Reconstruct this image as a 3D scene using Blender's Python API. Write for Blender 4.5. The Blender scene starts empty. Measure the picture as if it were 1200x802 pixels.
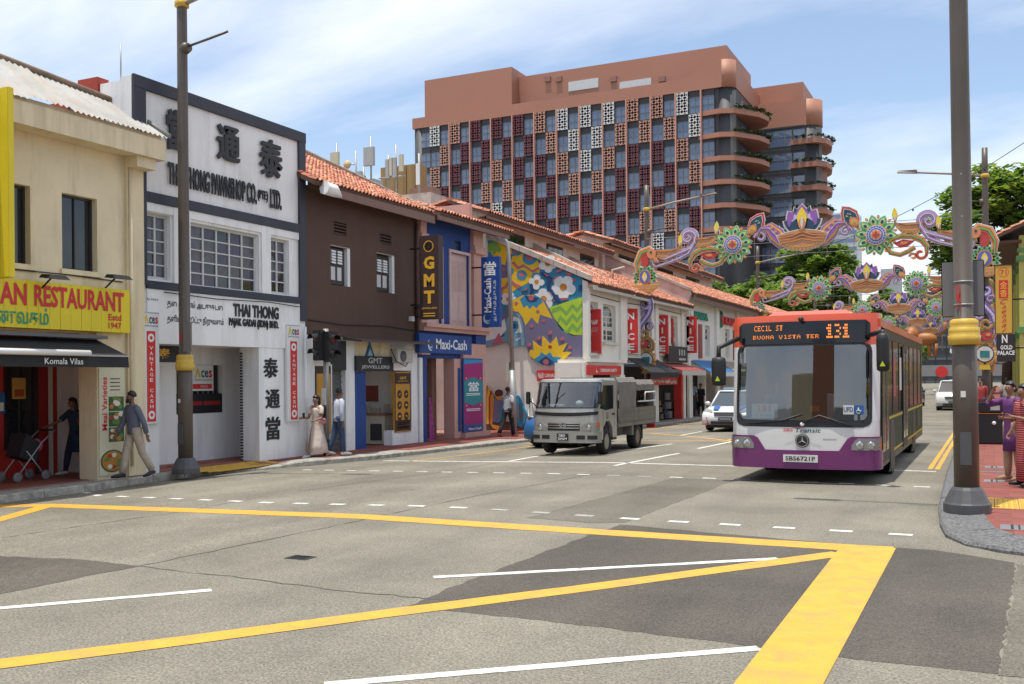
import bpy, bmesh, math, random
from math import sin, cos, pi, radians
from mathutils import Vector, Matrix
random.seed(7)
SC = bpy.context.scene
COL = SC.collection

# ------------------------------------------------------------------ camera
# world axes: X to the right across the street, Y along the street, Z up; metres
F_PX, CXP, HYP, CAM_H = 1167.0, 600.0, 445.0, 1.9
YAW = math.atan(564.0 / F_PX)
ROLL = radians(0.5)
cam = bpy.data.cameras.new('camera')
cam_ob = bpy.data.objects.new('camera', cam)
COL.objects.link(cam_ob)
cam.sensor_width = 36.0
cam.lens = 36.0 * F_PX / 1200.0
cam.shift_y = (HYP - 401.0) / 1200.0
cam.clip_end = 6000
cam_ob.matrix_world = (Matrix.Translation((0, 0, CAM_H)) @ Matrix.Rotation(YAW, 4, 'Z') @ Matrix.Rotation(pi / 2, 4, 'X') @ Matrix.Rotation(-ROLL, 4, 'Z'))
SC.camera = cam_ob

# ------------------------------------------------------------------ light
SUN_TO = Vector((-0.055, -0.16, 1.0)).normalized()      # towards the sun
sun_el = math.asin(SUN_TO.z)
sun_az = math.atan2(SUN_TO.x, SUN_TO.y)
SUN_STRENGTH, SKY_STRENGTH, EXPOSURE = 3.7, 0.155, 0.33
w = bpy.data.worlds.new('World'); SC.world = w; w.use_nodes = True
nt = w.node_tree; nt.nodes.clear()
N = nt.nodes.new
out = N('ShaderNodeOutputWorld'); bg = N('ShaderNodeBackground'); sky = N('ShaderNodeTexSky')
sky.sky_type = 'NISHITA'; sky.sun_disc = False
sky.sun_elevation = sun_el; sky.sun_rotation = sun_az
sky.air_density = 1.0; sky.dust_density = 1.2; sky.ozone_density = 1.0
tc = N('ShaderNodeTexCoord'); sep = N('ShaderNodeSeparateXYZ'); L = nt.links.new
L(tc.outputs['Generated'], sep.inputs[0])
zz = N('ShaderNodeMath'); zz.operation = 'MAXIMUM'; zz.inputs[1].default_value = 0.0; L(sep.outputs['Z'], zz.inputs[0])
za = N('ShaderNodeMath'); za.operation = 'ADD'; za.inputs[1].default_value = 0.16; L(zz.outputs[0], za.inputs[0])
dx = N('ShaderNodeMath'); dx.operation = 'DIVIDE'; L(sep.outputs['X'], dx.inputs[0]); L(za.outputs[0], dx.inputs[1])
dy = N('ShaderNodeMath'); dy.operation = 'DIVIDE'; L(sep.outputs['Y'], dy.inputs[0]); L(za.outputs[0], dy.inputs[1])
cmb = N('ShaderNodeCombineXYZ'); L(dx.outputs[0], cmb.inputs[0]); L(dy.outputs[0], cmb.inputs[1])
mp = N('ShaderNodeMapping'); mp.inputs['Scale'].default_value = (0.42, 0.62, 1); mp.inputs['Location'].default_value = (16.0, 2.0, 0); mp.inputs['Rotation'].default_value = (0, 0, 0.5)
L(cmb.outputs[0], mp.inputs[0])
n1 = N('ShaderNodeTexNoise'); n1.inputs['Scale'].default_value = 1.1; n1.inputs['Detail'].default_value = 9; n1.inputs['Roughness'].default_value = 0.55; n1.inputs['Distortion'].default_value = 0.35
L(mp.outputs[0], n1.inputs['Vector'])
cr = N('ShaderNodeValToRGB'); cr.color_ramp.elements[0].position = 0.40; cr.color_ramp.elements[1].position = 0.63
cr.color_ramp.elements[0].color = (0.06, 0.06, 0.06, 1); cr.color_ramp.elements[1].color = (0.95, 0.95, 0.95, 1)
L(n1.outputs['Fac'], cr.inputs[0])
mx = N('ShaderNodeMixRGB'); mx.inputs[2].default_value = (6.0, 6.2, 6.5, 1)
L(cr.outputs[0], mx.inputs[0]); L(sky.outputs[0], mx.inputs[1]); L(mx.outputs[0], bg.inputs['Color'])
bg.inputs['Strength'].default_value = SKY_STRENGTH
L(bg.outputs[0], out.inputs['Surface'])
sl = bpy.data.lights.new('sun', 'SUN'); sl.energy = SUN_STRENGTH; sl.angle = radians(0.53); sl.color = (1.0, 0.95, 0.86)
so = bpy.data.objects.new('sun', sl); COL.objects.link(so)
so.rotation_euler = SUN_TO.to_track_quat('Z', 'Y').to_euler(); so.location = (0, 0, 60)
SC.view_settings.view_transform = 'Standard'; SC.view_settings.look = 'None'
SC.view_settings.exposure = EXPOSURE; SC.view_settings.gamma = 1

# ------------------------------------------------------------------ measuring helpers (photograph pixel -> real surface)
def ray(px, py):
    x = (px - CXP) / F_PX; y = (HYP - py) / F_PX
    xr = x * cos(ROLL) + y * sin(ROLL); yr = -x * sin(ROLL) + y * cos(ROLL)
    return (xr * cos(YAW) - sin(YAW), xr * sin(YAW) + cos(YAW), yr)
def zroad(t):
    return 0.0 if t > -8 else -0.022 * (-8 - t)
def G(px, py, dz=0.0):                      # on the road surface
    r = ray(px, py); z = 0.0
    for _ in range(12):
        k = (z - CAM_H) / r[2]; z = zroad(r[0] * k) + dz
    return (r[0] * k, r[1] * k)
def GZ(px, py, z):
    r = ray(px, py); k = (z - CAM_H) / r[2]
    return (r[0] * k, r[1] * k)
def FX(px, py, x):                          # on a facade parallel to the street -> (y, z)
    r = ray(px, py); k = x / r[0]
    return (r[1] * k, CAM_H + r[2] * k)
def FY(px, py, y):                          # on a wall across the street direction -> (x, z)
    r = ray(px, py); k = y / r[1]
    return (r[0] * k, CAM_H + r[2] * k)

# ------------------------------------------------------------------ mesh helpers
class MB:
    def __init__(s):
        s.v = []; s.f = []; s.m = []; s.sm = []
    def add(s, vs, fs, mi=0, smooth=False):
        b = len(s.v); s.v += [tuple(p) for p in vs]
        for f in fs:
            s.f.append([b + i for i in f]); s.m.append(mi); s.sm.append(smooth)
        return s
    def quad(s, a, b, c, d, mi=0):
        return s.add([a, b, c, d], [(0, 1, 2, 3)], mi)
    def box(s, x0, x1, y0, y1, z0, z1, mi=0):
        if x0 > x1: x0, x1 = x1, x0
        if y0 > y1: y0, y1 = y1, y0
        if z0 > z1: z0, z1 = z1, z0
        vs = [(x0, y0, z0), (x1, y0, z0), (x1, y1, z0), (x0, y1, z0), (x0, y0, z1), (x1, y0, z1), (x1, y1, z1), (x0, y1, z1)]
        return s.add(vs, [(0, 3, 2, 1), (4, 5, 6, 7), (0, 1, 5, 4), (1, 2, 6, 5), (2, 3, 7, 6), (3, 0, 4, 7)], mi)
    def hexa(s, p, mi=0):                   # 8 points: bottom ring then top ring
        return s.add(p, [(0, 3, 2, 1), (4, 5, 6, 7), (0, 1, 5, 4), (1, 2, 6, 5), (2, 3, 7, 6), (3, 0, 4, 7)], mi)
    def prism(s, poly, axis, d0, d1, mi=0, smooth=False):
        # X: (u,v)->(y,z) ; Y: (u,v)->(x,z) ; Z: (u,v)->(x,y)
        g = {'X': lambda u, v, d: (d, u, v), 'Y': lambda u, v, d: (u, d, v), 'Z': lambda u, v, d: (u, v, d)}[axis]
        n = len(poly)
        vs = [g(u, v, d0) for u, v in poly] + [g(u, v, d1) for u, v in poly]
        fs = [tuple(range(n - 1, -1, -1)), tuple(range(n, 2 * n))] + [(i, (i + 1) % n, n + (i + 1) % n, n + i) for i in range(n)]
        return s.add(vs, fs, mi, smooth)
    def tube(s, pts, r, n=8, mi=0, caps=True, smooth=True):
        pts = [Vector(p) for p in pts]; k = len(pts)
        rr = r if isinstance(r, (list, tuple)) else [r] * k
        vs = []; up = None
        for i, p in enumerate(pts):
            d = (pts[min(i + 1, k - 1)] - pts[max(i - 1, 0)])
            d = d.normalized() if d.length > 1e-9 else Vector((0, 0, 1))
            if up is None:
                up = Vector((0, 0, 1)) if abs(d.z) < 0.9 else Vector((1, 0, 0))
            a = d.cross(up)
            a = a.normalized() if a.length > 1e-6 else Vector((1, 0, 0))
            b = a.cross(d).normalized(); up = b
            for j in range(n):
                t = 2 * pi * j / n
                vs.append(p + (a * cos(t) + b * sin(t)) * rr[i])
        fs = []
        for i in range(k - 1):
            for j in range(n):
                fs.append((i * n + j, i * n + (j + 1) % n, (i + 1) * n + (j + 1) % n, (i + 1) * n + j))
        s.add(vs, fs, mi, smooth)
        if caps:
            b0 = len(s.v) - k * n
            s.f.append([b0 + j for j in range(n - 1, -1, -1)]); s.m.append(mi); s.sm.append(False)
            s.f.append([b0 + (k - 1) * n + j for j in range(n)]); s.m.append(mi); s.sm.append(False)
        return s
    def loft(s, rings, mi=0, smooth=True, close=True, caps=True):
        n = len(rings[0]); k = len(rings); b0 = len(s.v)
        fs = []
        for i in range(k - 1):
            for j in range(n if close else n - 1):
                fs.append((i * n + j, i * n + (j + 1) % n, (i + 1) * n + (j + 1) % n, (i + 1) * n + j))
        s.add([p for r in rings for p in r], fs, mi, smooth)
        if caps and close:
            s.f.append([b0 + j for j in range(n - 1, -1, -1)]); s.m.append(mi); s.sm.append(False)
            s.f.append([b0 + (k - 1) * n + j for j in range(n)]); s.m.append(mi); s.sm.append(False)
        return s
    def lathe(s, prof, c=(0, 0, 0), n=24, mi=0, axis='Z', smooth=True, caps=True):
        rings = []
        for r, h in prof:
            if axis == 'Z': rings.append([(c[0] + r * cos(2 * pi * j / n), c[1] + r * sin(2 * pi * j / n), c[2] + h) for j in range(n)])
            elif axis == 'X': rings.append([(c[0] + h, c[1] + r * cos(2 * pi * j / n), c[2] + r * sin(2 * pi * j / n)) for j in range(n)])
            else: rings.append([(c[0] + r * sin(2 * pi * j / n), c[1] + h, c[2] + r * cos(2 * pi * j / n)) for j in range(n)])
        return s.loft(rings, mi, smooth, True, caps)
    def ball(s, c, rx, ry, rz, n=12, m=8, mi=0):
        rings = []
        for i in range(m + 1):
            a = -pi / 2 + pi * i / m; q = max(cos(a), 0.02)
            rings.append([(c[0] + rx * q * cos(2 * pi * j / n), c[1] + ry * q * sin(2 * pi * j / n), c[2] + rz * sin(a)) for j in range(n)])
        return s.loft(rings, mi)
    def wallx(s, x, th, y0, y1, z0, z1, holes=(), mi=0, sgn=1):
        # wall whose face looks along sgn*X, with rectangular openings and their reveals
        ys = sorted({y0, y1, *[h[0] for h in holes], *[h[1] for h in holes]}); zs = sorted({z0, z1, *[h[2] for h in holes], *[h[3] for h in holes]})
        ys = [a for a in ys if y0 <= a <= y1]; zs = [a for a in zs if z0 <= a <= z1]
        xb = x - sgn * th
        def q(a, b, c, d):
            s.quad(*((a, b, c, d) if sgn > 0 else (d, c, b, a)), mi)
        for i in range(len(ys) - 1):
            for j in range(len(zs) - 1):
                cy, cz = (ys[i] + ys[i + 1]) / 2, (zs[j] + zs[j + 1]) / 2
                if any(h[0] < cy < h[1] and h[2] < cz < h[3] for h in holes): continue
                q((x, ys[i], zs[j]), (x, ys[i + 1], zs[j]), (x, ys[i + 1], zs[j + 1]), (x, ys[i], zs[j + 1]))
                q((xb, ys[i], zs[j + 1]), (xb, ys[i + 1], zs[j + 1]), (xb, ys[i + 1], zs[j]), (xb, ys[i], zs[j]))
        for h in holes:
            a, b, c, d = h
            q((x, a, c), (xb, a, c), (xb, b, c), (x, b, c)); q((x, b, d), (xb, b, d), (xb, a, d), (x, a, d))
            q((x, a, d), (xb, a, d), (xb, a, c), (x, a, c)); q((x, b, c), (xb, b, c), (xb, b, d), (x, b, d))
        q((x, y0, z1), (x, y1, z1), (xb, y1, z1), (xb, y0, z1)); q((xb, y0, z0), (xb, y1, z0), (x, y1, z0), (x, y0, z0))
        q((xb, y0, z0), (x, y0, z0), (x, y0, z1), (xb, y0, z1)); q((x, y1, z0), (xb, y1, z0), (xb, y1, z1), (x, y1, z1))
        return s
    def xf(s, M, i0=0):
        for i in range(i0, len(s.v)): s.v[i] = tuple(M @ Vector(s.v[i]))
        return s
    def mesh(s, name, mats):
        me = bpy.data.meshes.new(name)
        me.from_pydata(s.v, [], s.f)
        for m in (mats if isinstance(mats, (list, tuple)) else [mats]): me.materials.append(m)
        me.polygons.foreach_set('material_index', s.m); me.polygons.foreach_set('use_smooth', s.sm)
        me.update(); return me
    def build(s, name, mats, parent=None, kind=None, bevel=0, label=None):
        me = s.mesh(name, mats)
        if bevel: bev(me, bevel)
        return inst(name, me, parent, kind, label)
def bev(me, wdt):
    bm = bmesh.new(); bm.from_mesh(me)
    bmesh.ops.remove_doubles(bm, verts=bm.verts, dist=1e-5)
    es = [e for e in bm.edges if len(e.link_faces) == 2 and e.calc_face_angle(0) > 0.5]
    bmesh.ops.bevel(bm, geom=es, offset=wdt, segments=2, affect='EDGES', clamp_overlap=True)
    bm.to_mesh(me); bm.free(); me.update()
def inst(name, me, parent=None, kind=None, label=None, loc=None, rz=None):
    o = bpy.data.objects.new(name, me); COL.objects.link(o)
    if parent is not None: o.parent = parent
    if kind: o['kind'] = kind
    if label: o['label'] = label
    if loc: o.location = loc
    if rz is not None: o.rotation_euler = (0, 0, rz)
    return o
def bx(name, mats, parent, *b, bevel=0, kind=None, label=None):
    return MB().box(*b).build(name, mats, parent, kind, bevel, label)
def thing(name, label, cat, loc=(0, 0, 0), rz=0.0, group=None):
    o = bpy.data.objects.new(name, None); COL.objects.link(o); o.empty_display_size = 0.2
    o.location = loc; o.rotation_euler = (0, 0, rz)
    o['label'] = label; o['category'] = cat
    if group: o['group'] = group
    return o
def tag(o, label, cat, group=None):
    o['label'] = label; o['category'] = cat
    if group: o['group'] = group
    return o
def dup(root, loc=None, rz=None, label=None, mats=None):
    def cp(o, par):
        c = o.copy(); COL.objects.link(c)
        if par is not None: c.parent = par
        for ch in KIDS(o): cp(ch, c)
        return c
    c = cp(root, None)
    if loc is not None: c.location = loc
    if rz is not None: c.rotation_euler = (0, 0, rz)
    if label: c['label'] = label
    return c
def KIDS(o):
    return [x for x in COL.objects if x.parent == o]

# ------------------------------------------------------------------ lettering (built-in font, turned into mesh)
_TX = {}
def tx_mesh(s, bold=0.0, shear=0.0, spacing=1.0):
    key = (s, bold, shear, spacing)
    if key not in _TX:
        cu = bpy.data.curves.new('lettering', 'FONT'); cu.body = s; cu.resolution_u = 2
        cu.offset = bold; cu.shear = shear; cu.space_character = spacing
        ob = bpy.data.objects.new('lettering', cu)
        me = bpy.data.meshes.new_from_object(ob)
        vs = [tuple(v.co) for v in me.vertices]; fs = [tuple(p.vertices) for p in me.polygons]
        bpy.data.objects.remove(ob); bpy.data.curves.remove(cu); bpy.data.meshes.remove(me)
        x0 = min(v[0] for v in vs); x1 = max(v[0] for v in vs); y0 = min(v[1] for v in vs); y1 = max(v[1] for v in vs)
        _TX[key] = ([((v[0] - x0) / (x1 - x0), (v[1] - y0) / (y1 - y0)) for v in vs], fs, (x1 - x0) / (y1 - y0))
    return _TX[key]
def text(s, mat, parent, o, u, v, w=None, h=None, bold=0.02, shear=0.0, spacing=1.0, off=0.004, name='lettering', depth=0.0):
    """s fitted in a box w x h whose lower left corner is o; u, v unit vectors along and up; stands `off` proud"""
    uv, fs, ar = tx_mesh(s, bold, shear, spacing)
    if w is None: w = h * ar
    if h is None: h = w / ar
    o, u, v = Vector(o), Vector(u), Vector(v); n = u.cross(v)
    b = MB()
    top = [o + u * (a * w) + v * (c * h) + n * (off + depth) for a, c in uv]
    b.add(top, fs)
    if depth > 0:
        ec = {}
        for f in fs:
            for i in range(len(f)):
                e = (f[i], f[(i + 1) % len(f)]); ec[e] = 1
        bd = [e for e in ec if (e[1], e[0]) not in ec]
        low = [p - n * depth for p in top]; k = len(top)
        b.add(top + low, [(e[1], e[0], e[0] + k, e[1] + k) for e in bd])
    return b.build(name, mat, parent)
UY, UZ, UX = (0, 1, 0), (0, 0, 1), (1, 0, 0)
def txt_x(s, mat, parent, x, y0, y1, z0, z1, **k):          # on a face looking along +X
    return text(s, mat, parent, (x, y0, z0), UY, UZ, y1 - y0, z1 - z0, **k)
def txt_y(s, mat, parent, y, x0, x1, z0, z1, **k):          # on a face looking along -Y
    return text(s, mat, parent, (x0, y, z0), UX, UZ, x1 - x0, z1 - z0, **k)

# ------------------------------------------------------------------ materials
def mat(name, rgb, rough=0.75, metal=0.0, var=0.12, scale=1.2, bump=0.0, bscale=60.0, dirt=0.0, dcol=(0.10, 0.085, 0.065), streak=True, spec=0.5, coat=0.0, dscale=1.6, alpha=1.0, emit=0.0):
    m = bpy.data.materials.new(name); m.use_nodes = True
    t = m.node_tree; b = t.nodes['Principled BSDF']; Nn = t.nodes.new; Lk = t.links.new
    b.inputs['Roughness'].default_value = rough; b.inputs['Metallic'].default_value = metal
    b.inputs['Specular IOR Level'].default_value = spec; b.inputs['Coat Weight'].default_value = coat
    if alpha < 1: b.inputs['Alpha'].default_value = alpha
    if emit > 0:
        b.inputs['Emission Color'].default_value = (*rgb, 1); b.inputs['Emission Strength'].default_value = emit
    if var <= 0 and dirt <= 0 and bump <= 0:
        b.inputs['Base Color'].default_value = (*rgb, 1); return m
    c = Nn('ShaderNodeTexCoord')
    n1 = Nn('ShaderNodeTexNoise'); n1.inputs['Scale'].default_value = scale; n1.inputs['Detail'].default_value = 8; n1.inputs['Roughness'].default_value = 0.65
    Lk(c.outputs['Object'], n1.inputs['Vector'])
    r1 = Nn('ShaderNodeValToRGB'); r1.color_ramp.elements[0].position = 0.3; r1.color_ramp.elements[1].position = 0.72
    r1.color_ramp.elements[0].color = (*[max(0, x * (1 - var)) for x in rgb], 1); r1.color_ramp.elements[1].color = (*[min(1, x * (1 + var)) for x in rgb], 1)
    Lk(n1.outputs['Fac'], r1.inputs[0]); last = r1.outputs[0]
    if dirt > 0:
        mpn = Nn('ShaderNodeMapping'); mpn.inputs['Scale'].default_value = (3.0, 3.0, 0.35) if streak else (1, 1, 1)
        Lk(c.outputs['Object'], mpn.inputs[0])
        n2 = Nn('ShaderNodeTexNoise'); n2.inputs['Scale'].default_value = dscale; n2.inputs['Detail'].default_value = 10; n2.inputs['Roughness'].default_value = 0.7
        Lk(mpn.outputs[0], n2.inputs['Vector'])
        r2 = Nn('ShaderNodeValToRGB'); r2.color_ramp.elements[0].position = 0.48; r2.color_ramp.elements[1].position = 0.78
        r2.color_ramp.elements[0].color = (0, 0, 0, 1); r2.color_ramp.elements[1].color = (dirt, dirt, dirt, 1)
        Lk(n2.outputs['Fac'], r2.inputs[0])
        mxn = Nn('ShaderNodeMixRGB'); mxn.inputs[2].default_value = (*dcol, 1)
        Lk(r2.outputs[0], mxn.inputs[0]); Lk(last, mxn.inputs[1]); last = mxn.outputs[0]
    Lk(last, b.inputs['Base Color'])
    if bump > 0:
        n3 = Nn('ShaderNodeTexNoise'); n3.inputs['Scale'].default_value = bscale; n3.inputs['Detail'].default_value = 4
        Lk(c.outputs['Object'], n3.inputs['Vector'])
        bp = Nn('ShaderNodeBump'); bp.inputs['Strength'].default_value = bump; bp.inputs['Distance'].default_value = 0.02
        Lk(n3.outputs['Fac'], bp.inputs['Height']); Lk(bp.outputs[0], b.inputs['Normal'])
    return m
def asphalt(name, base, speck=0.5, big=0.22):
    m = bpy.data.materials.new(name); m.use_nodes = True
    t = m.node_tree; b = t.nodes['Principled BSDF']; Nn = t.nodes.new; Lk = t.links.new
    c = Nn('ShaderNodeTexCoord')
    def noise(sc, det, ro, src=None):
        n = Nn('ShaderNodeTexNoise'); n.inputs['Scale'].default_value = sc; n.inputs['Detail'].default_value = det; n.inputs['Roughness'].default_value = ro
        Lk(src or c.outputs['Object'], n.inputs['Vector']); return n.outputs['Fac']
    def ramp(fac, lo, hi, p0, p1):
        r = Nn('ShaderNodeValToRGB'); r.color_ramp.elements[0].position = p0; r.color_ramp.elements[1].position = p1
        r.color_ramp.elements[0].color = (lo,) * 3 + (1,); r.color_ramp.elements[1].color = (hi,) * 3 + (1,)
        Lk(fac, r.inputs[0]); return r.outputs[0]
    def mul(a, bb):
        x = Nn('ShaderNodeMixRGB'); x.blend_type = 'MULTIPLY'; x.inputs[0].default_value = 1; Lk(a, x.inputs[1]); Lk(bb, x.inputs[2]); return x.outputs[0]
    mpn = Nn('ShaderNodeMapping'); mpn.inputs['Scale'].default_value = (1.1, 0.16, 1); Lk(c.outputs['Object'], mpn.inputs[0])
    rgb = Nn('ShaderNodeRGB'); rgb.outputs[0].default_value = (*base, 1)
    k = mul(rgb.outputs[0], ramp(noise(0.5, 6, 0.6), 1 - big, 1 + big, 0.3, 0.7))
    k = mul(k, ramp(noise(0.9, 5, 0.55, mpn.outputs[0]), 0.86, 1.10, 0.32, 0.66))
    k = mul(k, ramp(noise(48, 3, 0.8), 1 - speck * 1.3, 1 + speck * 1.3, 0.3, 0.7))
    k = mul(k, ramp(noise(14, 4, 0.7), 0.84, 1.12, 0.3, 0.7))
    Lk(k, b.inputs['Base Color']); b.inputs['Roughness'].default_value = 0.85; b.inputs['Specular IOR Level'].default_value = 0.3
    bp = Nn('ShaderNodeBump'); bp.inputs['Strength'].default_value = 0.5; bp.inputs['Distance'].default_value = 0.01
    Lk(noise(110, 2, 0.5), bp.inputs['Height']); Lk(bp.outputs[0], b.inputs['Normal'])
    return m
def glass(name, tint=(0.03, 0.04, 0.05), rough=0.04, alpha=1.0, spec=0.8):
    m = bpy.data.materials.new(name); m.use_nodes = True
    b = m.node_tree.nodes['Principled BSDF']; b.inputs['Base Color'].default_value = (*tint, 1)
    b.inputs['Roughness'].default_value = rough; b.inputs['Specular IOR Level'].default_value = spec; b.inputs['Alpha'].default_value = alpha
    return m
def screen_glass(name, tint, k):
    m = bpy.data.materials.new(name); m.use_nodes = True; t = m.node_tree; t.nodes.clear(); Nn = t.nodes.new; Lk = t.links.new
    o = Nn('ShaderNodeOutputMaterial'); mxs = Nn('ShaderNodeMixShader'); tr_ = Nn('ShaderNodeBsdfTransparent'); gl = Nn('ShaderNodeBsdfGlossy'); fr = Nn('ShaderNodeFresnel'); ma = Nn('ShaderNodeMath')
    tr_.inputs[0].default_value = (*tint, 1); gl.inputs['Roughness'].default_value = 0.02; fr.inputs[0].default_value = 1.55; ma.operation = 'MULTIPLY_ADD'; ma.inputs[1].default_value = 1.3; ma.inputs[2].default_value = k
    Lk(fr.outputs[0], ma.inputs[0]); Lk(ma.outputs[0], mxs.inputs[0]); Lk(tr_.outputs[0], mxs.inputs[1]); Lk(gl.outputs[0], mxs.inputs[2]); Lk(mxs.outputs[0], o.inputs[0]); return m
M = {}
M['asphalt'] = asphalt('asphalt', (0.200, 0.184, 0.146))
M['asphalt_dark'] = asphalt('asphalt_dark', (0.094, 0.083, 0.068), 0.45, 0.2)
M['asphalt_mid'] = asphalt('asphalt_mid', (0.142, 0.128, 0.102), 0.4, 0.2)
M['seam'] = mat('tar_seam', (0.07, 0.065, 0.06), 0.8, var=0.3, scale=8)
M['white_paint'] = mat('road_white', (0.72, 0.71, 0.66), 0.6, var=0.10, scale=5, dirt=1.4, dcol=(0.3, 0.28, 0.25), streak=False, dscale=9)
M['yellow_paint'] = mat('road_yellow', (0.66, 0.345, 0.040), 0.6, var=0.10, scale=4, dirt=1.5, dcol=(0.44, 0.27, 0.08), streak=False, dscale=3.5, bump=0.15, bscale=40)
M['faded_paint'] = mat('road_white_worn', (0.36, 0.35, 0.33), 0.7, var=0.2, scale=9)
M['kerb'] = mat('kerb_concrete', (0.37, 0.345, 0.295), 0.9, var=0.4, scale=6, bump=0.9, bscale=30, dirt=0.8, dcol=(0.07, 0.065, 0.055), streak=False, dscale=4)
M['kerb_agg'] = mat('exposed_aggregate', (0.135, 0.135, 0.135), 0.9, var=0.75, scale=26, bump=0.5, bscale=90)
M['paver'] = mat('red_paver', (0.215, 0.058, 0.043), 0.8, var=0.2, scale=2.2, bump=0.2, bscale=70, dirt=0.35, dcol=(0.13, 0.045, 0.035), streak=False)
M['paver2'] = mat('red_paver_b', (0.235, 0.067, 0.049), 0.8, var=0.2, scale=2.2, bump=0.2, bscale=70)
M['joint'] = mat('paver_joint', (0.33, 0.17, 0.13), 0.9, var=0.2, scale=6)
M['tactile'] = mat('tactile_yellow', (0.60, 0.36, 0.055), 0.7, var=0.1, scale=5)
M['steel'] = mat('stainless', (0.55, 0.55, 0.54), 0.35, 0.9, var=0.1)
M['concrete'] = mat('pavement_concrete', (0.30, 0.285, 0.25), 0.9, var=0.18, scale=2, bump=0.3)
M['ground'] = mat('ground_far', (0.20, 0.19, 0.17), 0.95, var=0.2, scale=0.05)
M['black'] = mat('black_plastic', (0.012, 0.012, 0.013), 0.5, var=0.15, scale=4)
M['rubber'] = mat('tyre_rubber', (0.016, 0.016, 0.016), 0.8, var=0.2, scale=10, bump=0.2)
M['pole'] = mat('pole_brown', (0.098, 0.078, 0.062), 0.45, 0.15, var=0.12, scale=2.5, dirt=0.25, dcol=(0.16, 0.135, 0.11))
M['pole_base'] = mat('pole_base_grey', (0.075, 0.075, 0.078), 0.55, var=0.15, scale=4)
M['gold'] = mat('gold_collar', (0.56, 0.36, 0.045), 0.5, var=0.16, scale=6)
M['grey_box'] = mat('grey_sign_back', (0.17, 0.165, 0.165), 0.55, 0.1, var=0.06)
M['galv'] = mat('galvanised', (0.36, 0.365, 0.36), 0.5, 0.4, var=0.12, scale=3)
M['white'] = mat('white_gloss', (0.72, 0.72, 0.71), 0.4, var=0.04)
M['red'] = mat('sign_red', (0.62, 0.035, 0.03), 0.5, var=0.05)
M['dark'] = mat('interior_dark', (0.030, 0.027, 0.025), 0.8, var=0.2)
M['glass_dark'] = glass('window_glass_dark', (0.015, 0.017, 0.020))
def C(name, rgb, rough=0.6, **k):
    if name not in M: M[name] = mat(name, rgb, rough, **{**dict(var=0.06, scale=3), **k})
    return M[name]
def leafmat(name, rgb):
    m = mat(name, rgb, 0.7, var=0.3, scale=0.7); t = m.node_tree; b = t.nodes['Principled BSDF']; tl = t.nodes.new('ShaderNodeBsdfTranslucent'); mxs = t.nodes.new('ShaderNodeMixShader'); mxs.inputs[0].default_value = 0.4; o = t.nodes['Material Output']
    tl.inputs[0].default_value = (rgb[0] * 1.5, rgb[1] * 1.5, rgb[2] * .8, 1); t.links.new(b.outputs[0], mxs.inputs[1]); t.links.new(tl.outputs[0], mxs.inputs[2]); t.links.new(mxs.outputs[0], o.inputs[0]); return m
def strip(pts, width, dz, name='lane_marking', m='white_paint', parent=None):
    """painted line along ground points, with a constant width, following the road surface"""
    P = []
    for a, b in zip(pts[:-1], pts[1:]):
        n = max(1, int(math.hypot(b[0] - a[0], b[1] - a[1]) / 0.35))
        P += [(a[0] + (b[0] - a[0]) * i / n, a[1] + (b[1] - a[1]) * i / n) for i in range(n)]
    P.append(pts[-1]); mb = MB(); Lp = []
    for i, p in enumerate(P):
        q0, q1 = P[max(i - 1, 0)], P[min(i + 1, len(P) - 1)]
        d = Vector((q1[0] - q0[0], q1[1] - q0[1])).normalized(); nx, ny = -d.y, d.x
        wd = (width(i / (len(P) - 1)) if callable(width) else width) / 2
        j1, j2 = random.uniform(-.007, .007), random.uniform(-.007, .007); a = (p[0] + nx * (wd + j1), p[1] + ny * (wd + j1)); b = (p[0] - nx * (wd + j2), p[1] - ny * (wd + j2))
        Lp.append([(a[0], a[1], zroad(a[0]) + dz), (b[0], b[1], zroad(b[0]) + dz)])
    for i in range(len(Lp) - 1): mb.quad(Lp[i][1], Lp[i + 1][1], Lp[i + 1][0], Lp[i][0])
    return mb.build(name, M[m], parent)
def sheet(poly, dz, name, m, parent):
    """polygon laid on the road, cut so that it follows the cross-fall"""
    if name == 'asphalt_patch':
        out = []
        for a, b in zip(poly, poly[1:] + poly[:1]):
            n = max(1, int(math.hypot(b[0] - a[0], b[1] - a[1]) / .12)); out += [(a[0] + (b[0] - a[0]) * i / n + random.uniform(-.02, .02), a[1] + (b[1] - a[1]) * i / n + random.uniform(-.02, .02)) for i in range(n)]
        poly = out
    bm = bmesh.new(); f = bm.faces.new([bm.verts.new((x, y, 0)) for x, y in poly])
    if f.calc_area() and f.normal.z < 0: f.normal_flip()
    for k in range(0, 10):
        bmesh.ops.bisect_plane(bm, geom=bm.verts[:] + bm.edges[:] + bm.faces[:], plane_co=(-8 - k, 0, 0), plane_no=(1, 0, 0))
    bm.normal_update()
    for v in bm.verts: v.co.z = zroad(v.co.x) + dz
    for f in bm.faces:
        if f.normal.z < 0: f.normal_flip()
    me = bpy.data.meshes.new(name); bm.to_mesh(me); bm.free(); me.materials.append(M[m])
    return inst(name, me, parent)
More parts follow.
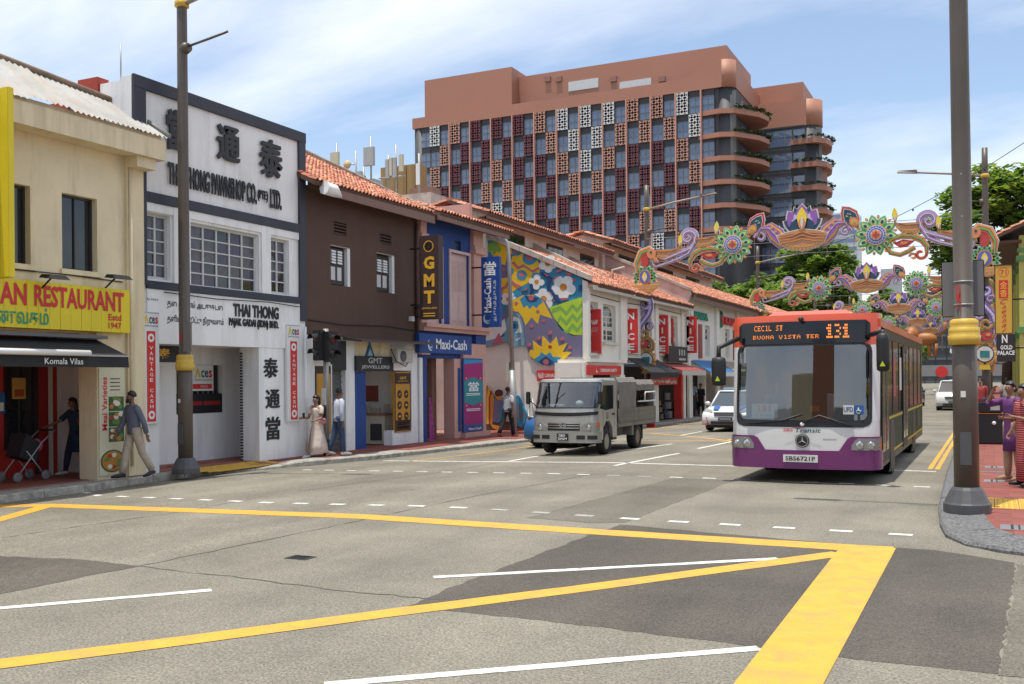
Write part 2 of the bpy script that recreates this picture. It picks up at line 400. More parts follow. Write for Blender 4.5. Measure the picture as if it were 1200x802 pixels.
# ------------------------------------------------------------------ ground, road, markings
bx('ground', M['ground'], None, -2500, 2500, -800, 4000, -3.0, -1.2, kind='structure')
mb = MB()
xs = [-60, -30, -18, -15.6] + [-15 + i for i in range(0, 8)] + [-5, 0, 20, 60]
ysr = [-40, 0, 10, 20, 40, 80, 160, 420]
for i in range(len(xs) - 1):
    for j in range(len(ysr) - 1):
        mb.quad(*[(x, y, max(zroad(x), -0.18)) for x, y in ((xs[i], ysr[j]), (xs[i + 1], ysr[j]), (xs[i + 1], ysr[j + 1]), (xs[i], ysr[j + 1]))])
road = mb.build('road', M['asphalt'], None, 'structure')
sheet([G(*p) for p in ((-60, 650), (0, 652), (100, 656), (163, 664), (100, 676), (0, 697), (-60, 712))], 0.002, 'asphalt_patch', 'asphalt_dark', road)
sheet([G(*p) for p in ((480, 711), (525, 690), (607, 659), (690, 627.5), (728, 615), (860, 627), (1000, 639), (1095, 645), (1191, 660), (1171, 790), (981, 770), (893, 760), (850, 754), (700, 735))], 0.002, 'asphalt_patch', 'asphalt_dark', road)
sheet([G(*p) for p in ((617, 607), (700, 585), (787, 561), (861, 563), (731, 613), (690, 613))], 0.003, 'asphalt_patch', 'asphalt_mid', road)
sheet([G(*p) for p in ((1172, 792), (1192, 662), (1260, 672), (1260, 800))], 0.0035, 'asphalt_patch', 'asphalt_mid', road)
for pts in (((0, 631), (100, 616), (200, 602), (300, 584), (420, 566), (508, 555), (593, 541)), ((163, 664), (260, 644), (400, 615), (473, 599), (560, 581), (700, 555)), ((163, 664), (270, 676), (400, 693), (520, 703))):
    q = [G(*p) for p in pts]; qq = []
    for a, b in zip(q[:-1], q[1:]):
        n = 8; qq += [(a[0] + (b[0] - a[0]) * i / n + random.uniform(-.02, .02), a[1] + (b[1] - a[1]) * i / n + random.uniform(-.03, .03)) for i in range(n)]
    strip(qq + [q[-1]], lambda t: random.uniform(0.008, 0.026), 0.003, 'tar_seam', 'seam', road)
MK = 0.004
# yellow box
strip([G(-120, 596), G(53, 592.5), G(380, 604), G(680, 622.5), G(1000, 642.5), G(1047, 645)], 0.42, MK, 'yellow_line', 'yellow_paint', road)
sheet([G(985, 641), G(1050, 643), G(965, 802), G(930, 850), G(820, 850), G(860, 802)], MK + 0.0015, 'yellow_line', 'yellow_paint', road)
strip([G(985, 649), G(720, 685), G(480, 716), G(240, 748), G(0, 779), G(-100, 792)], 0.26, MK + 0.0008, 'yellow_line', 'yellow_paint', road)
strip([G(53, 594), G(25, 602), G(0, 609), G(-60, 626)], 0.3, MK + 0.0008, 'yellow_line', 'yellow_paint', road)
# lane lines
for a, b in (((508, 677), (912, 655)), ((-80, 720), (248, 692)), ((380, 803), (890, 760)), ((720, 546), (796, 531.5)), ((724, 529), (788, 520.5)), ((818, 526), (900, 509)), ((596, 541), (640, 533)), ((640, 529), (700, 521)), ((795, 511), (822, 506))):
    strip([G(*a), G(*b)], 0.11, MK, 'lane_marking', 'white_paint', road)
strip([G(449, 540.3), G(570, 541.5), G(700, 542.2), G(890, 547.3), G(1000, 550), G(1097, 553)], 0.14, MK, 'stop_line', 'white_paint', road)
# zebra-less crossing: two rows of short dashes
def dashes(ctrl, n, ln, wd, faded=()):
    q = [G(*p) for p in ctrl]; seg = [math.hypot(b[0] - a[0], b[1] - a[1]) for a, b in zip(q[:-1], q[1:])]; tot = sum(seg)
    for i in range(n):
        d = tot * i / (n - 1); k = 0
        while k < len(seg) - 1 and d > seg[k]: d -= seg[k]; k += 1
        a, b = q[k], q[k + 1]; dx, dy = (b[0] - a[0]) / seg[k], (b[1] - a[1]) / seg[k]
        c = (a[0] + dx * d, a[1] + dy * d)
        strip([(c[0] - dx * ln / 2, c[1] - dy * ln / 2), (c[0] + dx * ln / 2, c[1] + dy * ln / 2)], wd, MK, 'crossing_mark', 'faded_paint' if i in faded else 'white_paint', road)
dashes([(60, 568), (115, 581), (318, 589.5), (420, 592), (560, 596), (765, 610), (952, 620.7), (1055.6, 626.7)], 26, 0.27, 0.13, (17, 18, 19))
dashes([(360, 551), (405.3, 551.7), (634.7, 555.2), (750.7, 558.5), (890, 562.5), (1080.4, 570.8)], 22, 0.26, 0.11, (12, 13))
# yellow kerb lines on the right and left, second box far off, arrow
for x, dx in ((-1.12, 0), (-0.98, 0)):
    strip([(x - 0.06 + dx, 21.9), (x - 0.06, 40), (x - 0.04, 120)], 0.09, MK, 'yellow_line', 'yellow_paint', road)
strip([G(478, 541), G(560, 532), G(640, 521)], 0.1, MK, 'yellow_line', 'yellow_paint', road)
strip([G(640, 521.5), G(760, 504), G(830, 493.5), G(900, 485)], 0.1, MK, 'yellow_line', 'yellow_paint', road)
strip([G(748, 517.3), G(860, 517.5), G(900, 517.5)], 0.16, MK, 'yellow_line', 'yellow_paint', road)
strip([G(762, 508), G(800, 511), G(850, 516.5)], 0.14, MK, 'yellow_line', 'yellow_paint', road)
strip([G(850, 517), G(880, 510), G(920, 503)], 0.14, MK, 'yellow_line', 'yellow_paint', road)
strip([(-3.2, 33), (-3.2, 37)], 0.14, MK, 'lane_arrow', 'white_paint', road)
sheet([(-3.6, 33.6), (-3.2, 31.6), (-2.8, 33.6)], MK + 0.0015, 'lane_arrow', 'white_paint', road)
for k in range(6):
    strip([(-4.6, 30 + k * 9), (-4.6, 33 + k * 9)], 0.11, MK, 'lane_marking', 'white_paint', road)
# drain cover and small iron lids
p = G(352, 654)
dc = thing('drain_cover', 'small dark iron drain cover set in the grey asphalt', 'drain cover', (p[0], p[1], zroad(p[0])))
bx('frame', C('iron', (0.05, 0.048, 0.045), 0.7), dc, -.14, .14, -.10, .10, 0.002, 0.008)
for k in range(5): bx('bar', M['black'], dc, -.11, .11, -.08 + k * .036, -.062 + k * .036, 0.008, 0.012)
# ------------------------------------------------------------------ left kerb and pavement
KL = [(-15.25, 4.0)] + [G(*p) for p in ((0, 590), (100, 577), (180, 565), (250, 556.5), (300, 551.5))] + [(-14.95, 19.6)] + [G(*p) for p in ((420, 541), (500, 532), (600, 520.5), (640, 516), (760, 500.5), (830, 490.5), (870, 485))] + [(-12.6, 75.0), (-12.6, 170.0)]
def kerb_h(y):                               # dropped kerb at the crossing
    full = -0.02
    if 16.3 < y < 19.3:
        e = min(y - 16.3, 19.3 - y); return full - 0.10 * min(1, e / 0.7)
    return full
pv = MB(); poly = []
for x, y in KL: poly.append((x - 0.28, y))
back = [(-40, 170.0), (-40, 4.0)]
pv.prism(poly + back, 'Z', -0.6, -0.045)
pav_l = pv.build('pavement', M['joint'], None, 'structure')
# kerb stones
def resample(P, step):
    out = []
    for a, b in zip(P[:-1], P[1:]):
        n = max(1, int(round(math.hypot(b[0] - a[0], b[1] - a[1]) / step)))
        out += [(a[0] + (b[0] - a[0]) * i / n, a[1] + (b[1] - a[1]) * i / n) for i in range(n)]
    return out + [P[-1]]
R = resample([k for k in KL if k[1] < 76], 0.9)
kerb_l = MB().box(-0.01, 0.01, 0, 0.02, 0, 0.02).build('kerb', M['kerb'], None, 'structure'); kerb_l.location = (-15.6, 12, -0.3)
kerb_l.location = (0, 0, 0)
for v in kerb_l.data.vertices: v.co = Vector((-16.2, 11, -0.4)) + v.co
for a, b in zip(R[:-1], R[1:]):
    d = Vector((b[0] - a[0], b[1] - a[1])).normalized(); nx, ny = -d.y, d.x
    a2 = (a[0] + d.x * .006, a[1] + d.y * .006); b2 = (b[0] - d.x * .006, b[1] - d.y * .006)
    ha, hb = kerb_h(a[1]) + random.uniform(-.006, .006), kerb_h(b[1]) + random.uniform(-.006, .006)
    m = MB(); wv = 0.30
    ring = lambda p, h, j: [(p[0], p[1], -0.5), (p[0] + nx * j, p[1] + ny * j, h - .025), (p[0] + nx * .03, p[1] + ny * .03, h), (p[0] + nx * wv, p[1] + ny * wv, h), (p[0] + nx * wv, p[1] + ny * wv, -0.5)]
    m.loft([ring(a2, ha, random.uniform(0, .015)), ring(b2, hb, random.uniform(0, .015))], smooth=False)
    m.build('kerb_stone', M['kerb'], kerb_l)
# pavers on the left footway, a concrete band behind the kerb
def xk(y):
    for a, b in zip(KL[:-1], KL[1:]):
        if a[1] <= y <= b[1]: return a[0] + (b[0] - a[0]) * (y - a[1]) / (b[1] - a[1])
    return -12.6
pm = [MB().box(-.296, .296, -.296, .296, -.02, 0).mesh('paver', M['paver']), MB().box(-.296, .296, -.296, .296, -.02, 0).mesh('paver', M['paver2'])]
def lay(mesh, x, y, z, parent, tilt=0.004, name='paver', rx=0, ry=0):
    o = inst(name, mesh, parent, loc=(x, y, z)); o.rotation_euler = (rx + random.uniform(-tilt, tilt), ry + random.uniform(-tilt, tilt), 0); return o
y = 10.0
while y < 34:
    k0 = xk(y) - 0.62 if not 16.2 < y < 19.4 else xk(y) - 0.62
    x = -15.97 if y < 32 else k0 - 1.2
    while x - 0.29 > -18.6: x -= 0.6
    while x + 0.3 < k0 + 0.3:
        drop = (kerb_h(y) + 0.02) * max(0, min(1, (x + 16.2) / 1.0)) if 16.3 < y < 19.3 else 0
        if x > -16.9 or y < 11: lay(random.choice(pm), x, y, -0.016 + drop + random.uniform(-.003, .003), pav_l, ry=-(kerb_h(y) + .02) if 16.3 < y < 19.3 else 0)
        x += 0.6
    y += 0.6
strip_m = MB()
Rk = resample([k for k in KL if 9 < k[1] < 76], 1.0)
for a, b in zip(Rk[:-1], Rk[1:]):
    ha, hb = kerb_h(a[1]), kerb_h(b[1])
    wa, wb = (0.95 if a[1] > 20 else 0.62), (0.95 if b[1] > 20 else 0.62)
    strip_m.quad((a[0] - .29, a[1], ha - .006), (b[0] - .29, b[1], hb - .006), (b[0] - wb, b[1], hb - .006), (a[0] - wa, a[1], ha - .006))
strip_m.build('concrete_band', M['concrete'], pav_l)
tt = MB().box(-.145, .145, -.145, .145, -.02, 0)
for i in range(4):
    for j in range(4): tt.lathe([(.02, 0), (.015, .006), (.002, .007)], (-.105 + .07 * i, -.105 + .07 * j, 0), 6)
tac = tt.mesh('tactile_paver', M['tactile'])
for i in range(9):
    for j in range(2):
        xx = -15.95 + .3 * j; yy = 16.6 + .3 * i
        lay(tac, xx, yy, -0.003 + (kerb_h(yy) + .02) * max(0, min(1, (xx + 16.2) / 1.0)), pav_l, 0, 'tactile_paver', 0, -(kerb_h(yy) + .02))
# ------------------------------------------------------------------ right pavement: kerb, red pavers, tactile tiles, steel lids
ZP = 0.12
corner = [(6.0, 11.2), (3.0, 11.35), (1.2, 11.5), (0.5, 11.62), (0.05, 11.85), (-0.3, 12.2), (-0.52, 12.75), (-0.62, 13.6), (-0.70, 15.0), (-0.80, 20.0), (-0.86, 27.0), (-0.86, 170.0)]
ZPJ = ZP
pav_r = MB().prism([(x + (.46 if y > 12 else .02), y + (.46 if x > -0.4 else 0)) for x, y in corner] + [(30, 170), (30, 11.4)], 'Z', -0.3, ZP - 0.03).build('pavement', M['joint'], None, 'structure')
kerb_r = MB().box(2.0, 2.02, 12.5, 12.52, 0, 0.02).build('kerb', M['kerb_agg'], None, 'structure')
Rr = resample([c for c in corner if c[1] < 29], 0.8)
for a, b in zip(Rr[:-1], Rr[1:]):
    d = Vector((b[0] - a[0], b[1] - a[1])).normalized(); nx, ny = d.y, -d.x
    a2 = (a[0] + d.x * .003, a[1] + d.y * .003); b2 = (b[0] - d.x * .003, b[1] - d.y * .003)
    hh = lambda p: ZP - 0.07 * max(0, 1 - abs(p[1] - 12.2) / 2.2)
    ring = lambda p, wv: [(p[0], p[1], -0.3), (p[0], p[1], hh(p) - .03), (p[0] + nx * .03, p[1] + ny * .03, hh(p)), (p[0] + nx * wv, p[1] + ny * wv, ZP + 0.007), (p[0] + nx * wv, p[1] + ny * wv, -0.3)]
    MB().loft([ring(a2, .54), ring(b2, .54)], smooth=False).build('kerb_stone', M['kerb_agg'], kerb_r)
pr = [MB().box(-.197, .197, -.197, .197, -.03, 0).mesh('paver', M[k]) for k in ('paver', 'paver2')]
def in_right(x, y):
    k = -0.8
    for a, b in zip(corner[:-1], corner[1:]):
        if a[1] <= y <= b[1] + 1e-6: k = a[0] + (b[0] - a[0]) * (y - a[1]) / max(1e-6, b[1] - a[1])
    return x - .2 > k + .40 and y > 11.95 + 0.0 * x
y = 11.75; row = 0; cnt = 0
def dk(x, y):
    q = 9
    for a, b in zip(corner[:-1], corner[1:]):
        d = Vector((b[0] - a[0], b[1] - a[1])); t = max(0, min(1, ((x - a[0]) * d.x + (y - a[1]) * d.y) / d.length_squared)); q = min(q, math.hypot(x - a[0] - d.x * t, y - a[1] - d.y * t))
    return q
def inset(w_):
    out = []
    for i, p in enumerate(corner[1:10]):
        a, b = corner[i], corner[i + 2]; d = Vector((b[0] - a[0], b[1] - a[1])).normalized(); out.append((p[0] + d.y * w_, p[1] - d.x * w_))
    return out
i0_, i1_ = inset(.50), inset(1.25)
eb = MB()
for a, b, c, d in zip(i0_[:-1], i0_[1:], i1_[1:], i1_[:-1]): eb.quad((*a, ZP - .004), (*d, ZP - .004), (*c, ZP - .004), (*b, ZP - .004))
eb.build('paver_edging', M['paver'], pav_r)
def ledge(y):
    for a, b in zip(corner[:-1], corner[1:]):
        if a[1] <= y <= b[1]: return a[0] + (b[0] - a[0]) * (y - a[1]) / (b[1] - a[1])
    return -0.8
while y < 31:
    e = -1.0 + (0.2 if row % 2 else 0); lim = 1.9 if y < 15 else (1.5 if y < 20 else 1.1)
    while e < lim:
        k0 = max(ledge(y - .2), ledge(y + .2)) + (.41 if y > 12.3 else .48); a_, b_ = max(e, k0), e + .4
        if b_ - a_ > .07 and cnt < 298 and dk((a_ + b_) / 2, y) > (.72 if y < 14.2 else .46):
            o = lay(random.choice(pr), (a_ + b_) / 2, y, ZP + random.uniform(-.002, .0015), pav_r, 0.0015); o.scale = ((b_ - a_) / .4, 1, 1); cnt += 1
        e += .4
    y += .4; row += 1
far_pav = MB().quad((-0.45, 31, ZP), (30, 31, ZP), (30, 170, ZP), (-0.45, 170, ZP)).build('far_paving', M['paver'], pav_r)
MB().quad((1.9, 11.9, ZP - .006), (30, 11.9, ZP - .006), (30, 31, ZP - .006), (1.9, 31, ZP - .006)).build('side_paving', M['paver'], pav_r)
for i in range(4):
    for j in range(4): lay(tac, -0.05 + .3 * i - .1, 15.0 + .3 * j - .05, ZP + .007, pav_r, 0, 'tactile_paver')
for cx_, cy_ in ((0.22, 13.0), (0.0, 18.6), (0.0, 21.4)):
    lid = MB().box(-.16, .16, -.2, .2, -.02, .004).build('steel_lid', M['steel'], pav_r); lid.location = (cx_, cy_, ZP + .004)
    bx('lid_slot', M['black'], lid, -.05, -.02, -.17, .17, .004, .009)
    bx('lid_slot', M['black'], lid, .03, .05, -.17, .17, .004, .009)
MB().quad((-0.45, 20.2, ZP + .004), (1.5, 20.2, ZP + .004), (1.5, 20.5, ZP + .004), (-0.45, 20.5, ZP + .004)).build('grey_band', M['kerb_agg'], pav_r)
# ------------------------------------------------------------------ building helpers
def window_x(parent, x, y0, y1, z0, z1, cols, rows, fm, gm, bar=0.035, depth=0.06, panes=True, sgn=1, name='window', mid=None):
    """framed window in a face looking along sgn*X; each pane is a sub-part"""
    b = MB(); fw = bar * 1.4
    def bb(ya, yb, za, zb, d=0.0): b.box(x - sgn * depth, x + sgn * d, ya, yb, za, zb)
    bb(y0, y1, z0, z0 + fw); bb(y0, y1, z1 - fw, z1); bb(y0, y0 + fw, z0 + fw, z1 - fw); bb(y1 - fw, y1, z0 + fw, z1 - fw)
    ey = [y0 + fw + (y1 - y0 - 2 * fw) * i / cols for i in range(cols + 1)]; ez = [z0 + fw + (z1 - z0 - 2 * fw) * j / rows for j in range(rows + 1)]
    for i in range(1, cols): bb(ey[i] - bar / 2, ey[i] + bar / 2, z0 + fw, z1 - fw, -0.004)
    for j in range(1, rows):
        for i in range(cols): bb(ey[i] + (bar / 2 if i else 0), ey[i + 1] - (bar / 2 if i < cols - 1 else 0), ez[j] - bar / 3, ez[j] + bar / 3, -0.012)
    fr = b.build(name, fm, parent)
    gl = gm if isinstance(gm, list) else [gm]
    for i in range(cols if panes else 1):
        for j in range(rows if panes else 1):
            q = MB(); ya, yb = (ey[i], ey[i + 1]) if panes else (ey[0], ey[-1]); za, zb = (ez[j], ez[j + 1]) if panes else (ez[0], ez[-1])
            q.box(x - sgn * (depth * .6), x - sgn * (depth * .6 + .01), ya + .002, yb - .002, za + .002, zb - .002)
            q.build('pane', random.choice(gl), fr)
    return fr
TILE = [mat('tile_a', (0.52, 0.215, 0.125), 0.85, var=0.25, scale=2.5, dirt=0.55, dcol=(0.14, 0.075, 0.05), streak=False, dscale=1.2), mat('tile_b', (0.42, 0.155, 0.092), 0.85, var=0.25, scale=2.5, dirt=0.5, dcol=(0.10, 0.06, 0.045), streak=False),
        mat('tile_c', (0.60, 0.30, 0.19), 0.85, var=0.25, scale=2.5), mat('tile_d', (0.28, 0.115, 0.078), 0.9, var=0.3, scale=3)]
def tile_roof(parent, e0, e1, r0, r1, pitch=0.2, rowlen=0.3, name='roof_tile', slab=True):
    """pan and roll clay tiles between the eave e0-e1 and the ridge r0-r1"""
    e0, e1, r0, r1 = map(Vector, (e0, e1, r0, r1))
    n = (e1 - e0).cross(r0 - e0).normalized()
    if n.z < 0: n = -n
    nc = max(2, int((e1 - e0).length / pitch)); nr = max(2, int((r0 - e0).length / rowlen))
    b = MB()
    pt = lambda u, v: (e0.lerp(e1, u)).lerp(r0.lerp(r1, u), v)
    prof = ((0.02, 0.0), (0.18, 0.055), (0.42, 0.075), (0.66, 0.055), (0.82, 0.0), (1.0, -0.012))
    for c in range(nc):
        for r in range(nr):
            k = random.choices((0, 1, 2, 3), (5, 4, 3, 1))[0]; j = random.uniform(-.012, .012); ju = random.uniform(-.08, .08) / nc
            lo = [pt((c + a) / nc + ju, max(0, (r - .12) / nr)) + n * (h * pitch / .2 + 0.032 + j) for a, h in prof]
            hi = [pt((c + a) / nc + ju, (r + 1) / nr) + n * (h * .8 * pitch / .2 + 0.004) for a, h in prof]
            m_ = len(prof)
            b.add(lo + hi, [(i, i + 1, m_ + i + 1, m_ + i) for i in range(m_ - 1)], k)
            low = [p - n * 0.03 for p in lo[:5]]
            b.add(lo[:5] + low, [(i, 5 + i, 5 + i + 1, i + 1) for i in range(4)], k)
    o = b.build(name, TILE, parent, 'stuff')
    if slab:
        s_ = MB(); s_.hexa([e0 - n * .1, e1 - n * .1, r1 - n * .1, r0 - n * .1, e0 - n * .0, e1 - n * .0, r1 - n * .0, r0 - n * .0]); s_.build('roof_slab', C('roof_timber', (0.10, 0.055, 0.04), 0.9), parent)
    return o
def coping(parent, a, b, w, h, m):
    a, b = Vector(a), Vector(b); mb = MB(); n = 9
    for i in range(n):
        p, q = a.lerp(b, i / n + .002), a.lerp(b, (i + 1) / n - .002); j = random.uniform(-.01, .01)
        mb.hexa([p + Vector((0, -w / 2, -h)), q + Vector((0, -w / 2, -h)), q + Vector((0, w / 2, -h)), p + Vector((0, w / 2, -h)), p + Vector((0, -w / 2, j)), q + Vector((0, -w / 2, j)), q + Vector((0, w / 2, j)), p + Vector((0, w / 2, j))])
    return mb.build('coping', m, parent)
def board(name, label, cat, x, y0, y1, z0, z1, m, th=0.08, group=None, bevel=0.004, face=None):
    """flat sign on a facade looking along +X"""
    t = thing(name, label, cat, (x, (y0 + y1) / 2, z0), 0, group)
    o = MB().box(-th, 0, y0 - (y0 + y1) / 2, y1 - (y0 + y1) / 2, 0, z1 - z0).build('board', m, t, bevel=bevel)
    return t, lambda s, mt, u0, u1, v0, v1, **k: text(s, mt, t, (0, (y0 - y1) / 2 + u0 * (y1 - y0), v0 * (z1 - z0)), UY, UZ, (u1 - u0) * (y1 - y0), (v1 - v0) * (z1 - z0), **k)
def plate(parent, name, m, x, y0, y1, z0, z1, d=0.004, label=None):
    return MB().box(x, x + d, y0, y1, z0, z1).build(name, m, parent, label=label)
def lt(text_, m, parent, x, y0, y1, z0, z1, **k): return txt_x(text_, m, parent, x, y0, y1, z0, z1, **k)

XF = -16.0
M['cream'] = mat('cream_plaster', (0.72, 0.61, 0.41), 0.85, var=0.10, scale=0.9, dirt=0.85, dcol=(0.40, 0.32, 0.19), bump=0.15, bscale=12, dscale=0.8)
M['pwhite'] = mat('white_plaster', (0.83, 0.82, 0.81), 0.8, var=0.05, scale=0.8, dirt=0.7, dcol=(0.50, 0.48, 0.46), bump=0.1, bscale=15, dscale=0.8)
M['navy'] = mat('navy_trim', (0.035, 0.038, 0.055), 0.6, var=0.12, scale=3, dirt=0.25, dcol=(0.09, 0.09, 0.10))
M['ink'] = mat('black_lettering', (0.016, 0.016, 0.020), 0.5, var=0.1)
M['brown'] = mat('brown_plaster', (0.088, 0.047, 0.034), 0.8, var=0.10, scale=1.2, dirt=0.3, dcol=(0.115, 0.08, 0.06), bump=0.1, bscale=14, dscale=0.9)
M['cobalt'] = mat('cobalt_plaster', (0.012, 0.052, 0.225), 0.7, var=0.15, scale=1.5, dirt=0.25, dcol=(0.03, 0.07, 0.18))
M['pink'] = mat('pink_plaster', (0.56, 0.32, 0.265), 0.75, var=0.07, scale=1.5, dirt=0.3, dcol=(0.30, 0.17, 0.14))
M['signyellow'] = mat('yellow_signboard', (0.70, 0.55, 0.012), 0.5, var=0.05, scale=2, dirt=0.2, dcol=(0.42, 0.32, 0.03))
M['metalroof'] = mat('zinc_roof', (0.27, 0.265, 0.25), 0.6, 0.2, var=0.25, scale=1.2, dirt=0.5, dcol=(0.30, 0.17, 0.085), dscale=0.9)
M['rust'] = mat('rust', (0.27, 0.19, 0.13), 0.9, var=0.35, scale=3)
M['redoxide'] = mat('red_oxide_wall', (0.36, 0.055, 0.035), 0.85, var=0.2, scale=2, dirt=0.6, dcol=(0.06, 0.035, 0.03), streak=False)
M['shopred'] = mat('red_shopfront', (0.45, 0.025, 0.02), 0.5, var=0.1)
M['txtred'] = mat('red_letter', (0.55, 0.02, 0.025), 0.5, var=0.03)
M['txtgreen'] = mat('green_letter', (0.02, 0.27, 0.12), 0.5, var=0.03)
M['txtwhite'] = mat('white_letter', (0.78, 0.78, 0.76), 0.5, var=0.02)
M['awnblack'] = mat('black_awning', (0.016, 0.016, 0.018), 0.8, var=0.25, scale=2)
M['gold_txt'] = mat('gold_letter', (0.78, 0.42, 0.04), 0.4, 0.0, var=0.05)
M['curtain'] = mat('curtained_glass', (0.095, 0.09, 0.105), 0.2, var=0.35, scale=5)
M['curtain2'] = mat('lilac_glass', (0.065, 0.05, 0.085), 0.1, var=0.25, scale=4)
M['tilefloor'] = mat('walkway_tiles', (0.26, 0.085, 0.055), 0.6, var=0.15, scale=3)

# ------------------------------------------------------------------ restaurant shophouse (cream, zinc roof)
YR0, YR1 = 6.5, 15.33
res = thing('shophouse', 'cream plastered shophouse with white zinc roof and dark upper windows', 'building', (XF, 11.0, 0))
def PB(mb, name, m, par, org, **k):          # build world-coordinate mesh under a thing placed at org
    mb.xf(Matrix.Translation((-org[0], -org[1], -org[2]))); return mb.build(name, m, par, **k)
def at0(par): par.location = (0, 0, 0)       # world-coordinate parts: the thing's empty sits at the origin of the street frame
def W(name, label, cat, group=None): return thing(name, label, cat, (0, 0, 0), 0, group)
at0(res)
wins = [(13.36, 14.19, 4.09, 5.54), (11.75, 12.67, 4.09, 5.54)]
XR = -15.95
MB().wallx(XR, 0.25, YR0, YR1, 2.95, 6.75, wins).build('wall', M['cream'], res)
for a, b, c, d in wins:
    window_x(res, XR - .14, a, b, c, d, 2, 1, C('dark_frame', (0.03, 0.03, 0.032), 0.4), M['glass_dark'], bar=.03)
    bx('sill', M['cream'], res, XR, XR + .05, a - .05, b + .08, c - .1, c - .002)
bx('pilaster', M['cream'], res, XR - .0, XR + .07, 14.88, YR1, 0.0, 6.6)
bx('pillar', M['cream'], res, XR - .5, XR - .002, 14.15, YR1 - .01, -0.05, 2.945)
bx('ceiling', M['cream'], res, -18.3, XR - .26, YR0, YR1, 2.9, 2.95)
bx('back_wall', M['pwhite'], res, -18.4, -18.2, FX(67, 480, -18.2)[0], YR1 - .02, -0.05, 2.9)
bx('back_wall', M['shopred'], res, -18.4, -18.2, YR0, FX(67, 480, -18.2)[0] - .002, -0.05, 2.9)
bx('door', M['glass_dark'], res, -18.199, -18.13, FX(7, 480, -18.13)[0], FX(42, 480, -18.13)[0], 0.55, 2.5)
bx('door_frame', C('dark_frame', (0.03, 0.03, 0.032)), res, -18.128, -18.1, FX(42, 480, -18.1)[0], FX(45, 480, -18.1)[0], 0, 2.55)
bx('post', M['shopred'], res, -17.9, -17.8, FX(62, 480, -17.8)[0], FX(67, 480, -17.8)[0], -0.05, 2.9)
bx('post', C('bare_pipe', (0.45, 0.43, 0.38)), res, -17.7, -17.64, FX(59, 480, -17.64)[0], FX(62, 480, -17.64)[0], -0.05, 2.9)
bx('side_wall', M['pwhite'], res, -18.2, XR - .51, YR1 - .14, YR1 - .03, -0.05, 2.9)
bx('floor', M['tilefloor'], res, -18.3, -16.2, YR0, YR1, -0.2, -0.0125)
# eave, gutter, zinc sheets
bx('gutter', M['cream'], res, XR + .003, -15.5, YR0, 15.58, 6.52, 6.93)
bx('eave_bracket', M['cream'], res, XR + .003, -15.6, 14.9, 15.4, 6.3, 6.518)
er, zr, XG = -15.44, 6.99, -16.62
_q0, rg1 = FX(0, 70, XG), FX(148, 127, XG)
_m = (rg1[1] - _q0[1]) / (rg1[0] - _q0[0]); rg0 = (YR0, rg1[1] - _m * (rg1[0] - YR0))
y = YR0; yend = 15.62; k = 0; ns = 11
def zinc(y0, y1, lift):
    b = MB(); nn = 7
    f = lambda yy: (yy - YR0) / (yend - YR0)
    pts = []
    for i in range(nn * 2 + 1):
        yy = y0 + (y1 - y0) * i / (nn * 2); hh = (0.045 if i % 2 else 0.0) + lift
        yr = rg0[0] + (rg1[0] - rg0[0]) * f(yy); zz_ = rg0[1] + (rg1[1] - rg0[1]) * f(yy)
        pts.append(((er, yy, zr + hh), (XG, yr, zz_ + hh)))
    b.loft([[p[0] for p in pts], [tuple(Vector(p[0]).lerp(Vector(p[1]), .5)) for p in pts], [p[1] for p in pts]], close=False, smooth=False)
    return b
for i in range(ns):
    y0 = YR0 + (yend - YR0) * i / ns; y1 = YR0 + (yend - YR0) * (i + 1) / ns + .05
    o = zinc(y0, y1, 0.012 * (i % 2)).build('zinc_sheet', M['metalroof'], res); o.rotation_euler = (0, random.uniform(-.0015, .0015), 0)
MB().tube([(XG, rg0[0], rg0[1] + .05), (XG, rg1[0], rg1[1] + .05)], .07, 8).build('ridge_cap', M['rust'], res)
MB().tube([(XG, rg1[0], rg1[1] + .03), (er, yend, zr + .05)], .05, 6).build('hip_flashing', M['metalroof'], res)
p = Vector((-17.4, 13.4, 0))
for yy in (12.05, 12.4):
    zc = zr + (rg0[1] - zr) * .42
bx('eave_board', M['cream'], res, -15.75, -15.55, YR0, 15.5, 6.931, 7.02)
# floodlights above the signboard
for px_, name_ in ((62, 0), (137, 1)):
    yy, zz_ = FX(px_, 325, -15.4)
    fl = W('floodlight', ('black floodlight on a thin arm above the yellow sign, below the left upper window', 'black floodlight on a thin arm above the yellow sign, beside the drain pilaster')[name_], 'floodlight', 'floodlights over the restaurant sign')
    MB().hexa([(-15.5, yy - .22, zz_ - .02), (-15.2, yy - .22, zz_ - .05), (-15.2, yy + .22, zz_ - .05), (-15.5, yy + .22, zz_ - .02), (-15.5, yy - .16, zz_ + .05), (-15.25, yy - .16, zz_ + .03), (-15.25, yy + .16, zz_ + .03), (-15.5, yy + .16, zz_ + .05)]).build('lamp_head', M['black'], fl)
    MB().tube([(-15.9, yy + .03, zz_ - .3), (-15.7, yy + .03, zz_ - .16), (-15.42, yy, zz_)], .018, 6).build('arm', M['black'], fl)
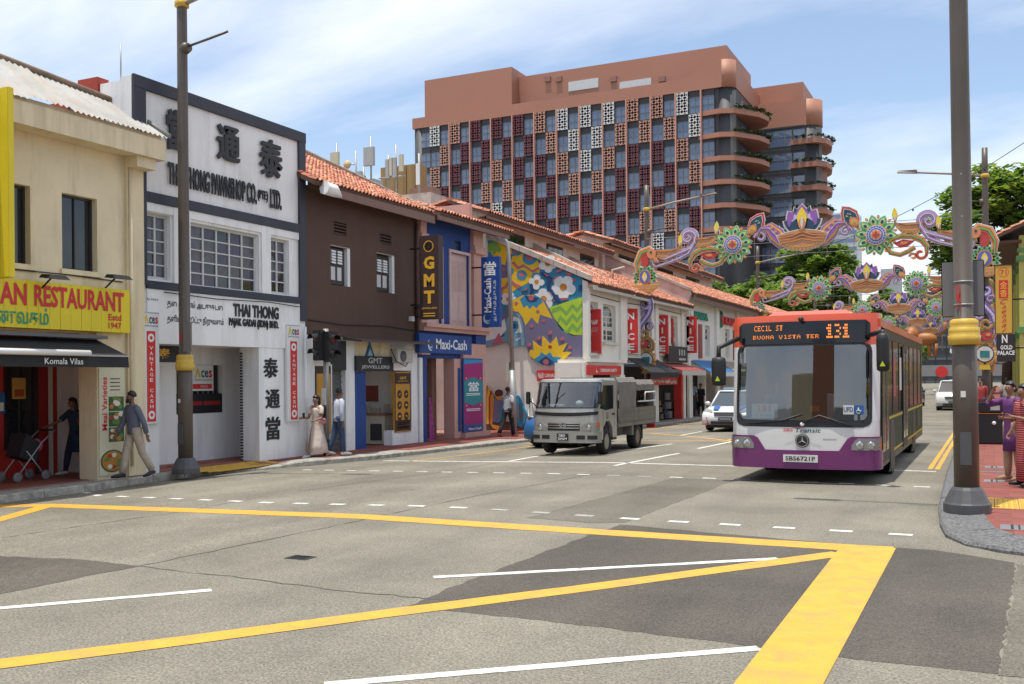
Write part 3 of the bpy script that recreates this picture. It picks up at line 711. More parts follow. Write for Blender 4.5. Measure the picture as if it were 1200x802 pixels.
# yellow sign of vertical panels
xs_ = -15.72
y1s, zt = FX(152, 340, xs_); zb = FX(152, 391, xs_)[1]; y0s = 8.6
sg = W('signboard', 'long yellow restaurant signboard with red capitals and green Tamil script', 'sign')
n = 26
for i in range(n):
    a = y0s + (y1s - y0s) * i / n; b = y0s + (y1s - y0s) * (i + 1) / n
    bx('sign_panel', M['signyellow'], sg, xs_ - .16, xs_ + random.uniform(-.004, .002), a + .003, b - .003, zb + .01, zt - .01)
bx('sign_frame', M['signyellow'], sg, xs_ - .18, xs_ - .165, y0s, y1s + .02, zb, zt)
ya = FX(-2, 345, xs_)[0]; yb = FX(145, 365, xs_)[0]
hh = zt - zb
yI = FX(-33, 345, xs_)[0]
txt_x('INDIAN', M['txtred'], sg, xs_ + .004, FX(-46, 345, xs_)[0], FX(31, 345, xs_)[0], zb + hh * .47, zb + hh * .92, bold=.03)
txt_x('RESTAURANT', M['txtred'], sg, xs_ + .004, FX(40, 345, xs_)[0], FX(145, 345, xs_)[0], zb + hh * .47, zb + hh * .92, bold=.03)
txt_x('உணவகம்', M['txtgreen'], sg, xs_ + .004, FX(-22, 370, xs_)[0], FX(57, 370, xs_)[0], zb + hh * .09, zb + hh * .44, bold=.02)
txt_x('Estd', M['txtred'], sg, xs_ + .004, FX(127, 370, xs_)[0], FX(142, 370, xs_)[0], zb + hh * .27, zb + hh * .42)
txt_x('1947', M['txtred'], sg, xs_ + .004, FX(127, 380, xs_)[0], FX(142, 380, xs_)[0], zb + hh * .09, zb + hh * .23)
# tall yellow projecting sign
yv, zv0 = FX(12, 325, -15.15); zv1 = FX(12, 102, -15.15)[1]
vs = W('projecting_sign', 'tall yellow sign box projecting from the cream shophouse at the left edge', 'sign')
bx('sign_box', M['signyellow'], vs, -15.85, -15.15, yv - .02, yv + .1, zv0, zv1, bevel=.01)
for xx in (-15.62, -15.38): bx('sign_rib', M['signyellow'], vs, xx - .015, xx + .015, yv - .035, yv - .022, zv0 + .02, zv1 - .02)
bx('bracket', M['black'], vs, -15.95, -15.852, yv + .02, yv + .06, zv0 + .4, zv0 + .46)
# awning
aw = W('awning', 'black retractable awning over the restaurant front with white cassette edge', 'awning')
xa = -15.1; yA1 = FX(150, 420, xa)[0]; zA1 = FX(150, 419, xa)[1]; zA0 = FX(150, 431, xa)[1]
MB().hexa([(XR + .002, 8.4, 2.72), (xa, 8.4, zA1), (xa, yA1, zA1), (XR + .002, yA1, 2.72), (XR + .002, 8.4, 2.76), (xa, 8.4, zA1 + .03), (xa, yA1, zA1 + .03), (XR + .002, yA1, 2.76)]).build('canopy', M['awnblack'], aw)
b = MB(); nf = 30
prev = None
rows_ = []
for i in range(nf + 1):
    yy = 8.4 + (yA1 - 8.4) * i / nf; rows_.append([(xa + .01 * sin(i * 1.3), yy, zA1), (xa + .012 + .015 * sin(i * 1.3), yy, zA0)])
b.loft(rows_, close=False).build('valance', M['awnblack'], aw)
MB().tube([(xa + .05, 8.4, zA1 + .06), (xa + .05, FX(103, 413, xa)[0], zA1 + .06)], .055, 8).build('front_bar', M['white'], aw)
bx('front_rail', C('grey_rail', (0.35, 0.35, 0.34)), aw, xa - .02, xa + .02, 8.4, yA1, zA1 + .005, zA1 + .035)
bx('hood', C('grey_hood', (0.12, 0.12, 0.125)), aw, XR + .002, XR + .3, 8.4, yA1 + .02, 2.765, 2.83)
txt_x('Komala Vilas', M['txtwhite'], aw, xa + .03, FX(51, 425, xa)[0], FX(96, 425, xa)[0], zA0 + .05, zA1 - .04, bold=.0)
# food banner on the pillar
bn = W('banner', 'tall cream menu banner with red sideways lettering and food photos', 'banner')
xb_ = XR + .03; y0b, z1b = FX(116, 432, xb_); y1b, z0b = FX(147, 551, xb_); z0b = 0.06
bx('sheet', C('banner_cream', (0.58, 0.55, 0.40)), bn, xb_ - .028, xb_, y0b, y1b, z0b, z1b)
bw = y1b - y0b; bh = z1b - z0b
text('Meal Varieties', M['txtred'], bn, (xb_, y0b + bw * .30, z0b + bh * .42), (0, 0, 1), (0, -1, 0), bh * .50, bw * .2, bold=.02)
food = [C('leaf_green', (0.10, 0.22, 0.05)), C('curry', (0.45, 0.20, 0.03)), C('rice', (0.70, 0.66, 0.55)), C('sauce', (0.35, 0.06, 0.02)), C('banana_leaf', (0.03, 0.10, 0.03))]
for i in range(3):
    za = z0b + bh * (.70 - .145 * i) - bh * .1; zc = za + bh * .135
    ph = plate(bn, 'food_photo', food[4], xb_ + .002, y0b + bw * .36, y1b - bw * .05, za, zc)
    b = MB()
    for q in range(7):
        cy, cz = random.uniform(y0b + bw * .45, y1b - bw * .15), random.uniform(za + .04, zc - .04); r = random.uniform(.03, .07)
        b.prism([(cy + r * 1.3 * cos(t * pi / 5), cz + min(r, .05) * sin(t * pi / 5)) for t in range(10)], 'X', xb_ + .007, xb_ + .009 + q * .0007, q % 4)
    b.build('food', food[:4], ph)
b = MB(); cy, cz, r = (y0b + y1b) / 2, z0b + bh * .13, bw * .47
for k_, (rr, mi) in enumerate(((1.0, 4), (.88, 1))): b.prism([(cy + r * rr * cos(t * pi / 12), cz + r * rr * .75 * sin(t * pi / 12)) for t in range(24)], 'X', xb_ + .002, xb_ + .006 + k_ * .003, mi)
for q in range(9):
    an = q * .7; b.prism([(cy + r * .55 * cos(an) + r * .2 * cos(t * pi / 4), cz + r * .4 * sin(an) + r * .15 * sin(t * pi / 4)) for t in range(8)], 'X', xb_ + .01, xb_ + .012 + q * .0006, q % 4)
b.build('thali_photo', food, bn)
for i in range(4): plate(bn, 'small_print', M['ink'], xb_ + .002, y0b + bw * .42, y0b + bw * .80, z1b - bh * (.10 + .035 * i), z1b - bh * (.092 + .035 * i))
# posters on the shopfront behind
po = W('poster', 'small orange food poster on the dark restaurant door', 'poster'); yy, zz_ = FX(15, 468, -18.1); y2, z2 = FX(30, 443, -18.1)
bx('paper', C('poster_orange', (0.52, 0.28, 0.06)), po, -18.125, -18.1, yy, y2, zz_, z2); plate(po, 'food_photo', food[3], -18.098, yy + .04, y2 - .04, zz_ + .05, zz_ + .2)
po = W('poster', 'blue poster on the red shopfront wall at the left edge', 'poster'); yy, zz_ = FX(-8, 485, -18.1); y2, z2 = FX(6, 460, -18.1)
bx('paper', C('poster_blue', (0.02, 0.10, 0.30)), po, -18.19, -18.1, yy, y2, zz_, z2); plate(po, 'food_photo', food[2], -18.098, yy + .04, y2 - .04, zz_ + .05, zz_ + .22)

# ------------------------------------------------------------------ pawnshop
pw = W('shophouse', 'white pawnshop shophouse with navy bands and large black Chinese characters', 'building')
Y0, Y1 = 15.14, 20.85
wn = [(15.5, 16.19, 4.1, 5.5), (16.79, 19.08, 4.03, 5.46), (19.51, 20.22, 4.08, 5.46)]
MB().wallx(XF, 0.3, Y0, Y1, 2.73, 8.27, wn).build('wall', M['pwhite'], pw)
bx('wall', M['pwhite'], pw, -30, XF - .302, Y0 + .2, Y1, 5.9, 7.6)
for nm, a, b, c, d in (('top_band', Y0, Y1 + .02, 8.04, 8.30), ('band', Y0 + .14, 20.585, 5.70, 5.92), ('band', Y0 + .33, 20.585, 3.88, 4.05)):
    bx(nm, M['navy'], pw, XF + .002, XF + .07, a, b, c, d, bevel=.006)
bx('side_band', M['navy'], pw, XF + .002, XF + .065, Y0, Y0 + .33, 3.95, 8.038); bx('side_band', M['navy'], pw, XF + .002, XF + .065, 20.59, Y1, 3.45, 8.038)
bx('parapet_return', M['pwhite'], pw, XF - .9, XF - .302, Y0 + .003, Y0 + .199, 6.5, 8.2)
bx('parapet_post', M['redoxide'], pw, XF - 1.5, XF - .92, Y0 - .05, Y0 + .25, 6.6, 8.35); bx('party_wall', M['redoxide'], pw, XF - 3.4, XF - 1.52, Y0 - .05, Y0 + .25, 6.6, 7.95)
MB().tube([(XF - .4, Y0 + .1, 8.2), (XF - .4, Y0 + .1, 9.0)], .015, 5).build('lightning_rod', M['galv'], pw)
for (a, b, c, d), cols in zip(wn, (2, 5, 2)):
    window_x(pw, XF - .1, a, b, c, d, cols, 5, C('window_white', (0.55, 0.55, 0.54), 0.6), [M['curtain'], M['curtain2'], M['curtain'], M['glass_dark']], bar=.045)
for a, b in ((16.25, 16.74), (19.13, 19.46)): bx('window_pier', M['pwhite'], pw, XF + .002, XF + .05, a, b, 4.051, 5.698)
bx('window_head', M['pwhite'], pw, XF + .002, XF + .04, 15.48, 20.58, 5.52, 5.698)
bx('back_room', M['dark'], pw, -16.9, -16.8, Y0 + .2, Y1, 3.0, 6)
# main name
txt_x('THAI THONG PAWNSHOP CO.', M['ink'], pw, XF + .03, FX(195, 205, XF)[0], FX(299, 240, XF)[0], 6.17, 6.66, bold=.03, depth=.03)
txt_x('(PTE)', M['ink'], pw, XF + .03, FX(300.5, 240, XF)[0], FX(312, 240, XF)[0], 6.27, 6.55, bold=.01, depth=.03)
txt_x('LTD.', M['ink'], pw, XF + .03, FX(315, 240, XF)[0], FX(328, 240, XF)[0], 6.17, 6.64, bold=.03, depth=.03)
for ch, p0, p1, q0, q1 in (('當', 193, 213, 127, 180), ('通', 252, 278, 146, 193), ('泰', 302, 328, 162, 212)):
    ya, z1 = FX(p0, q0, XF); yb, z0 = FX(p1, q1, XF); ya = FX(p0, (q0 + q1) / 2, XF)[0]
    txt_x(ch, M['ink'], pw, XF + .03, ya, yb, FX((p0 + p1) / 2, q1 - 3, XF)[1], FX((p0 + p1) / 2, q0 + 3, XF)[1], bold=.014, depth=.035); txt_x(ch, M['ink'], pw, XF + .034, ya + .04, yb + .04, FX((p0 + p1) / 2, q1 - 3, XF)[1] + .02, FX((p0 + p1) / 2, q0 + 3, XF)[1] + .02, bold=.014, depth=.034)
# lower fascia
fs = bx('fascia', M['pwhite'], pw, XF + .002, XF + .045, 15.48, 20.58, 2.73, 3.878)
xl = XF + .047
txt_x('THAI THONG', M['ink'], pw, xl, FX(273, 365, xl)[0], FX(326, 365, xl)[0], FX(300, 373, xl)[1], FX(300, 358, xl)[1], bold=.035, depth=.02)
txt_x('PAJAK GADAI (SDN) BHD.', M['ink'], pw, xl, FX(268, 380, xl)[0], FX(326, 380, xl)[0], FX(297, 386, xl)[1], FX(297, 374.5, xl)[1], bold=.03, depth=.02)
txt_x('தை தொங் அடகுகடை', M['ink'], pw, xl, FX(196, 365, xl)[0], FX(261, 365, xl)[0], FX(230, 364.5, xl)[1], FX(230, 353.5, xl)[1], bold=.02)
txt_x('தனியார் கூட்டு நிறுவனம்', M['ink'], pw, xl, FX(196, 377, xl)[0], FX(262, 377, xl)[0], FX(230, 382, xl)[1], FX(230, 371, xl)[1], bold=.02)
txt_x('RJ 5964', M['ink'], pw, xl, FX(172, 352, xl)[0], FX(185, 353, xl)[0], 3.62, 3.68, bold=0)
# ground floor: pillars, recess
bx('pillar', M['pwhite'], pw, XF - .45, XF - .002, YR1 + .01, 15.82, -0.05, 2.729)
bx('pillar', M['pwhite'], pw, XF - .55, XF + .03, 19.0, 19.88, -0.05, 2.728)
bx('wall', M['pwhite'], pw, XF - .45, XF - .003, 19.88, Y1, -0.05, 2.729)
XB = -17.45
bwin = (FX(238, 440, XB)[0] - .9, FX(261, 440, XB)[0], FX(250, 484, XB)[1], FX(250, 428, XB)[1])
MB().wallx(XB, .15, 17.0, 20.9, -0.05, 2.95, [bwin]).build('back_wall', M['pwhite'], pw)
bx('ceiling', M['pwhite'], pw, XB - .4, XF - .31, 15.3, 20.9, 2.75, 2.8)
bx('side_wall', M['pwhite'], pw, XB, XF - .56, 20.0, 20.1, -0.05, 2.75)
bx('floor', M['tilefloor'], pw, XB - .5, -16.1, 15.3, 20.9, -0.2, -.012)
bx('doorway', M['dark'], pw, XB - .55, XB - .45, 15.3, 17.0, -0.05, 2.75)
bx('door', C('green_door', (0.05, 0.075, 0.075), 0.5), pw, XB - .445, XB - .38, 16.1, 16.75, -0.02, 2.1)
bx('door_frame', C('grey_frame', (0.4, 0.4, 0.39)), pw, XB - .44, XB - .3, 16.78, 16.98, -0.05, 2.3)
bb = plate(pw, 'name_board', M['ink'], XB + .9, 15.9, 17.3, 2.35, 2.72); txt_x('通泰', M['gold_txt'], pw, XB + .906, 16.0, 16.7, 2.42, 2.66)
bx('window_box', M['dark'], pw, XB - .35, XB - .151, bwin[0] - .1, bwin[1] + .1, bwin[2] - .1, bwin[3] + .1)
for k in range(9):
    yy = bwin[0] + (bwin[1] - bwin[0]) * (k + .5) / 9; bx('window_bar', M['galv'], pw, XB - .09, XB - .07, yy - .012, yy + .012, bwin[2] + .35, bwin[3])
bx('display_board', M['ink'], pw, XB - .05, XB - .02, bwin[0], bwin[1] - .01, bwin[2] + .005, bwin[2] + .48)
txt_x('▬ ▬▬ ▬▬▬', C('led_red', (0.35, 0.02, 0.02)), pw, XB - .016, bwin[0] + .25, bwin[1] - .1, bwin[2] + .2, bwin[2] + .3, bold=.01)
for ch, q0, q1, pp in (('泰', 420, 443, 316), ('通', 457, 479, 318), ('當', 489, 516, 318)):
    xx = XF + .03; txt_x(ch, M['ink'], pw, xx + .002, FX(pp - 7.5, 450, xx)[0], FX(pp + 9, 450, xx)[0], FX(pp, q1, xx)[1], FX(pp, q0, xx)[1], bold=.012, depth=.01); txt_x(ch, M['ink'], pw, xx + .004, FX(pp - 7.5, 450, xx)[0] + .02, FX(pp + 9, 450, xx)[0] + .02, FX(pp, q1, xx)[1] + .01, FX(pp, q0, xx)[1] + .01, bold=.012, depth=.01)
ml = W('mailbox', 'beige wall mailbox in the white pawnshop recess', 'mailbox'); yy, zz_ = FX(288, 470, XB)
bx('box', C('beige_metal', (0.42, 0.40, 0.33)), ml, XB + .002, XB + .14, yy - .14, yy + .14, zz_ - .16, zz_ + .2, bevel=.01); bx('slot', M['ink'], ml, XB + .141, XB + .146, yy - .09, yy + .09, zz_ + .1, zz_ + .125)
ml = W('intercom', 'small grey door intercom on the recess wall beside the mailbox', 'intercom'); yy, zz_ = FX(298, 456, XB)
bx('housing', C('grey_frame', (0.4, 0.4, 0.39)), ml, XB + .002, XB + .04, yy - .05, yy + .05, zz_ - .1, zz_ + .08); bx('button', M['ink'], ml, XB + .041, XB + .046, yy - .02, yy + .02, zz_ - .05, zz_ - .01)
for k in range(30): pass
tr = MB()
for k in range(38): tr.box(XF - .52, XF - .47, 18.95, 18.998, -.02 + k * .07, .02 + k * .07)
tr.build('folded_grille', M['ink'], pw, 'stuff')
# vertical signs
def aces(t, x, y0, y1, z0, z1):
    w_ = y1 - y0; h_ = z1 - z0
    b = MB(); b.prism([(y0, z0 + h_ * .3), (y0 + w_ * .1, z0 + h_ * .3), (y0 + w_ * .17, z0 + h_ * .75), (y0 + w_ * .24, z0 + h_ * .3), (y0 + w_ * .34, z0 + h_ * .3), (y0 + w_ * .2, z1), (y0 + w_ * .14, z1)], 'X', x + .001, x + .005); b.build('logo_mark', C('aces_yellow', (0.65, 0.5, 0.03)), t)
    txt_x('ce', C('aces_dark', (0.04, 0.10, 0.12)), t, x, y0 + w_ * .36, y0 + w_ * .78, z0 + h_ * .3, z0 + h_ * .82, bold=.025)
    txt_x('s', M['txtred'], t, x, y0 + w_ * .80, y1, z0 + h_ * .3, z0 + h_ * .82, bold=.025)
    txt_x('PACIFIC HOLDINGS', M['ink'], t, x, y0, y1, z0 + h_ * .08, z0 + h_ * .2, bold=0)
def vantage(lbl, x, pl, pr_, ptop, pbot, py):
    y0 = FX(pl, py, x)[0]; y1 = FX(pr_, py, x)[0]; z1 = FX((pl + pr_) / 2, ptop, x)[1]; z0 = FX((pl + pr_) / 2, pbot, x)[1]
    t = W('wall_sign', lbl, 'sign', 'vertical red pawnbroker signs')
    bx('board', M['white'], t, x - .07, x, y0, y1, z0, z1, bevel=.005); w_ = y1 - y0; h_ = z1 - z0
    bx('frame_edge', C('grey_frame', (0.4, 0.4, 0.39)), t, x + .001, x + .01, y0, y1, z1 - .02, z1)
    plate(t, 'red_panel', M['red'], x + .002, y0 + w_ * .25, y1 - w_ * .25, z0 + h_ * .02, z1 - h_ * .17)
    aces(t, x + .001, y0 + w_ * .1, y1 - w_ * .08, z1 - h_ * .14, z1 - h_ * .02)
    s_ = 'VANTAGE CASH'; zt_ = z1 - h_ * .29; zb_ = z0 + h_ * .14; n_ = len(s_)
    for i, ch in enumerate(s_):
        if ch == ' ': continue
        zz0 = zt_ - (zt_ - zb_) * (i + 1) / n_; hh_ = (zt_ - zb_) / n_ * .66; cw = w_ * .2
        txt_x(ch, M['txtwhite'], t, x + .007, (y0 + y1) / 2 - cw / 2, (y0 + y1) / 2 + cw / 2, zz0, zz0 + hh_, bold=.015)
    for zc in (z1 - h_ * .23, z0 + h_ * .08):
        b = MB(); cy = (y0 + y1) / 2; r = w_ * .19
        outer = [(cy + r * cos(a * pi / 8), zc + r * sin(a * pi / 8)) for a in range(16)]; inner = [(cy + r * .45 * cos(a * pi / 8), zc + r * .45 * sin(a * pi / 8)) for a in range(16)]
        b.add([(x + .008, *p_) for p_ in outer + inner], [(i, (i + 1) % 16, 16 + (i + 1) % 16, 16 + i) for i in range(16)]); b.build('emblem', M['txtwhite'], t)
    return t
vantage('vertical white and red cash sign on the left pillar behind the walking man', XF + .085, 167, 187, 366, 497, 430)
vantage('vertical white and red cash sign on the white wall right of the Chinese characters', XF + .085, 336.5, 352, 381, 494, 440)
ac = W('wall_sign', 'square white company sign above the barred pawnshop window', 'sign'); xx = XB + .03
y0, z1 = FX(224, 428, xx); y1, z0 = FX(250, 458, xx); y0 = FX(224, 440, xx)[0]; y1 = FX(250, 440, xx)[0]
bx('board', M['white'], ac, xx - .03, xx, y0, y1, z0, z1); aces(ac, xx + .001, y0 + .12, y1 - .05, z0 + .22, z1 - .06)
plate(ac, 'red_panel', M['red'], xx + .002, y0 + .05, y1 - .06, z0 + .05, z0 + .17); txt_x('VANTAGE CASH', M['txtwhite'], ac, xx + .007, y0 + .3, y1 - .2, z0 + .08, z0 + .14, bold=0)
ac = W('wall_sign', 'white company sign on the walkway wall half hidden by the menu banner', 'sign'); xx = -18.16
y0 = FX(92, 440, xx)[0]; y1 = y0 + .9; z1 = FX(100, 430, xx)[1]; z0 = FX(100, 458, xx)[1]
bx('board', M['white'], ac, -18.199, xx, y0, y1, z0, z1); aces(ac, xx + .001, y0 + .05, y1 - .02, z0 + .22, z1 - .02)
plate(ac, 'red_panel', M['red'], xx + .002, y0 + .03, y1 - .06, z0 + .05, z0 + .16); txt_x('VANTAGE CASH', M['txtwhite'], ac, xx + .007, y0 + .2, y1 - .2, z0 + .08, z0 + .14, bold=0)
wb = W('shop_window', 'dark barred window in the white walkway wall beside the menu banner', 'window'); y0 = FX(93, 480, -18.17)[0]; z1 = FX(100, 458, -18.17)[1]; z0 = FX(100, 495, -18.17)[1]
bx('glazing', M['glass_dark'], wb, -18.199, -18.175, y0, y0 + .85, z0, z1 - .01)
for k in range(5): bx('bar', M['galv'], wb, -18.17, -18.155, y0 + .1 + k * .15, y0 + .12 + k * .15, z0 + .45, z1 - .012)
# ------------------------------------------------------------------ brown jeweller's shophouse
bw_ = W('shophouse', 'dark brown plastered shophouse with orange tiled roof and two small shuttered windows', 'building')
Y0, Y1 = 20.86, 26.42
wn = [(21.98, 22.86, 4.50, 5.54), (24.2, 25.12, 4.48, 5.58)]; vn = [(22.13, 22.71, 5.88, 6.22), (24.39, 24.98, 5.9, 6.2)]
MB().wallx(XF, 0.28, Y0, Y1, 3.12, 7.0, wn + vn).build('wall', M['brown'], bw_)
for a, b, c, d in wn:
    f = bx('shutter_frame', C('shutter_dark', (0.045, 0.035, 0.03)), bw_, XF - .12, XF - .08, a + .03, b - .16, c + .03, d - .03)
    for i in range(2):
        ya = a + .10 + i * (b - a - .3) / 2; yb = ya + (b - a - .3) / 2 - .1
        bx('glass_pane', C('frosted', (0.55, 0.56, 0.57), 0.3), f, XF - .079, XF - .07, ya, yb, c + .14, c + .5)
        sl = MB()
        for k in range(5): sl.hexa([(XF - .079, ya, c + .6 + k * .075), (XF - .03, ya, c + .585 + k * .075), (XF - .03, yb, c + .585 + k * .075), (XF - .079, yb, c + .6 + k * .075), (XF - .079, ya, c + .655 + k * .075), (XF - .05, ya, c + .645 + k * .075), (XF - .05, yb, c + .645 + k * .075), (XF - .079, yb, c + .655 + k * .075)])
        sl.build('louvre', M['white'], f)
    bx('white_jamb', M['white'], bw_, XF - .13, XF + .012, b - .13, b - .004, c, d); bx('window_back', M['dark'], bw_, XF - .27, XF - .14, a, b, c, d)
    bx('lintel', C('bare_lintel', (0.3, 0.27, 0.22)), bw_, XF + .002, XF + .012, a - .02, b, d, d + .03)
for a, b, c, d in vn:
    v = bx('vent', C('vent_dark', (0.028, 0.02, 0.017)), bw_, XF - .2, XF - .1, a, b, c, d)
    for k in range(4): bx('vent_slat', M['brown'], v, XF - .09, XF - .02, a, b, c + .02 + k * .085, c + .055 + k * .085)
MB().tube([(XF + .06, Y1 - .1, 3.2), (XF + .06, Y1 - .1, 6.7)], .04, 7).build('drainpipe', M['brown'], bw_)
bx('junction_box', M['white'], bw_, XF + .002, XF + .1, Y1 - .5, Y1 - .32, 3.7, 3.85)
E0, E1 = (-15.42, Y0 - .3, 6.98), (-15.42, Y1 + .16, 7.02)
RX = -20.5
tile_roof(bw_, E0, E1, (RX, Y0 - .3, 9.4), (RX, Y1 + .16, 9.4), 0.17, 0.27)
bx('fascia', C('weathered_fascia', (0.21, 0.115, 0.085), dirt=.4), bw_, -15.52, -15.45, Y0 + .02, Y1 + .2, 6.72, 6.95)
bx('eave_fill', C('roof_timber', (0.10, 0.055, 0.04)), bw_, -15.9, -15.6, Y0 + .01, Y1, 6.9, 7.08)
coping(bw_, (-15.6, Y1 + .2, 7.18), (RX, Y1 + .2, 9.62), .3, .25, C('mossy_coping', (0.24, 0.19, 0.15), 0.9, var=.4, scale=4, dirt=.8, dcol=(.07, .055, .05), streak=False))
MB().tube([(-15.35, Y0 - .02, 6.85), (-15.3, Y0 + .3, 6.82), (-15.4, Y0 + .75, 6.75)], [.18, .17, .05], 8).build('white_flashing', M['pwhite'], bw_)
# canopy and shopfront
MB().hexa([(XF + .002, 22.5, 3.02), (-15.3, 22.4, 2.95), (-15.3, Y1 + .1, 2.98), (XF + .002, Y1 - .01, 3.02), (XF + .002, 22.5, 3.12), (-15.3, 22.4, 3.0), (-15.3, Y1 + .1, 3.03), (XF + .002, Y1 - .01, 3.12)]).build('canopy', C('brown_canopy', (0.085, 0.06, 0.05)), bw_)
xs = -16.1
bx('wall', M['pwhite'], bw_, xs - .2, XF + .02, Y0, 21.9, -.05, 3.11); bx('ledge', M['pwhite'], bw_, XF + .021, XF + .12, 21.2, 21.95, 2.42, 2.5)
for k, (a, b, z0, z1, nm, m_) in enumerate([(22.62, 23.05, -.05, 3.1, 'pillar', 'pwhite'), (26.05, Y1 - .01, -.05, 3.1, 'pillar', 'pwhite'), (24.95, 26.04, -.05, .42, 'plinth', 'pwhite'), (24.95, 26.04, 2.2, 3.1, 'lintel', 'pwhite'), (23.06, 24.94, 2.6, 3.1, 'lintel', 'cream')]):
    bx(nm, M[m_], bw_, xs - .2, XF - .003, a, b, z0, z1)
bx('side_panel', M['cobalt'], bw_, xs - .1, xs + .09, 23.06, 23.6, -.03, 2.16)
bx('shutter_housing', M['ink'], bw_, xs - .2, xs + .14, 21.91, 22.6, 2.2, 3.0)
sh = MB()
for k in range(30): sh.box(xs - .1, xs - .06 + (.02 if k % 2 else 0), 21.9, 22.62, -.03 + k * .075, .04 + k * .075)
sh.build('roller_shutter', C('shutter_grey', (0.10, 0.10, 0.10), .5), bw_, 'stuff')
bx('shop_floor', M['tilefloor'], bw_, -21, XF - .3, 23, 25, -.2, -.011)
bx('shop_wall', M['pwhite'], bw_, -20.2, -20, 20.9, 26.2, -.05, 3); bx('shop_wall', M['pwhite'], bw_, -20, xs - .21, 26.2, 26.3, -.05, 3); bx('shop_ceiling', M['pwhite'], bw_, -20, xs - .21, 21, 26.2, 2.9, 3); bx('shop_column', M['cream'], bw_, -16.75, -16.5, 25.9, 26.19, -.05, 2.9)
ct = W('shop_counter', 'glass topped jewellery counter inside the brown shop doorway', 'counter')
bx('base', C('counter_cream', (0.50, 0.46, 0.34)), ct, -18.6, -16.5, 25.3, 25.8, -.01, .85); bx('top', C('counter_wood', (0.25, 0.13, 0.06)), ct, -18.65, -16.45, 25.25, 25.85, .85, .9); bx('counter_recess', M['ink'], ct, -17.0, -16.6, 25.28, 25.299, .1, .6)
bx('glass_case', glass('case_glass', (.5, .5, .45), .05, .35), ct, -18.6, -16.6, 25.4, 25.75, .9, 1.2)
for k in range(9):
    y = -18.4 + k * .2; MB().lathe([(.03, 0), (.06, .05), (.05, .14), (.02, .18)], (y, 25.5 + .1 * (k % 2), .9), 8).build('necklace_bust', [M['gold_txt'], C('counter_wood', (0.25, 0.13, 0.06)), C('wine', (.25, .03, .04))][k % 3], ct)
bx('wall_picture', C('picture_red', (.28, .05, .03)), ct, -17.9, -17.3, 26.17, 26.19, 1.25, 1.75)
def sub(parent, nm, m_, x, y0, y1, z0, z1, d=.006): return plate(parent, nm, m_, x, y0, y1, z0, z1, d)
t, L_ = board('wall_sign', 'black jeweller sign board with grey capitals above the open doorway', 'sign', xs + .18, 23.03, 24.93, 2.17, 2.6, M['ink'])
L_('GMT', C('sign_grey', (.42, .43, .42)), .30, .68, .52, .90, bold=.02); L_('JEWELLERS', C('sign_grey', (.42, .43, .42)), .12, .88, .12, .40, bold=.03)
tr = W('wall_sign', 'small blue triangular sign above the jeweller board', 'sign'); yy, zz_ = FX(433, 412, xs + .1)
MB().prism([(yy - .28, zz_ - .2), (yy + .28, zz_ - .2), (yy, zz_ + .27)], 'X', xs + .08, xs + .12).build('board', C('tri_blue', (.02, .10, .22)), tr); MB().prism([(yy - .13, zz_ - .13), (yy + .13, zz_ - .13), (yy, zz_ + .09)], 'X', xs + .121, xs + .126).build('emblem', C('tri_light', (.25, .5, .6)), tr)
ac = W('air_conditioner', 'cream air conditioner with hanging cables under the brown canopy', 'air conditioner'); yy, zz_ = FX(470, 418, xs + .2)
bx('housing', C('ac_cream', (.5, .48, .42)), ac, xs + .0, xs + .35, yy - .45, yy + .45, zz_ - .2, zz_ + .22, bevel=.02)
MB().lathe([(.16, 0), (.16, .02), (.02, .03)], (xs + .352, yy - .12, zz_), 16, axis='X').build('fan_grille', C('grey_hood', (.12, .12, .125)), ac)
MB().tube([(xs + .3, yy - .7, zz_ + .2), (xs + .35, yy - .5, zz_ - .15), (xs + .36, yy, zz_ - .3), (xs + .3, yy + .5, zz_ + .1)], .015, 5).build('cable', M['ink'], ac)
t, L_ = board('poster', 'tall orange jeweller poster with six round brown medallions', 'poster', XF + .03, 25.06, 25.94, .36, 2.16, C('poster_amber', (.50, .24, .025)))
def pl(u0, u1, v0, v1, m_, nm): 
    return MB().box(.002, .006, -.44 + u0 * .88, -.44 + u1 * .88, v0 * 1.8, v1 * 1.8).build(nm, m_, t)
pb = C('poster_brown', (.045, .018, .012))
pl(.05, .95, .80, .98, pb, 'header'); pl(.04, .96, .02, .20, pb, 'footer'); pl(0, .04, 0, 1, pb, 'edge'); pl(.96, 1, 0, 1, pb, 'edge')
L_('GMT', M['gold_txt'], .3, .72, .875, .92, off=.009); L_('JEWELLERS', M['gold_txt'], .2, .82, .83, .855, off=.009, bold=0); [pl(.15, .85, v, v + .012, m_, 'small_print') for v, m_ in ((.15, M['gold_txt']), (.12, M['gold_txt']), (.08, M['txtwhite']), (.06, M['txtwhite']))]
for i in range(2):
    for j in range(3):
        cy, cz = -.19 + .38 * i, .52 + .33 * j - .05
        MB().prism([(cy + .13 * cos(a * pi / 6) * (1 if a % 2 else .92), cz + .13 * sin(a * pi / 6)) for a in range(12)], 'X', .002, .006).build('medallion', pb, t)
        MB().prism([(cy + .06 * cos(a * pi / 3 + i), cz + .035 * sin(a * pi / 3 + j)) for a in range(6)], 'X', .0065, .009).build('medallion_motif', M['gold_txt'], t)
t, L_ = board('poster', 'narrow framed jewellery poster behind the woman in the white dress', 'poster', XF + .05, 21.22, 21.86, .5, 2.3, C('poster_brown', (.045, .018, .012)), .03)
MB().box(.002, .006, -.3, .3, .02, 1.6).build('picture', C('poster_amber', (.50, .24, .025)), t)
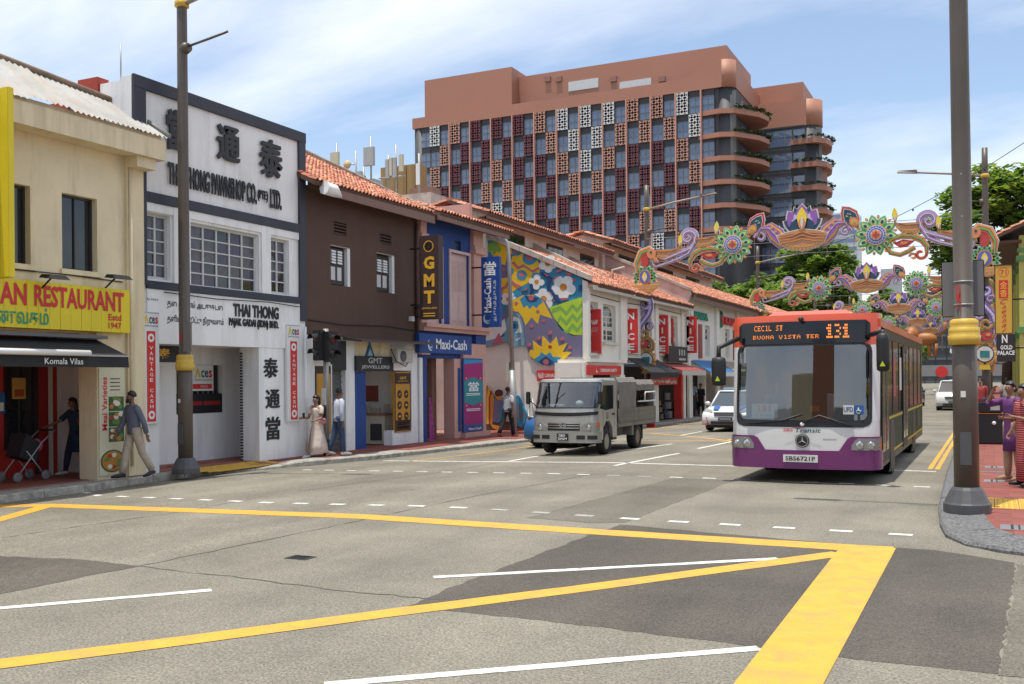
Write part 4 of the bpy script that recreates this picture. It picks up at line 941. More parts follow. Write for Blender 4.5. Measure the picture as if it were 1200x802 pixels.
for k in range(3): MB().prism([(-.15 + .15 * k + .05 * cos(a * pi / 4), .75 + .2 * sin(a * pi / 4)) for a in range(8)], 'X', .007, .01).build('gold_motif', [M['gold_txt'], C('wine', (.25, .03, .04))][k % 2], t)
MB().box(.0, .02, .32, .36, -.1, 1.85).build('frame_post', M['white'], t)

# ------------------------------------------------------------------ blue and pink corner shophouse
mx_ = W('shophouse', 'cobalt blue shophouse with pink pilasters, shutters and cornice at the lane corner', 'building')
Y0, Y1 = 26.44, 30.62
sh_ = [(28.5, 29.8, 3.72, 6.1), (26.95, 27.9, 3.72, 6.1)]
MB().wallx(XF, .28, Y0, Y1, 3.55, 7.1, sh_ + [(28.85, 29.26, 6.22, 6.52)]).build('wall', M['cobalt'], mx_)
bx('vent', C('vent_green', (.02, .06, .05)), mx_, XF - .2, XF - .1, 28.85, 29.26, 6.22, 6.52)
for a, b, c, d in sh_:
    s_ = bx('shutter', C('pink_timber', (.62, .44, .40), .6), mx_, XF - .14, XF - .08, a, b, c, d)
    for i in range(2):
        ya, yb = a + .12 + i * (b - a - .18) / 2, a + .12 + i * (b - a - .18) / 2 + (b - a) / 2 - .18
        m = MB()
        for k in range(14): m.box(XF - .079, XF - .06, ya, yb, c + 1.15 + k * .075, c + 1.19 + k * .075)
        m.build('louvre', C('pink_timber', (.62, .44, .40)), s_, 'stuff')
        bx('shutter_panel', C('pink_timber', (.62, .44, .40)), s_, XF - .079, XF - .065, ya, yb, c + .15, c + .95)
    for q in ((a - .09, a, c, d + .09), (b, b + .09, c, d + .09), (a, b, d, d + .09)): bx('shutter_frame', C('pink_timber', (.62, .44, .40)), mx_, XF + .002, XF + .05, *q)
for a, b in ((Y0, Y0 + .36), (29.92, Y1 + .004)):
    bx('pilaster', M['pink'], mx_, XF + .002, XF + .14, a, b, 3.65, 7.05)
    bx('capital', M['pink'], mx_, XF + .003, XF + .24, a - .03, b + .08, 6.2, 6.34); bx('capital', M['pink'], mx_, XF + .003, XF + .2, a - .02, b + .05, 6.341, 6.46)
bx('cornice', M['pink'], mx_, XF - .28, XF + .34, Y0 - .02, Y1 + .3, 3.56, 3.68); bx('cornice', M['pink'], mx_, XF - .28, XF + .24, Y0 - .01, Y1 + .2, 3.44, 3.558)
bx('wall', M['pink'], mx_, -24, XF - .281, Y1 - .2, Y1, 2.8, 8.0)
bx('frieze', M['cobalt'], mx_, XF - .28, XF + .16, 29.99, Y1 + .1, 3.12, 3.438)
bx('beam', M['cobalt'], mx_, XF - .28, XF + .03, Y0, 29.98, 2.6, 3.438)
bx('pillar', M['pink'], mx_, XF - .35, XF + .15, 29.1, Y1 + .1, -.06, 3.118); bx('plinth', M['pink'], mx_, XF - .4, XF + .26, 29.0, Y1 + .2, -.06, .14)
bx('pillar', M['pink'], mx_, XF - .3, XF + .1, 28.55, 29.09, -.06, 2.6); bx('blue_strip', M['cobalt'], mx_, XF + .101, XF + .115, 28.78, 28.95, .2, 2.3)
bx('pillar', M['pwhite'], mx_, XF - .2, XF + .05, Y0 + .002, Y0 + .2, -.06, 2.6); bx('door_jamb', M['cobalt'], mx_, XF - .25, XF + .06, Y0 + .22, Y0 + .42, -.06, 2.6)
bx('corbel', M['pink'], mx_, XF + .031, XF + .15, Y0 - .02, Y0 + .5, 2.7, 3.1)
bx('inner_wall', C('brick_pink', (.22, .115, .085)), mx_, -18.6, -16.55, 28.2, 28.5, -.06, 2.9); bx('ceiling', M['pwhite'], mx_, -19.4, XF - .29, Y0, Y1, 2.85, 2.95)
bx('back_wall', M['pink'], mx_, -21, -20.8, 24, 29.0, -.06, 3); bx('floor', M['tilefloor'], mx_, -20.8, -16.3, Y0, Y1, -.2, -.013)
tile_roof(mx_, (-15.3, Y0 + .3, 7.10), (-15.3, Y1 + 1.3, 7.10), (-16.7, Y0 + .3, 7.6), (-16.7, Y1 + 1.3, 7.6), .19, .27)
bx('fascia', C('weathered_fascia', (.21, .115, .085)), mx_, -15.42, -15.35, Y0 + .25, Y1 + 1.05, 6.86, 7.06)
bx('soffit', C('roof_timber', (.10, .055, .04)), mx_, XF + .15, -15.43, Y0 + .25, Y1 + 1.0, 6.98, 7.05)
bk = W('wall_sign', 'wide cobalt pawnbroker fascia with white rounded letters and swirl emblem', 'sign'); xx = XF + .17
y0, z1 = FX(491, 391, xx); y1, z0 = FX(553, 416, xx)
bx('board', C('sign_cobalt', (.012, .06, .26), .45), bk, XF + .035, xx, y0, y1, z0, FX(522, 392.5, xx)[1], bevel=.01)
txt_x('Maxi-Cash', M['txtwhite'], bk, xx, FX(511, 400, xx)[0], FX(547, 405, xx)[0], FX(528, 410, xx)[1], FX(528, 398, xx)[1], bold=.02)
def swirl(t, o, u, v, r, m1, m2):
    o, u, v = map(Vector, (o, u, v)); n = u.cross(v)
    for k in range(3):
        b = MB(); a0 = 2.2 + k * .5; pts = []
        for i in range(9): a = a0 + i * .36; rr = r * (1 - .24 * k); pts.append((o + (u * cos(a) + v * sin(a)) * rr, o + (u * cos(a) + v * sin(a)) * rr * (.72 + .18 * abs(i - 4) / 4)))
        b.loft([[p + n * .004 for p, q in pts], [q + n * .004 for p, q in pts]], close=False, smooth=False); b.build('emblem_stroke', (m1, m2, m1)[k], t)
cy, cz = FX(505, 404, xx); swirl(bk, (xx, cy, cz), UY, UZ, .19, M['txtwhite'], C('aqua', (.05, .4, .5)))
# teal and magenta poster panel
xx = XF + .2; y0 = FX(543, 460, xx)[0]; y1 = FX(566, 460, xx)[0]
t, L_ = board('poster', 'tall magenta and teal pawnbroker panel with white Chinese character', 'poster', xx, y0, y1, .16, 2.62, C('sign_cobalt', (.012, .06, .26)), .05); w_, h_ = y1 - y0, 2.46
MB().box(.001, .004, -w_ * .46, w_ * .46, h_ * .1, h_ * .97).build('panel', C('magenta', (.32, .012, .15)), t); MB().prism([(-w_ * .46, h_ * .92), (w_ * .46, h_ * .95), (w_ * .46, h_ * .985), (-w_ * .46, h_ * .985)], 'X', .005, .007).build('panel', C('sky_panel', (.02, .25, .5)), t)
MB().prism([(-w_ * .46, h_ * .40), (-w_ * .2, h_ * .38), (0, h_ * .35), (w_ * .2, h_ * .38), (w_ * .46, h_ * .40), (w_ * .46, h_ * .69), (w_ * .2, h_ * .72), (0, h_ * .75), (-w_ * .2, h_ * .72), (-w_ * .46, h_ * .69)], 'X', .005, .008).build('panel', C('teal', (.01, .22, .25)), t)
L_('當', M['txtwhite'], .24, .78, .55, .68, off=.01, bold=.01)
for v in (.52, .50, .31, .29): MB().box(.009, .011, -w_ * .36, w_ * .34, v * h_ - .012, v * h_ + .012).build('small_print', M['txtwhite'], t)
L_('Maxi-Cash', M['txtwhite'], .25, .9, .025, .055, off=.005)
for u, v in ((.14, .73), (.86, .73), (.14, .36), (.86, .36)): MB().prism([((u - .5) * w_ + .05 * cos(a * pi / 3), v * h_ + .035 * sin(a * pi / 3)) for a in range(6)], 'X', .009, .011).build('gold_ornament', M['gold_txt'], t)
# projecting signs facing up the street
def proj_sign(lbl, y, x0, x1, z0, z1, m_, th=.18, group=None):
    t = W('projecting_sign', lbl, 'sign', group); bx('sign_box', m_, t, x0, x1, y, y + th, z0, z1, bevel=.008)
    for zz_ in (z0 + .18 * (z1 - z0), z1 - .14 * (z1 - z0)): MB().tube([(x0 - .4, y + th / 2, zz_), (x0 + .002, y + th / 2, zz_)], .03, 6).build('bracket', M['ink'], t)
    return t
yg = 25.5; (xa, za), (xb2, zb2) = FY(491, 276, yg), FY(514, 374, yg); za = FY(503, 276, yg)[1]; zb2 = FY(503, 374, yg)[1]
t = proj_sign('dark brown vertical jeweller sign with gold letters and compass emblem', yg, xa, xb2, zb2, za, C('sign_brown', (.05, .026, .022)), .3)
def fy(s, m_, u0, u1, v0, v1, **k): txt_y(s, m_, t, yg - .001, xa + (xb2 - xa) * u0, xa + (xb2 - xa) * u1, zb2 + (za - zb2) * v0, zb2 + (za - zb2) * v1, **k)
for s_, v in (('G', .595), ('M', .385), ('T', .185)): fy(s_, M['gold_txt'], .24, .80, v, v + .155, bold=.045)
fy('JEWELLERS', M['gold_txt'], .1, .92, .115, .14, bold=.02); [MB().box(xa + .12, xb2 - .12, yg - .006, yg - .001, zb2 + (za - zb2) * v, zb2 + (za - zb2) * (v + .012)).build('small_print', M['gold_txt'], t) for v in (.06, .03)]
b = MB(); cx_, cz = (xa + xb2) / 2, zb2 + (za - zb2) * .87; r = .17
for k in range(8): a = k * pi / 4; b.add([(cx_ + r * .92 * cos(a + q) * f_, yg - .005, cz + r * .92 * sin(a + q) * f_) for q, f_ in ((-.3, .35), (0, 1), (.3, .35))], [(0, 1, 2), (2, 1, 0)])
o = [(cx_ + r * cos(a * pi / 12), yg - .005, cz + r * sin(a * pi / 12)) for a in range(24)]; i_ = [(cx_ + r * .85 * cos(a * pi / 12), yg - .005, cz + r * .85 * sin(a * pi / 12)) for a in range(24)]
b.add(o + i_, [(i, (i + 1) % 24, 24 + (i + 1) % 24, 24 + i) for i in range(24)]); b.build('compass_emblem', M['gold_txt'], t)
yg = 29.6; (xa, _), (xb2, _) = FY(564, 340, yg), FY(585, 340, yg); za, zb2 = FY(574, 301, yg)[1], FY(574, 383.5, yg)[1]
t = proj_sign('cobalt vertical pawnbroker sign with sideways white lettering beside the mural', yg, xa, xb2, zb2, za, C('sign_cobalt', (.012, .06, .26)))
fy('當', M['txtwhite'], .14, .84, .73, .93, bold=.015)
text('Maxi-Cash', M['txtwhite'], t, (xa + (xb2 - xa) * .56, yg - .001, zb2 + (za - zb2) * .21), (0, 0, 1), (-1, 0, 0), (za - zb2) * .48, (xb2 - xa) * .4, bold=.02)
text('அடகு கடை அ.கு. கடை', M['txtwhite'], t, (xa + (xb2 - xa) * .86, yg - .001, zb2 + (za - zb2) * .08), (0, 0, 1), (-1, 0, 0), (za - zb2) * .58, (xb2 - xa) * .17, bold=0)
swirl(t, (xa + (xb2 - xa) * .36, yg - .001, zb2 + (za - zb2) * .12), UX, UZ, .17, M['txtwhite'], C('aqua', (.05, .4, .5)))
yg = 26.2; (xa, _), (xb2, _) = FY(494, 370, yg), FY(517, 370, yg); za, zb2 = FY(505, 362, yg)[1], FY(505, 373.5, yg)[1]
za += .12
t = proj_sign('small blue sign under the dark brown vertical jeweller sign', yg, xa, xb2, zb2, za, C('sign_cobalt', (.012, .06, .26)), .12); swirl(t, ((xa + xb2) / 2 - .1, yg - .001, zb2 + .2), UX, UZ, .1, M['txtwhite'], C('aqua', (.05, .4, .5)))

# ------------------------------------------------------------------ mural shophouse and its neighbours beyond the lane
YM = 33.8; XM = -13.3
M['offwhite'] = mat('offwhite_plaster', (.80, .765, .69), .8, var=.07, scale=.8, dirt=.35, dcol=(.42, .38, .30), bump=.1, dscale=.45, streak=False)
M['oldwhite'] = mat('lichen_plaster', (.50, .42, .36), .85, var=.15, scale=1.5, dirt=.8, dcol=(.12, .10, .085), streak=False, dscale=1.3)
ch = W('shophouse', 'white lane corner shophouse with a painted mural on its side wall', 'building')
mw = MB(); pkx, pkz = -17.2, 7.3
mw.prism([(-26, -.3), (XM, -.3), (XM, 5.45), (pkx, pkz), (-26, 7.6)], 'Y', YM, YM + .3); mw.build('side_wall', M['offwhite'], ch)
coping(ch, (XM + .15, YM + .1, 5.68), (pkx - .1, YM + .1, 7.5), .5, .2, M['oldwhite'])
coping(ch, (pkx - .1, YM + .1, 7.5), (-25, YM + .1, 7.75), .5, .2, M['oldwhite'])
bx('low_wall', M['offwhite'], ch, FY(655, 450, YM)[0], XM + .05, YM - .5, YM - .003, -.3, FY(680, 421, YM - .5)[1], bevel=.12)
# mural: flat paint sheets, each a few millimetres of paint
mc = dict(g=(.20, .42, .07), y=(.76, .49, .02), v=(.16, .15, .245), b=(.035, .25, .42), p=(.48, .13, .17), w=(.74, .74, .72), n=(.02, .05, .16), l=(.43, .60, .035), o=(.56, .23, .03), c=(.17, .33, .44), r=(.36, .06, .03), k=(.07, .03, .02), t=(.10, .16, .20))
for k_, v_ in mc.items(): M['mur_' + k_] = mat('mural_' + k_, v_, .8, var=.06, scale=2, dirt=.15, dcol=(.3, .28, .25))
lay_i = [0]
PAINT = {}
def paint(c, pts, nm='mural_shape', Y=YM):
    """pts in picture pixels of the wall, turned into points on the wall plane"""
    lay_i[0] += 1
    d = .004 + .0012 * lay_i[0]
    P = [FY(px, py, Y) for px, py in pts]
    m = MB(); m.prism(P, 'Y', Y - d, Y - .001); m.build(nm, M['mur_' + c], ch)
def zz(o, s=802 / 130.0): return lambda pts: [(o[0] + a / s, o[1] + b_ / s) for a, b_ in pts]
A = zz((560, 270)); B_ = zz((560, 390))
def circ(cx_, cy, r, n=14, e=1.0): return [(cx_ + r * cos(2 * pi * i / n), cy + r * e * sin(2 * pi * i / n)) for i in range(n)]
paint('b', A([(-60, 60), (140, 78), (240, 120), (755, 325), (755, 802), (90, 802), (-60, 802)]), 'mural_ground')
paint('v', A([(160, 110), (262, 135), (230, 270), (215, 330), (155, 370), (100, 300)]))
paint('y', A([(65, 110), (150, 85), (240, 118), (252, 172), (215, 165), (200, 250), (165, 245), (120, 200)]))
paint('g', A([(40, 115), (125, 75), (170, 130), (160, 165), (140, 150), (118, 180), (95, 145), (70, 170), (45, 125)]))
paint('y', A([(250, 190), (300, 175), (330, 165), (360, 185), (430, 215), (455, 260), (440, 320), (395, 365), (320, 405), (250, 440), (235, 350), (225, 290)]))
paint('y', A([(150, 350), (240, 340), (310, 400), (260, 440), (155, 490), (60, 500), (100, 380)]))
paint('p', A([(243, 235), (262, 225), (295, 262), (330, 245), (395, 290), (440, 265), (448, 280), (398, 310), (335, 265), (290, 285)]))
for a in ((375, 200, 52, 'b'), (375, 190, 28, 'p'), (318, 325, 37, 'b'), (318, 322, 18, 'p'), (235, 295, 25, 'b'), (185, 285, 12, 'p'), (285, 155, 30, 'b'), (272, 150, 16, 'p'), (420, 335, 30, 'b')): paint(a[3], A(circ(*a[:3])))
paint('p', A([(155, 470), (165, 420), (200, 400), (215, 370), (255, 365), (275, 385), (312, 400), (305, 420), (262, 400), (250, 385), (222, 390), (210, 418), (185, 430), (172, 490)]))
def daisy(cx_, cy, r, c2='o', rot=.3, n=5):
    for k in range(n): paint('w', A(circ(cx_ + r * .62 * cos(rot + k * 2 * pi / n), cy + r * .62 * sin(rot + k * 2 * pi / n), r * .46, 10)), 'mural_petal')
    paint(c2, A(circ(cx_, cy, r * .32, 12)))
daisy(620, 412, 85); daisy(478, 497, 72, 'o', .8); daisy(428, 375, 52, 'o', .1, 4); daisy(508, 243, 62, 'o', .2); daisy(225, 500, 50, 'o', .1)
paint('n', A([(455, 310), (470, 302), (540, 345), (520, 400), (605, 525), (588, 535), (498, 408), (512, 355)]))
paint('n', A([(380, 390), (395, 385), (405, 440), (385, 470), (375, 460), (385, 435)]))
for p_ in (((545, 375), (560, 335), (590, 330), (560, 350)), ((565, 300), (610, 275), (625, 285), (580, 310)), ((600, 490), (650, 488), (655, 500), (605, 508)), ((635, 305), (660, 310), (690, 300), (680, 330), (650, 325)), ((700, 350), (715, 362), (700, 372), (688, 362)), ((545, 505), (560, 505), (555, 520)), ((480, 310), (520, 330), (500, 335)), ((315, 440), (365, 420), (360, 435))): paint('p', A(p_))
paint('n', A([(735, 400), (755, 395), (755, 440), (735, 440)]))
paint('l', A([(520, 560), (755, 485), (755, 758), (700, 758), (640, 735), (600, 690), (560, 640)]))
for k in range(3):
    q = 70 * k; xs_q = [540 + .62 * q, 602, 646, 690, 724, 755]; ys_q = [572, 546, 588, 530, 566, 524]
    tp = [(a, b_ + q) for a, b_ in zip(xs_q, ys_q) if a >= xs_q[0]]; paint('g', A(tp + [(a, b_ + 34) for a, b_ in reversed(tp)]))
paint('v', A([(100, 770), (150, 720), (185, 620), (230, 520), (330, 470), (420, 470), (490, 510), (560, 640), (600, 720), (690, 765), (755, 758), (755, 900), (755, 920), (650, 915), (560, 950), (470, 970), (400, 930), (350, 840), (345, 760), (320, 660), (290, 600), (240, 590), (215, 700), (150, 780)]))
paint('y', A([(235, 520), (330, 472), (400, 468), (480, 515), (545, 640), (455, 610), (440, 680), (395, 630), (350, 690), (335, 640), (300, 590), (250, 585)]))
paint('b', A([(310, 500), (345, 470), (440, 480), (478, 520), (450, 540), (430, 565), (405, 545), (380, 575), (365, 545), (335, 560)])); paint('n', A([(345, 475), (450, 490), (430, 515), (400, 525), (365, 515)])); paint('p', A(circ(392, 490, 20)))
for a in ((284, 530), (440, 588), (480, 656), (395, 695), (530, 742), (450, 780), (617, 790)): paint('p', A(circ(a[0], a[1], 13, 8)))
paint('c', A([(215, 802), (190, 720), (215, 640), (260, 590), (305, 610), (330, 680), (345, 800), (345, 830), (240, 850)])); paint('w', A([(240, 660), (270, 622), (305, 640), (320, 700), (330, 770), (290, 800), (250, 780), (235, 720)])); paint('b', A([(245, 690), (265, 655), (295, 660), (302, 700), (285, 735), (262, 750), (248, 725)])); paint('n', A(circ(265, 695, 20, 10)))
paint('w', A([(90, 690), (150, 690), (200, 640), (215, 720), (150, 790), (200, 802), (60, 800)]))
paint('c', B_([(50, 65), (190, 30), (215, 5), (330, 0), (340, 25), (245, 60), (120, 100), (50, 105)])); paint('p', B_([(105, 95), (160, 0), (195, 75)])); paint('b', B_([(240, 0), (275, 0), (262, 30)]))
paint('y', B_([(378, 160), (385, 125), (412, 128), (405, 60), (470, 110), (475, 25), (530, 85), (575, 30), (590, 100), (655, 75), (620, 140), (685, 140), (620, 205), (560, 225), (470, 232), (420, 200)]))
paint('b', B_([(410, 195), (455, 165), (465, 140), (500, 165), (530, 140), (550, 175), (612, 178), (585, 225), (520, 238), (460, 228)])); paint('n', B_([(445, 210), (500, 170), (560, 215), (530, 236), (480, 234)])); paint('p', B_(circ(500, 212, 20))); paint('r', B_(circ(530, 103, 14, 8)))
for a in ((380, 90), (447, 42), (615, 47), (672, 108), (528, 5)): paint('p', B_(circ(a[0], a[1], 13, 8)))
# lower figures of the mural
paint('k', B_([(-90, 655), (60, 660), (190, 640), (345, 655), (345, 742), (-90, 745)])); paint('b', B_([(100, 470), (190, 490), (230, 480), (300, 452), (330, 520), (365, 590), (330, 690), (280, 660), (240, 560), (160, 650), (110, 640)])); paint('t', B_([(300, 500), (325, 540), (360, 590), (320, 650), (270, 600), (280, 540)])); paint('v', B_([(110, 480), (180, 490), (160, 640), (108, 640)]))
for k in range(4): paint('oyro'[k], B_([(62 + k * 13, 660), (60 + k * 14, 480 - k * 5), (72 + k * 14, 380 + k * 20), (84 + k * 14, 440 + k * 8), (80 + k * 14, 560), (76 + k * 13, 660)]))
paint('o', B_([(140, 460), (165, 452), (192, 468), (196, 490), (150, 484)])); paint('k', B_(circ(158, 436, 25, 12))); paint('r', B_([(250, 650), (300, 690), (340, 700), (345, 720), (260, 700)])); paint('o', B_([(100, 660), (190, 680), (180, 715), (120, 690)]))
D_ = zz((480, 400), 494 / 80.0)
paint('r', D_([(85, 250), (110, 320), (150, 310), (175, 380), (175, 470), (130, 560), (90, 520)])); paint('o', D_([(95, 300), (175, 245), (175, 262), (110, 315)])); paint('y', D_([(90, 370), (150, 360), (120, 400), (85, 420)])); paint('k', D_([(100, 590), (175, 560), (175, 680), (90, 690)])); paint('r', D_([(110, 440), (150, 420), (160, 500), (120, 480)])); paint('c', D_([(135, 500), (175, 480), (175, 530), (150, 560)]))
rb = W('fabric_drape', 'purple patterned cloth hanging at the blue door jamb', 'cloth')
b = MB(); rr = []
for i in range(9): z = 1.35 - i * .17; rr.append([(-15.9 + .03 * sin(j * 1.6), 26.9 + .03 + j * .012 * (1 + i * .45), z) for j in range(7)])
b.loft(rr, close=False); b.build('cloth', mat('sari_purple', (.30, .03, .22), .7, var=.5, scale=14, dirt=.6, dcol=(.55, .32, .04), streak=False, dscale=12), rb)
# signs on the mural corner
def fysign(lbl, px0, px1, py0, py1, y, words, m_, th=.1):
    t = W('wall_sign', lbl, 'sign'); x0, x1 = FY(px0, (py0 + py1) / 2, y)[0], FY(px1, (py0 + py1) / 2, y)[0]; z1, z0 = FY((px0 + px1) / 2, py0, y)[1], FY((px0 + px1) / 2, py1, y)[1]
    bx('board', m_, t, x0, x1, y, y + th, z0, z1, bevel=.006)
    for s_, u0, u1, v0, v1 in words: txt_y(s_, M['txtwhite'], t, y - .001, x0 + (x1 - x0) * u0, x0 + (x1 - x0) * u1, z0 + (z1 - z0) * v0, z0 + (z1 - z0) * v1, bold=.02)
    return t
fysign('long red shop sign on the mural side wall above the truck cab', 629, 669.5, 434, 446.5, YM - .12, (('Nalli', .04, .2, .25, .78), ('CARNASAMI CHETTY', .23, .96, .32, .68)), M['red'])
# shopfront of the corner house
Yc = 37.75
cw = [(33.98, 34.98, 2.85, 4.75), (35.5, 36.9, 3.3, 4.75)]
MB().wallx(XM, .28, YM + .301, Yc, 2.55, 5.3, cw).build('wall', M['offwhite'], ch)
bx('string_course', M['offwhite'], ch, XM + .002, XM + .16, YM - .05, Yc, 2.52, 2.62); bx('pilaster', M['offwhite'], ch, XM + .002, XM + .1, Yc - .5, Yc + .25, 2.63, 5.2); bx('pilaster', M['offwhite'], ch, XM + .002, XM + .07, YM - .02, YM + .2, 2.63, 5.2)
M['win_white'] = C('window_cream', (.58, .56, .50)); 
def fanwin(parent, x, a, b, c, d):
    """arched fanlight above a shuttered casement"""
    zf = d - .42; cy = (a + b) / 2; r = (b - a) / 2
    f = MB(); f.box(x - .2, x - .14, a, b, c, d); f = f.build('window', M['win_white'], parent)
    g = MB(); g.prism([(cy + (r - .12) * cos(t * pi / 10), zf + .36 * sin(t * pi / 10)) for t in range(11)], 'X', x - .139, x - .13); g.build('fanlight', M['glass_dark'], f)
    for k in (-1, 0, 1): bx('fan_bar', M['win_white'], f, x - .129, x - .12, cy + k * r * .38 - .015, cy + k * r * .38 + .015, zf, zf + .34 - .08 * abs(k))
    bx('fan_bar', M['win_white'], f, x - .129, x - .121, cy - r * .85, cy + r * .85, zf + .15, zf + .175)
    for k in (0, 1):
        for j, (q0, q1) in enumerate(((.58, .96), (.08, .46))):
            ya = a + .1 + k * (r - .02); h_ = zf - c
            for mrow in range(2):
                for mcol in range(2): bx('pane', M['glass_dark'], f, x - .139, x - .132, ya + mcol * (r - .15) / 2 + .02, ya + (mcol + 1) * (r - .15) / 2 - .02, c + h_ * (q0 + (q1 - q0) * mrow / 2) + .02, c + h_ * (q0 + (q1 - q0) * (mrow + 1) / 2) - .02)
    bx('sill', M['win_white'], parent, x + .002, x + .12, a - .1, b + .1, c - .1, c - .002)
for a, b, c, d in cw: fanwin(ch, XM, a, b, c, d)
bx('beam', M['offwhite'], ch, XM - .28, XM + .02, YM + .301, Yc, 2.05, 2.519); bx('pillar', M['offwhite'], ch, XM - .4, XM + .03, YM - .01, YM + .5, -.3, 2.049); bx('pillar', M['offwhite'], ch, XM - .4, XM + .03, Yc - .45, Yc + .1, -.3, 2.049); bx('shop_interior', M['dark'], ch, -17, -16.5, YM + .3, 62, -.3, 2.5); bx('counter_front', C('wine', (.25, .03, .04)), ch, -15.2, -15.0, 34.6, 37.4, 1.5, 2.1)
y0, y1 = FX(690, 432, XM + .15)[0], FX(728, 432, XM + .15)[0]; z1, z0 = FX(709, 428.5, XM + .15)[1], FX(709, 439.5, XM + .15)[1]
t, L_ = board('wall_sign', 'red shop fascia with white logo on the white corner shopfront', 'sign', XM + .15, y0, y1, z0, z1, M['red'], .1); L_('CARNASAMI CHETTY', M['txtwhite'], .34, .86, .32, .66, bold=.03); swirl(t, (0, (y1 - y0) * -.26, (z1 - z0) * .5), UY, UZ, .11, M['txtwhite'], M['txtwhite'])
def vsign(lbl, x0p, x1p, ytp, ybp, y, m_, s_, group=None, wd=(.22, .78), v0=.03, v1=.95):
    xa_, xb_2 = FY(x0p, (ytp + ybp) / 2, y)[0], FY(x1p, (ytp + ybp) / 2, y)[0]; mid = (x0p + x1p) / 2; z1, z0 = FY(mid, ytp, y)[1], FY(mid, ybp, y)[1]
    t = proj_sign(lbl, y, xa_, xb_2, z0, z1, m_, .14, group); n_ = len(s_)
    for i, c_ in enumerate(s_):
        h_ = (v1 - v0) / n_; zc = z0 + (z1 - z0) * (v1 - (i + 1) * h_ + h_ * .16); txt_y(c_, M['txtwhite'], t, y - .001, xa_ + (xb_2 - xa_) * (wd[0] if c_ != 'I' else .46), xa_ + (xb_2 - xa_) * (wd[1] if c_ != 'I' else .58), zc, zc + (z1 - z0) * h_ * .66, bold=.03)
    return t, (xa_, xb_2, z0, z1)
t, q = vsign('red vertical silk shop sign with small white script beside the mural edge', 689.5, 703.5, 362.5, 415, 34.6, M['red'], '')
txt_y('Nalli', M['txtwhite'], t, 34.599, q[0] + .08, q[1] - .1, q[2] + (q[3] - q[2]) * .66, q[2] + (q[3] - q[2]) * .76, shear=.3, bold=.02)
for v in (.57, .53, .50, .03): txt_y('CARNASAMI CHETTY', M['txtwhite'], t, 34.599, q[0] + .08, q[1] - .08, q[2] + (q[3] - q[2]) * v, q[2] + (q[3] - q[2]) * (v + .016), bold=0)
t, _ = vsign('red vertical NICE sign nearest the mural house', 732.5, 746.5, 362, 414, 38.3, M['red'], 'NICE', 'red vertical NICE signs')
t, _ = vsign('red vertical NICE sign behind the festive pylon, in the middle', 769.5, 782.5, 369.5, 415, 42.6, M['red'], 'NICE', 'red vertical NICE signs')
t, _ = vsign('red vertical NICE sign farthest along, under the green lettering', 802, 816, 371, 414, 46.9, M['red'], 'NICE', 'red vertical NICE signs')
t, q = vsign('small red and white vertical sign beyond the middle NICE sign', 783.5, 788.5, 374, 403, 44.4, M['red'], ''); bx('label_panel', M['white'], t, q[0] + .1, q[1] - .08, 44.394, 44.399, q[2] + .3, q[3] - .15)
tile_roof(ch, (-12.85, YM + .15, 5.32), (-12.85, Yc + .2, 5.32), (-17.2, YM + .15, 7.28), (-17.2, Yc + .2, 7.28), .2, .3)
bx('eave_board', C('eave_white', (.5, .47, .4)), ch, -12.95, -12.9, YM - .25, Yc, 5.12, 5.28)
# second house
nc = W('shophouse', 'cream shophouse with arched windows behind the red NICE signs', 'building'); Yn = 46.5
nw = [(38.35, 39.5, 3.0, 4.78), (40.3, 41.5, 3.0, 4.78), (42.4, 43.5, 3.0, 4.78), (44.3, 45.4, 3.0, 4.78)]
MB().wallx(XM, .28, Yc + .003, Yn, 2.55, 5.3, nw).build('wall', M['offwhite'], nc)
for q in nw: fanwin(nc, XM, *q)
for yy in (41.85, 45.9): bx('pilaster', M['offwhite'], nc, XM + .002, XM + .08, yy, yy + .4, 2.3, 5.2)
tile_roof(nc, (-12.85, Yc + .4, 5.30), (-12.85, Yn + .2, 5.30), (-17.2, Yc + .4, 7.26), (-17.2, Yn + .2, 7.26), .2, .3)
for pa in ((Yc + .3, 5.62, 7.62), (42.0, 5.5, 7.5)):
    coping(nc, (-13.4, pa[0], pa[1]), (-17.3, pa[0], pa[2]), .3, .3, M['oldwhite'])
for yy in (39.9, 44.0): MB().tube([(-14.5, yy, 6.05), (-14.5, yy, 6.5), (-14.0, yy + .1, 6.6)], .06, 6).build('vent_pipe', M['oldwhite'], nc)
bx('eave_board', C('eave_white', (.5, .47, .4)), nc, -12.95, -12.9, Yc, Yn + .1, 5.1, 5.26)
for yy in (41.9, 46.2): bx('pillar', M['offwhite'], nc, XM - .4, XM + .03, yy, yy + .4, -.3, 2.548)
# parapet wall between second and third house
mwp = MB(); mwp.prism([(-18.2, 7.4), (-13.2, 5.35), (-13.0, 5.9), (-13.05, 6.15), (-18.2, 8.5)], 'Y', Yn + .05, Yn + .3); mwp.build('party_wall', mat('pink_lichen', (.56, .43, .38), .85, var=.12, scale=1.5, dirt=.55, dcol=(.2, .15, .13), streak=False), nc)
coping(nc, (-13.0, Yn + .17, 6.22), (-18.2, Yn + .17, 8.6), .4, .14, M['oldwhite'])
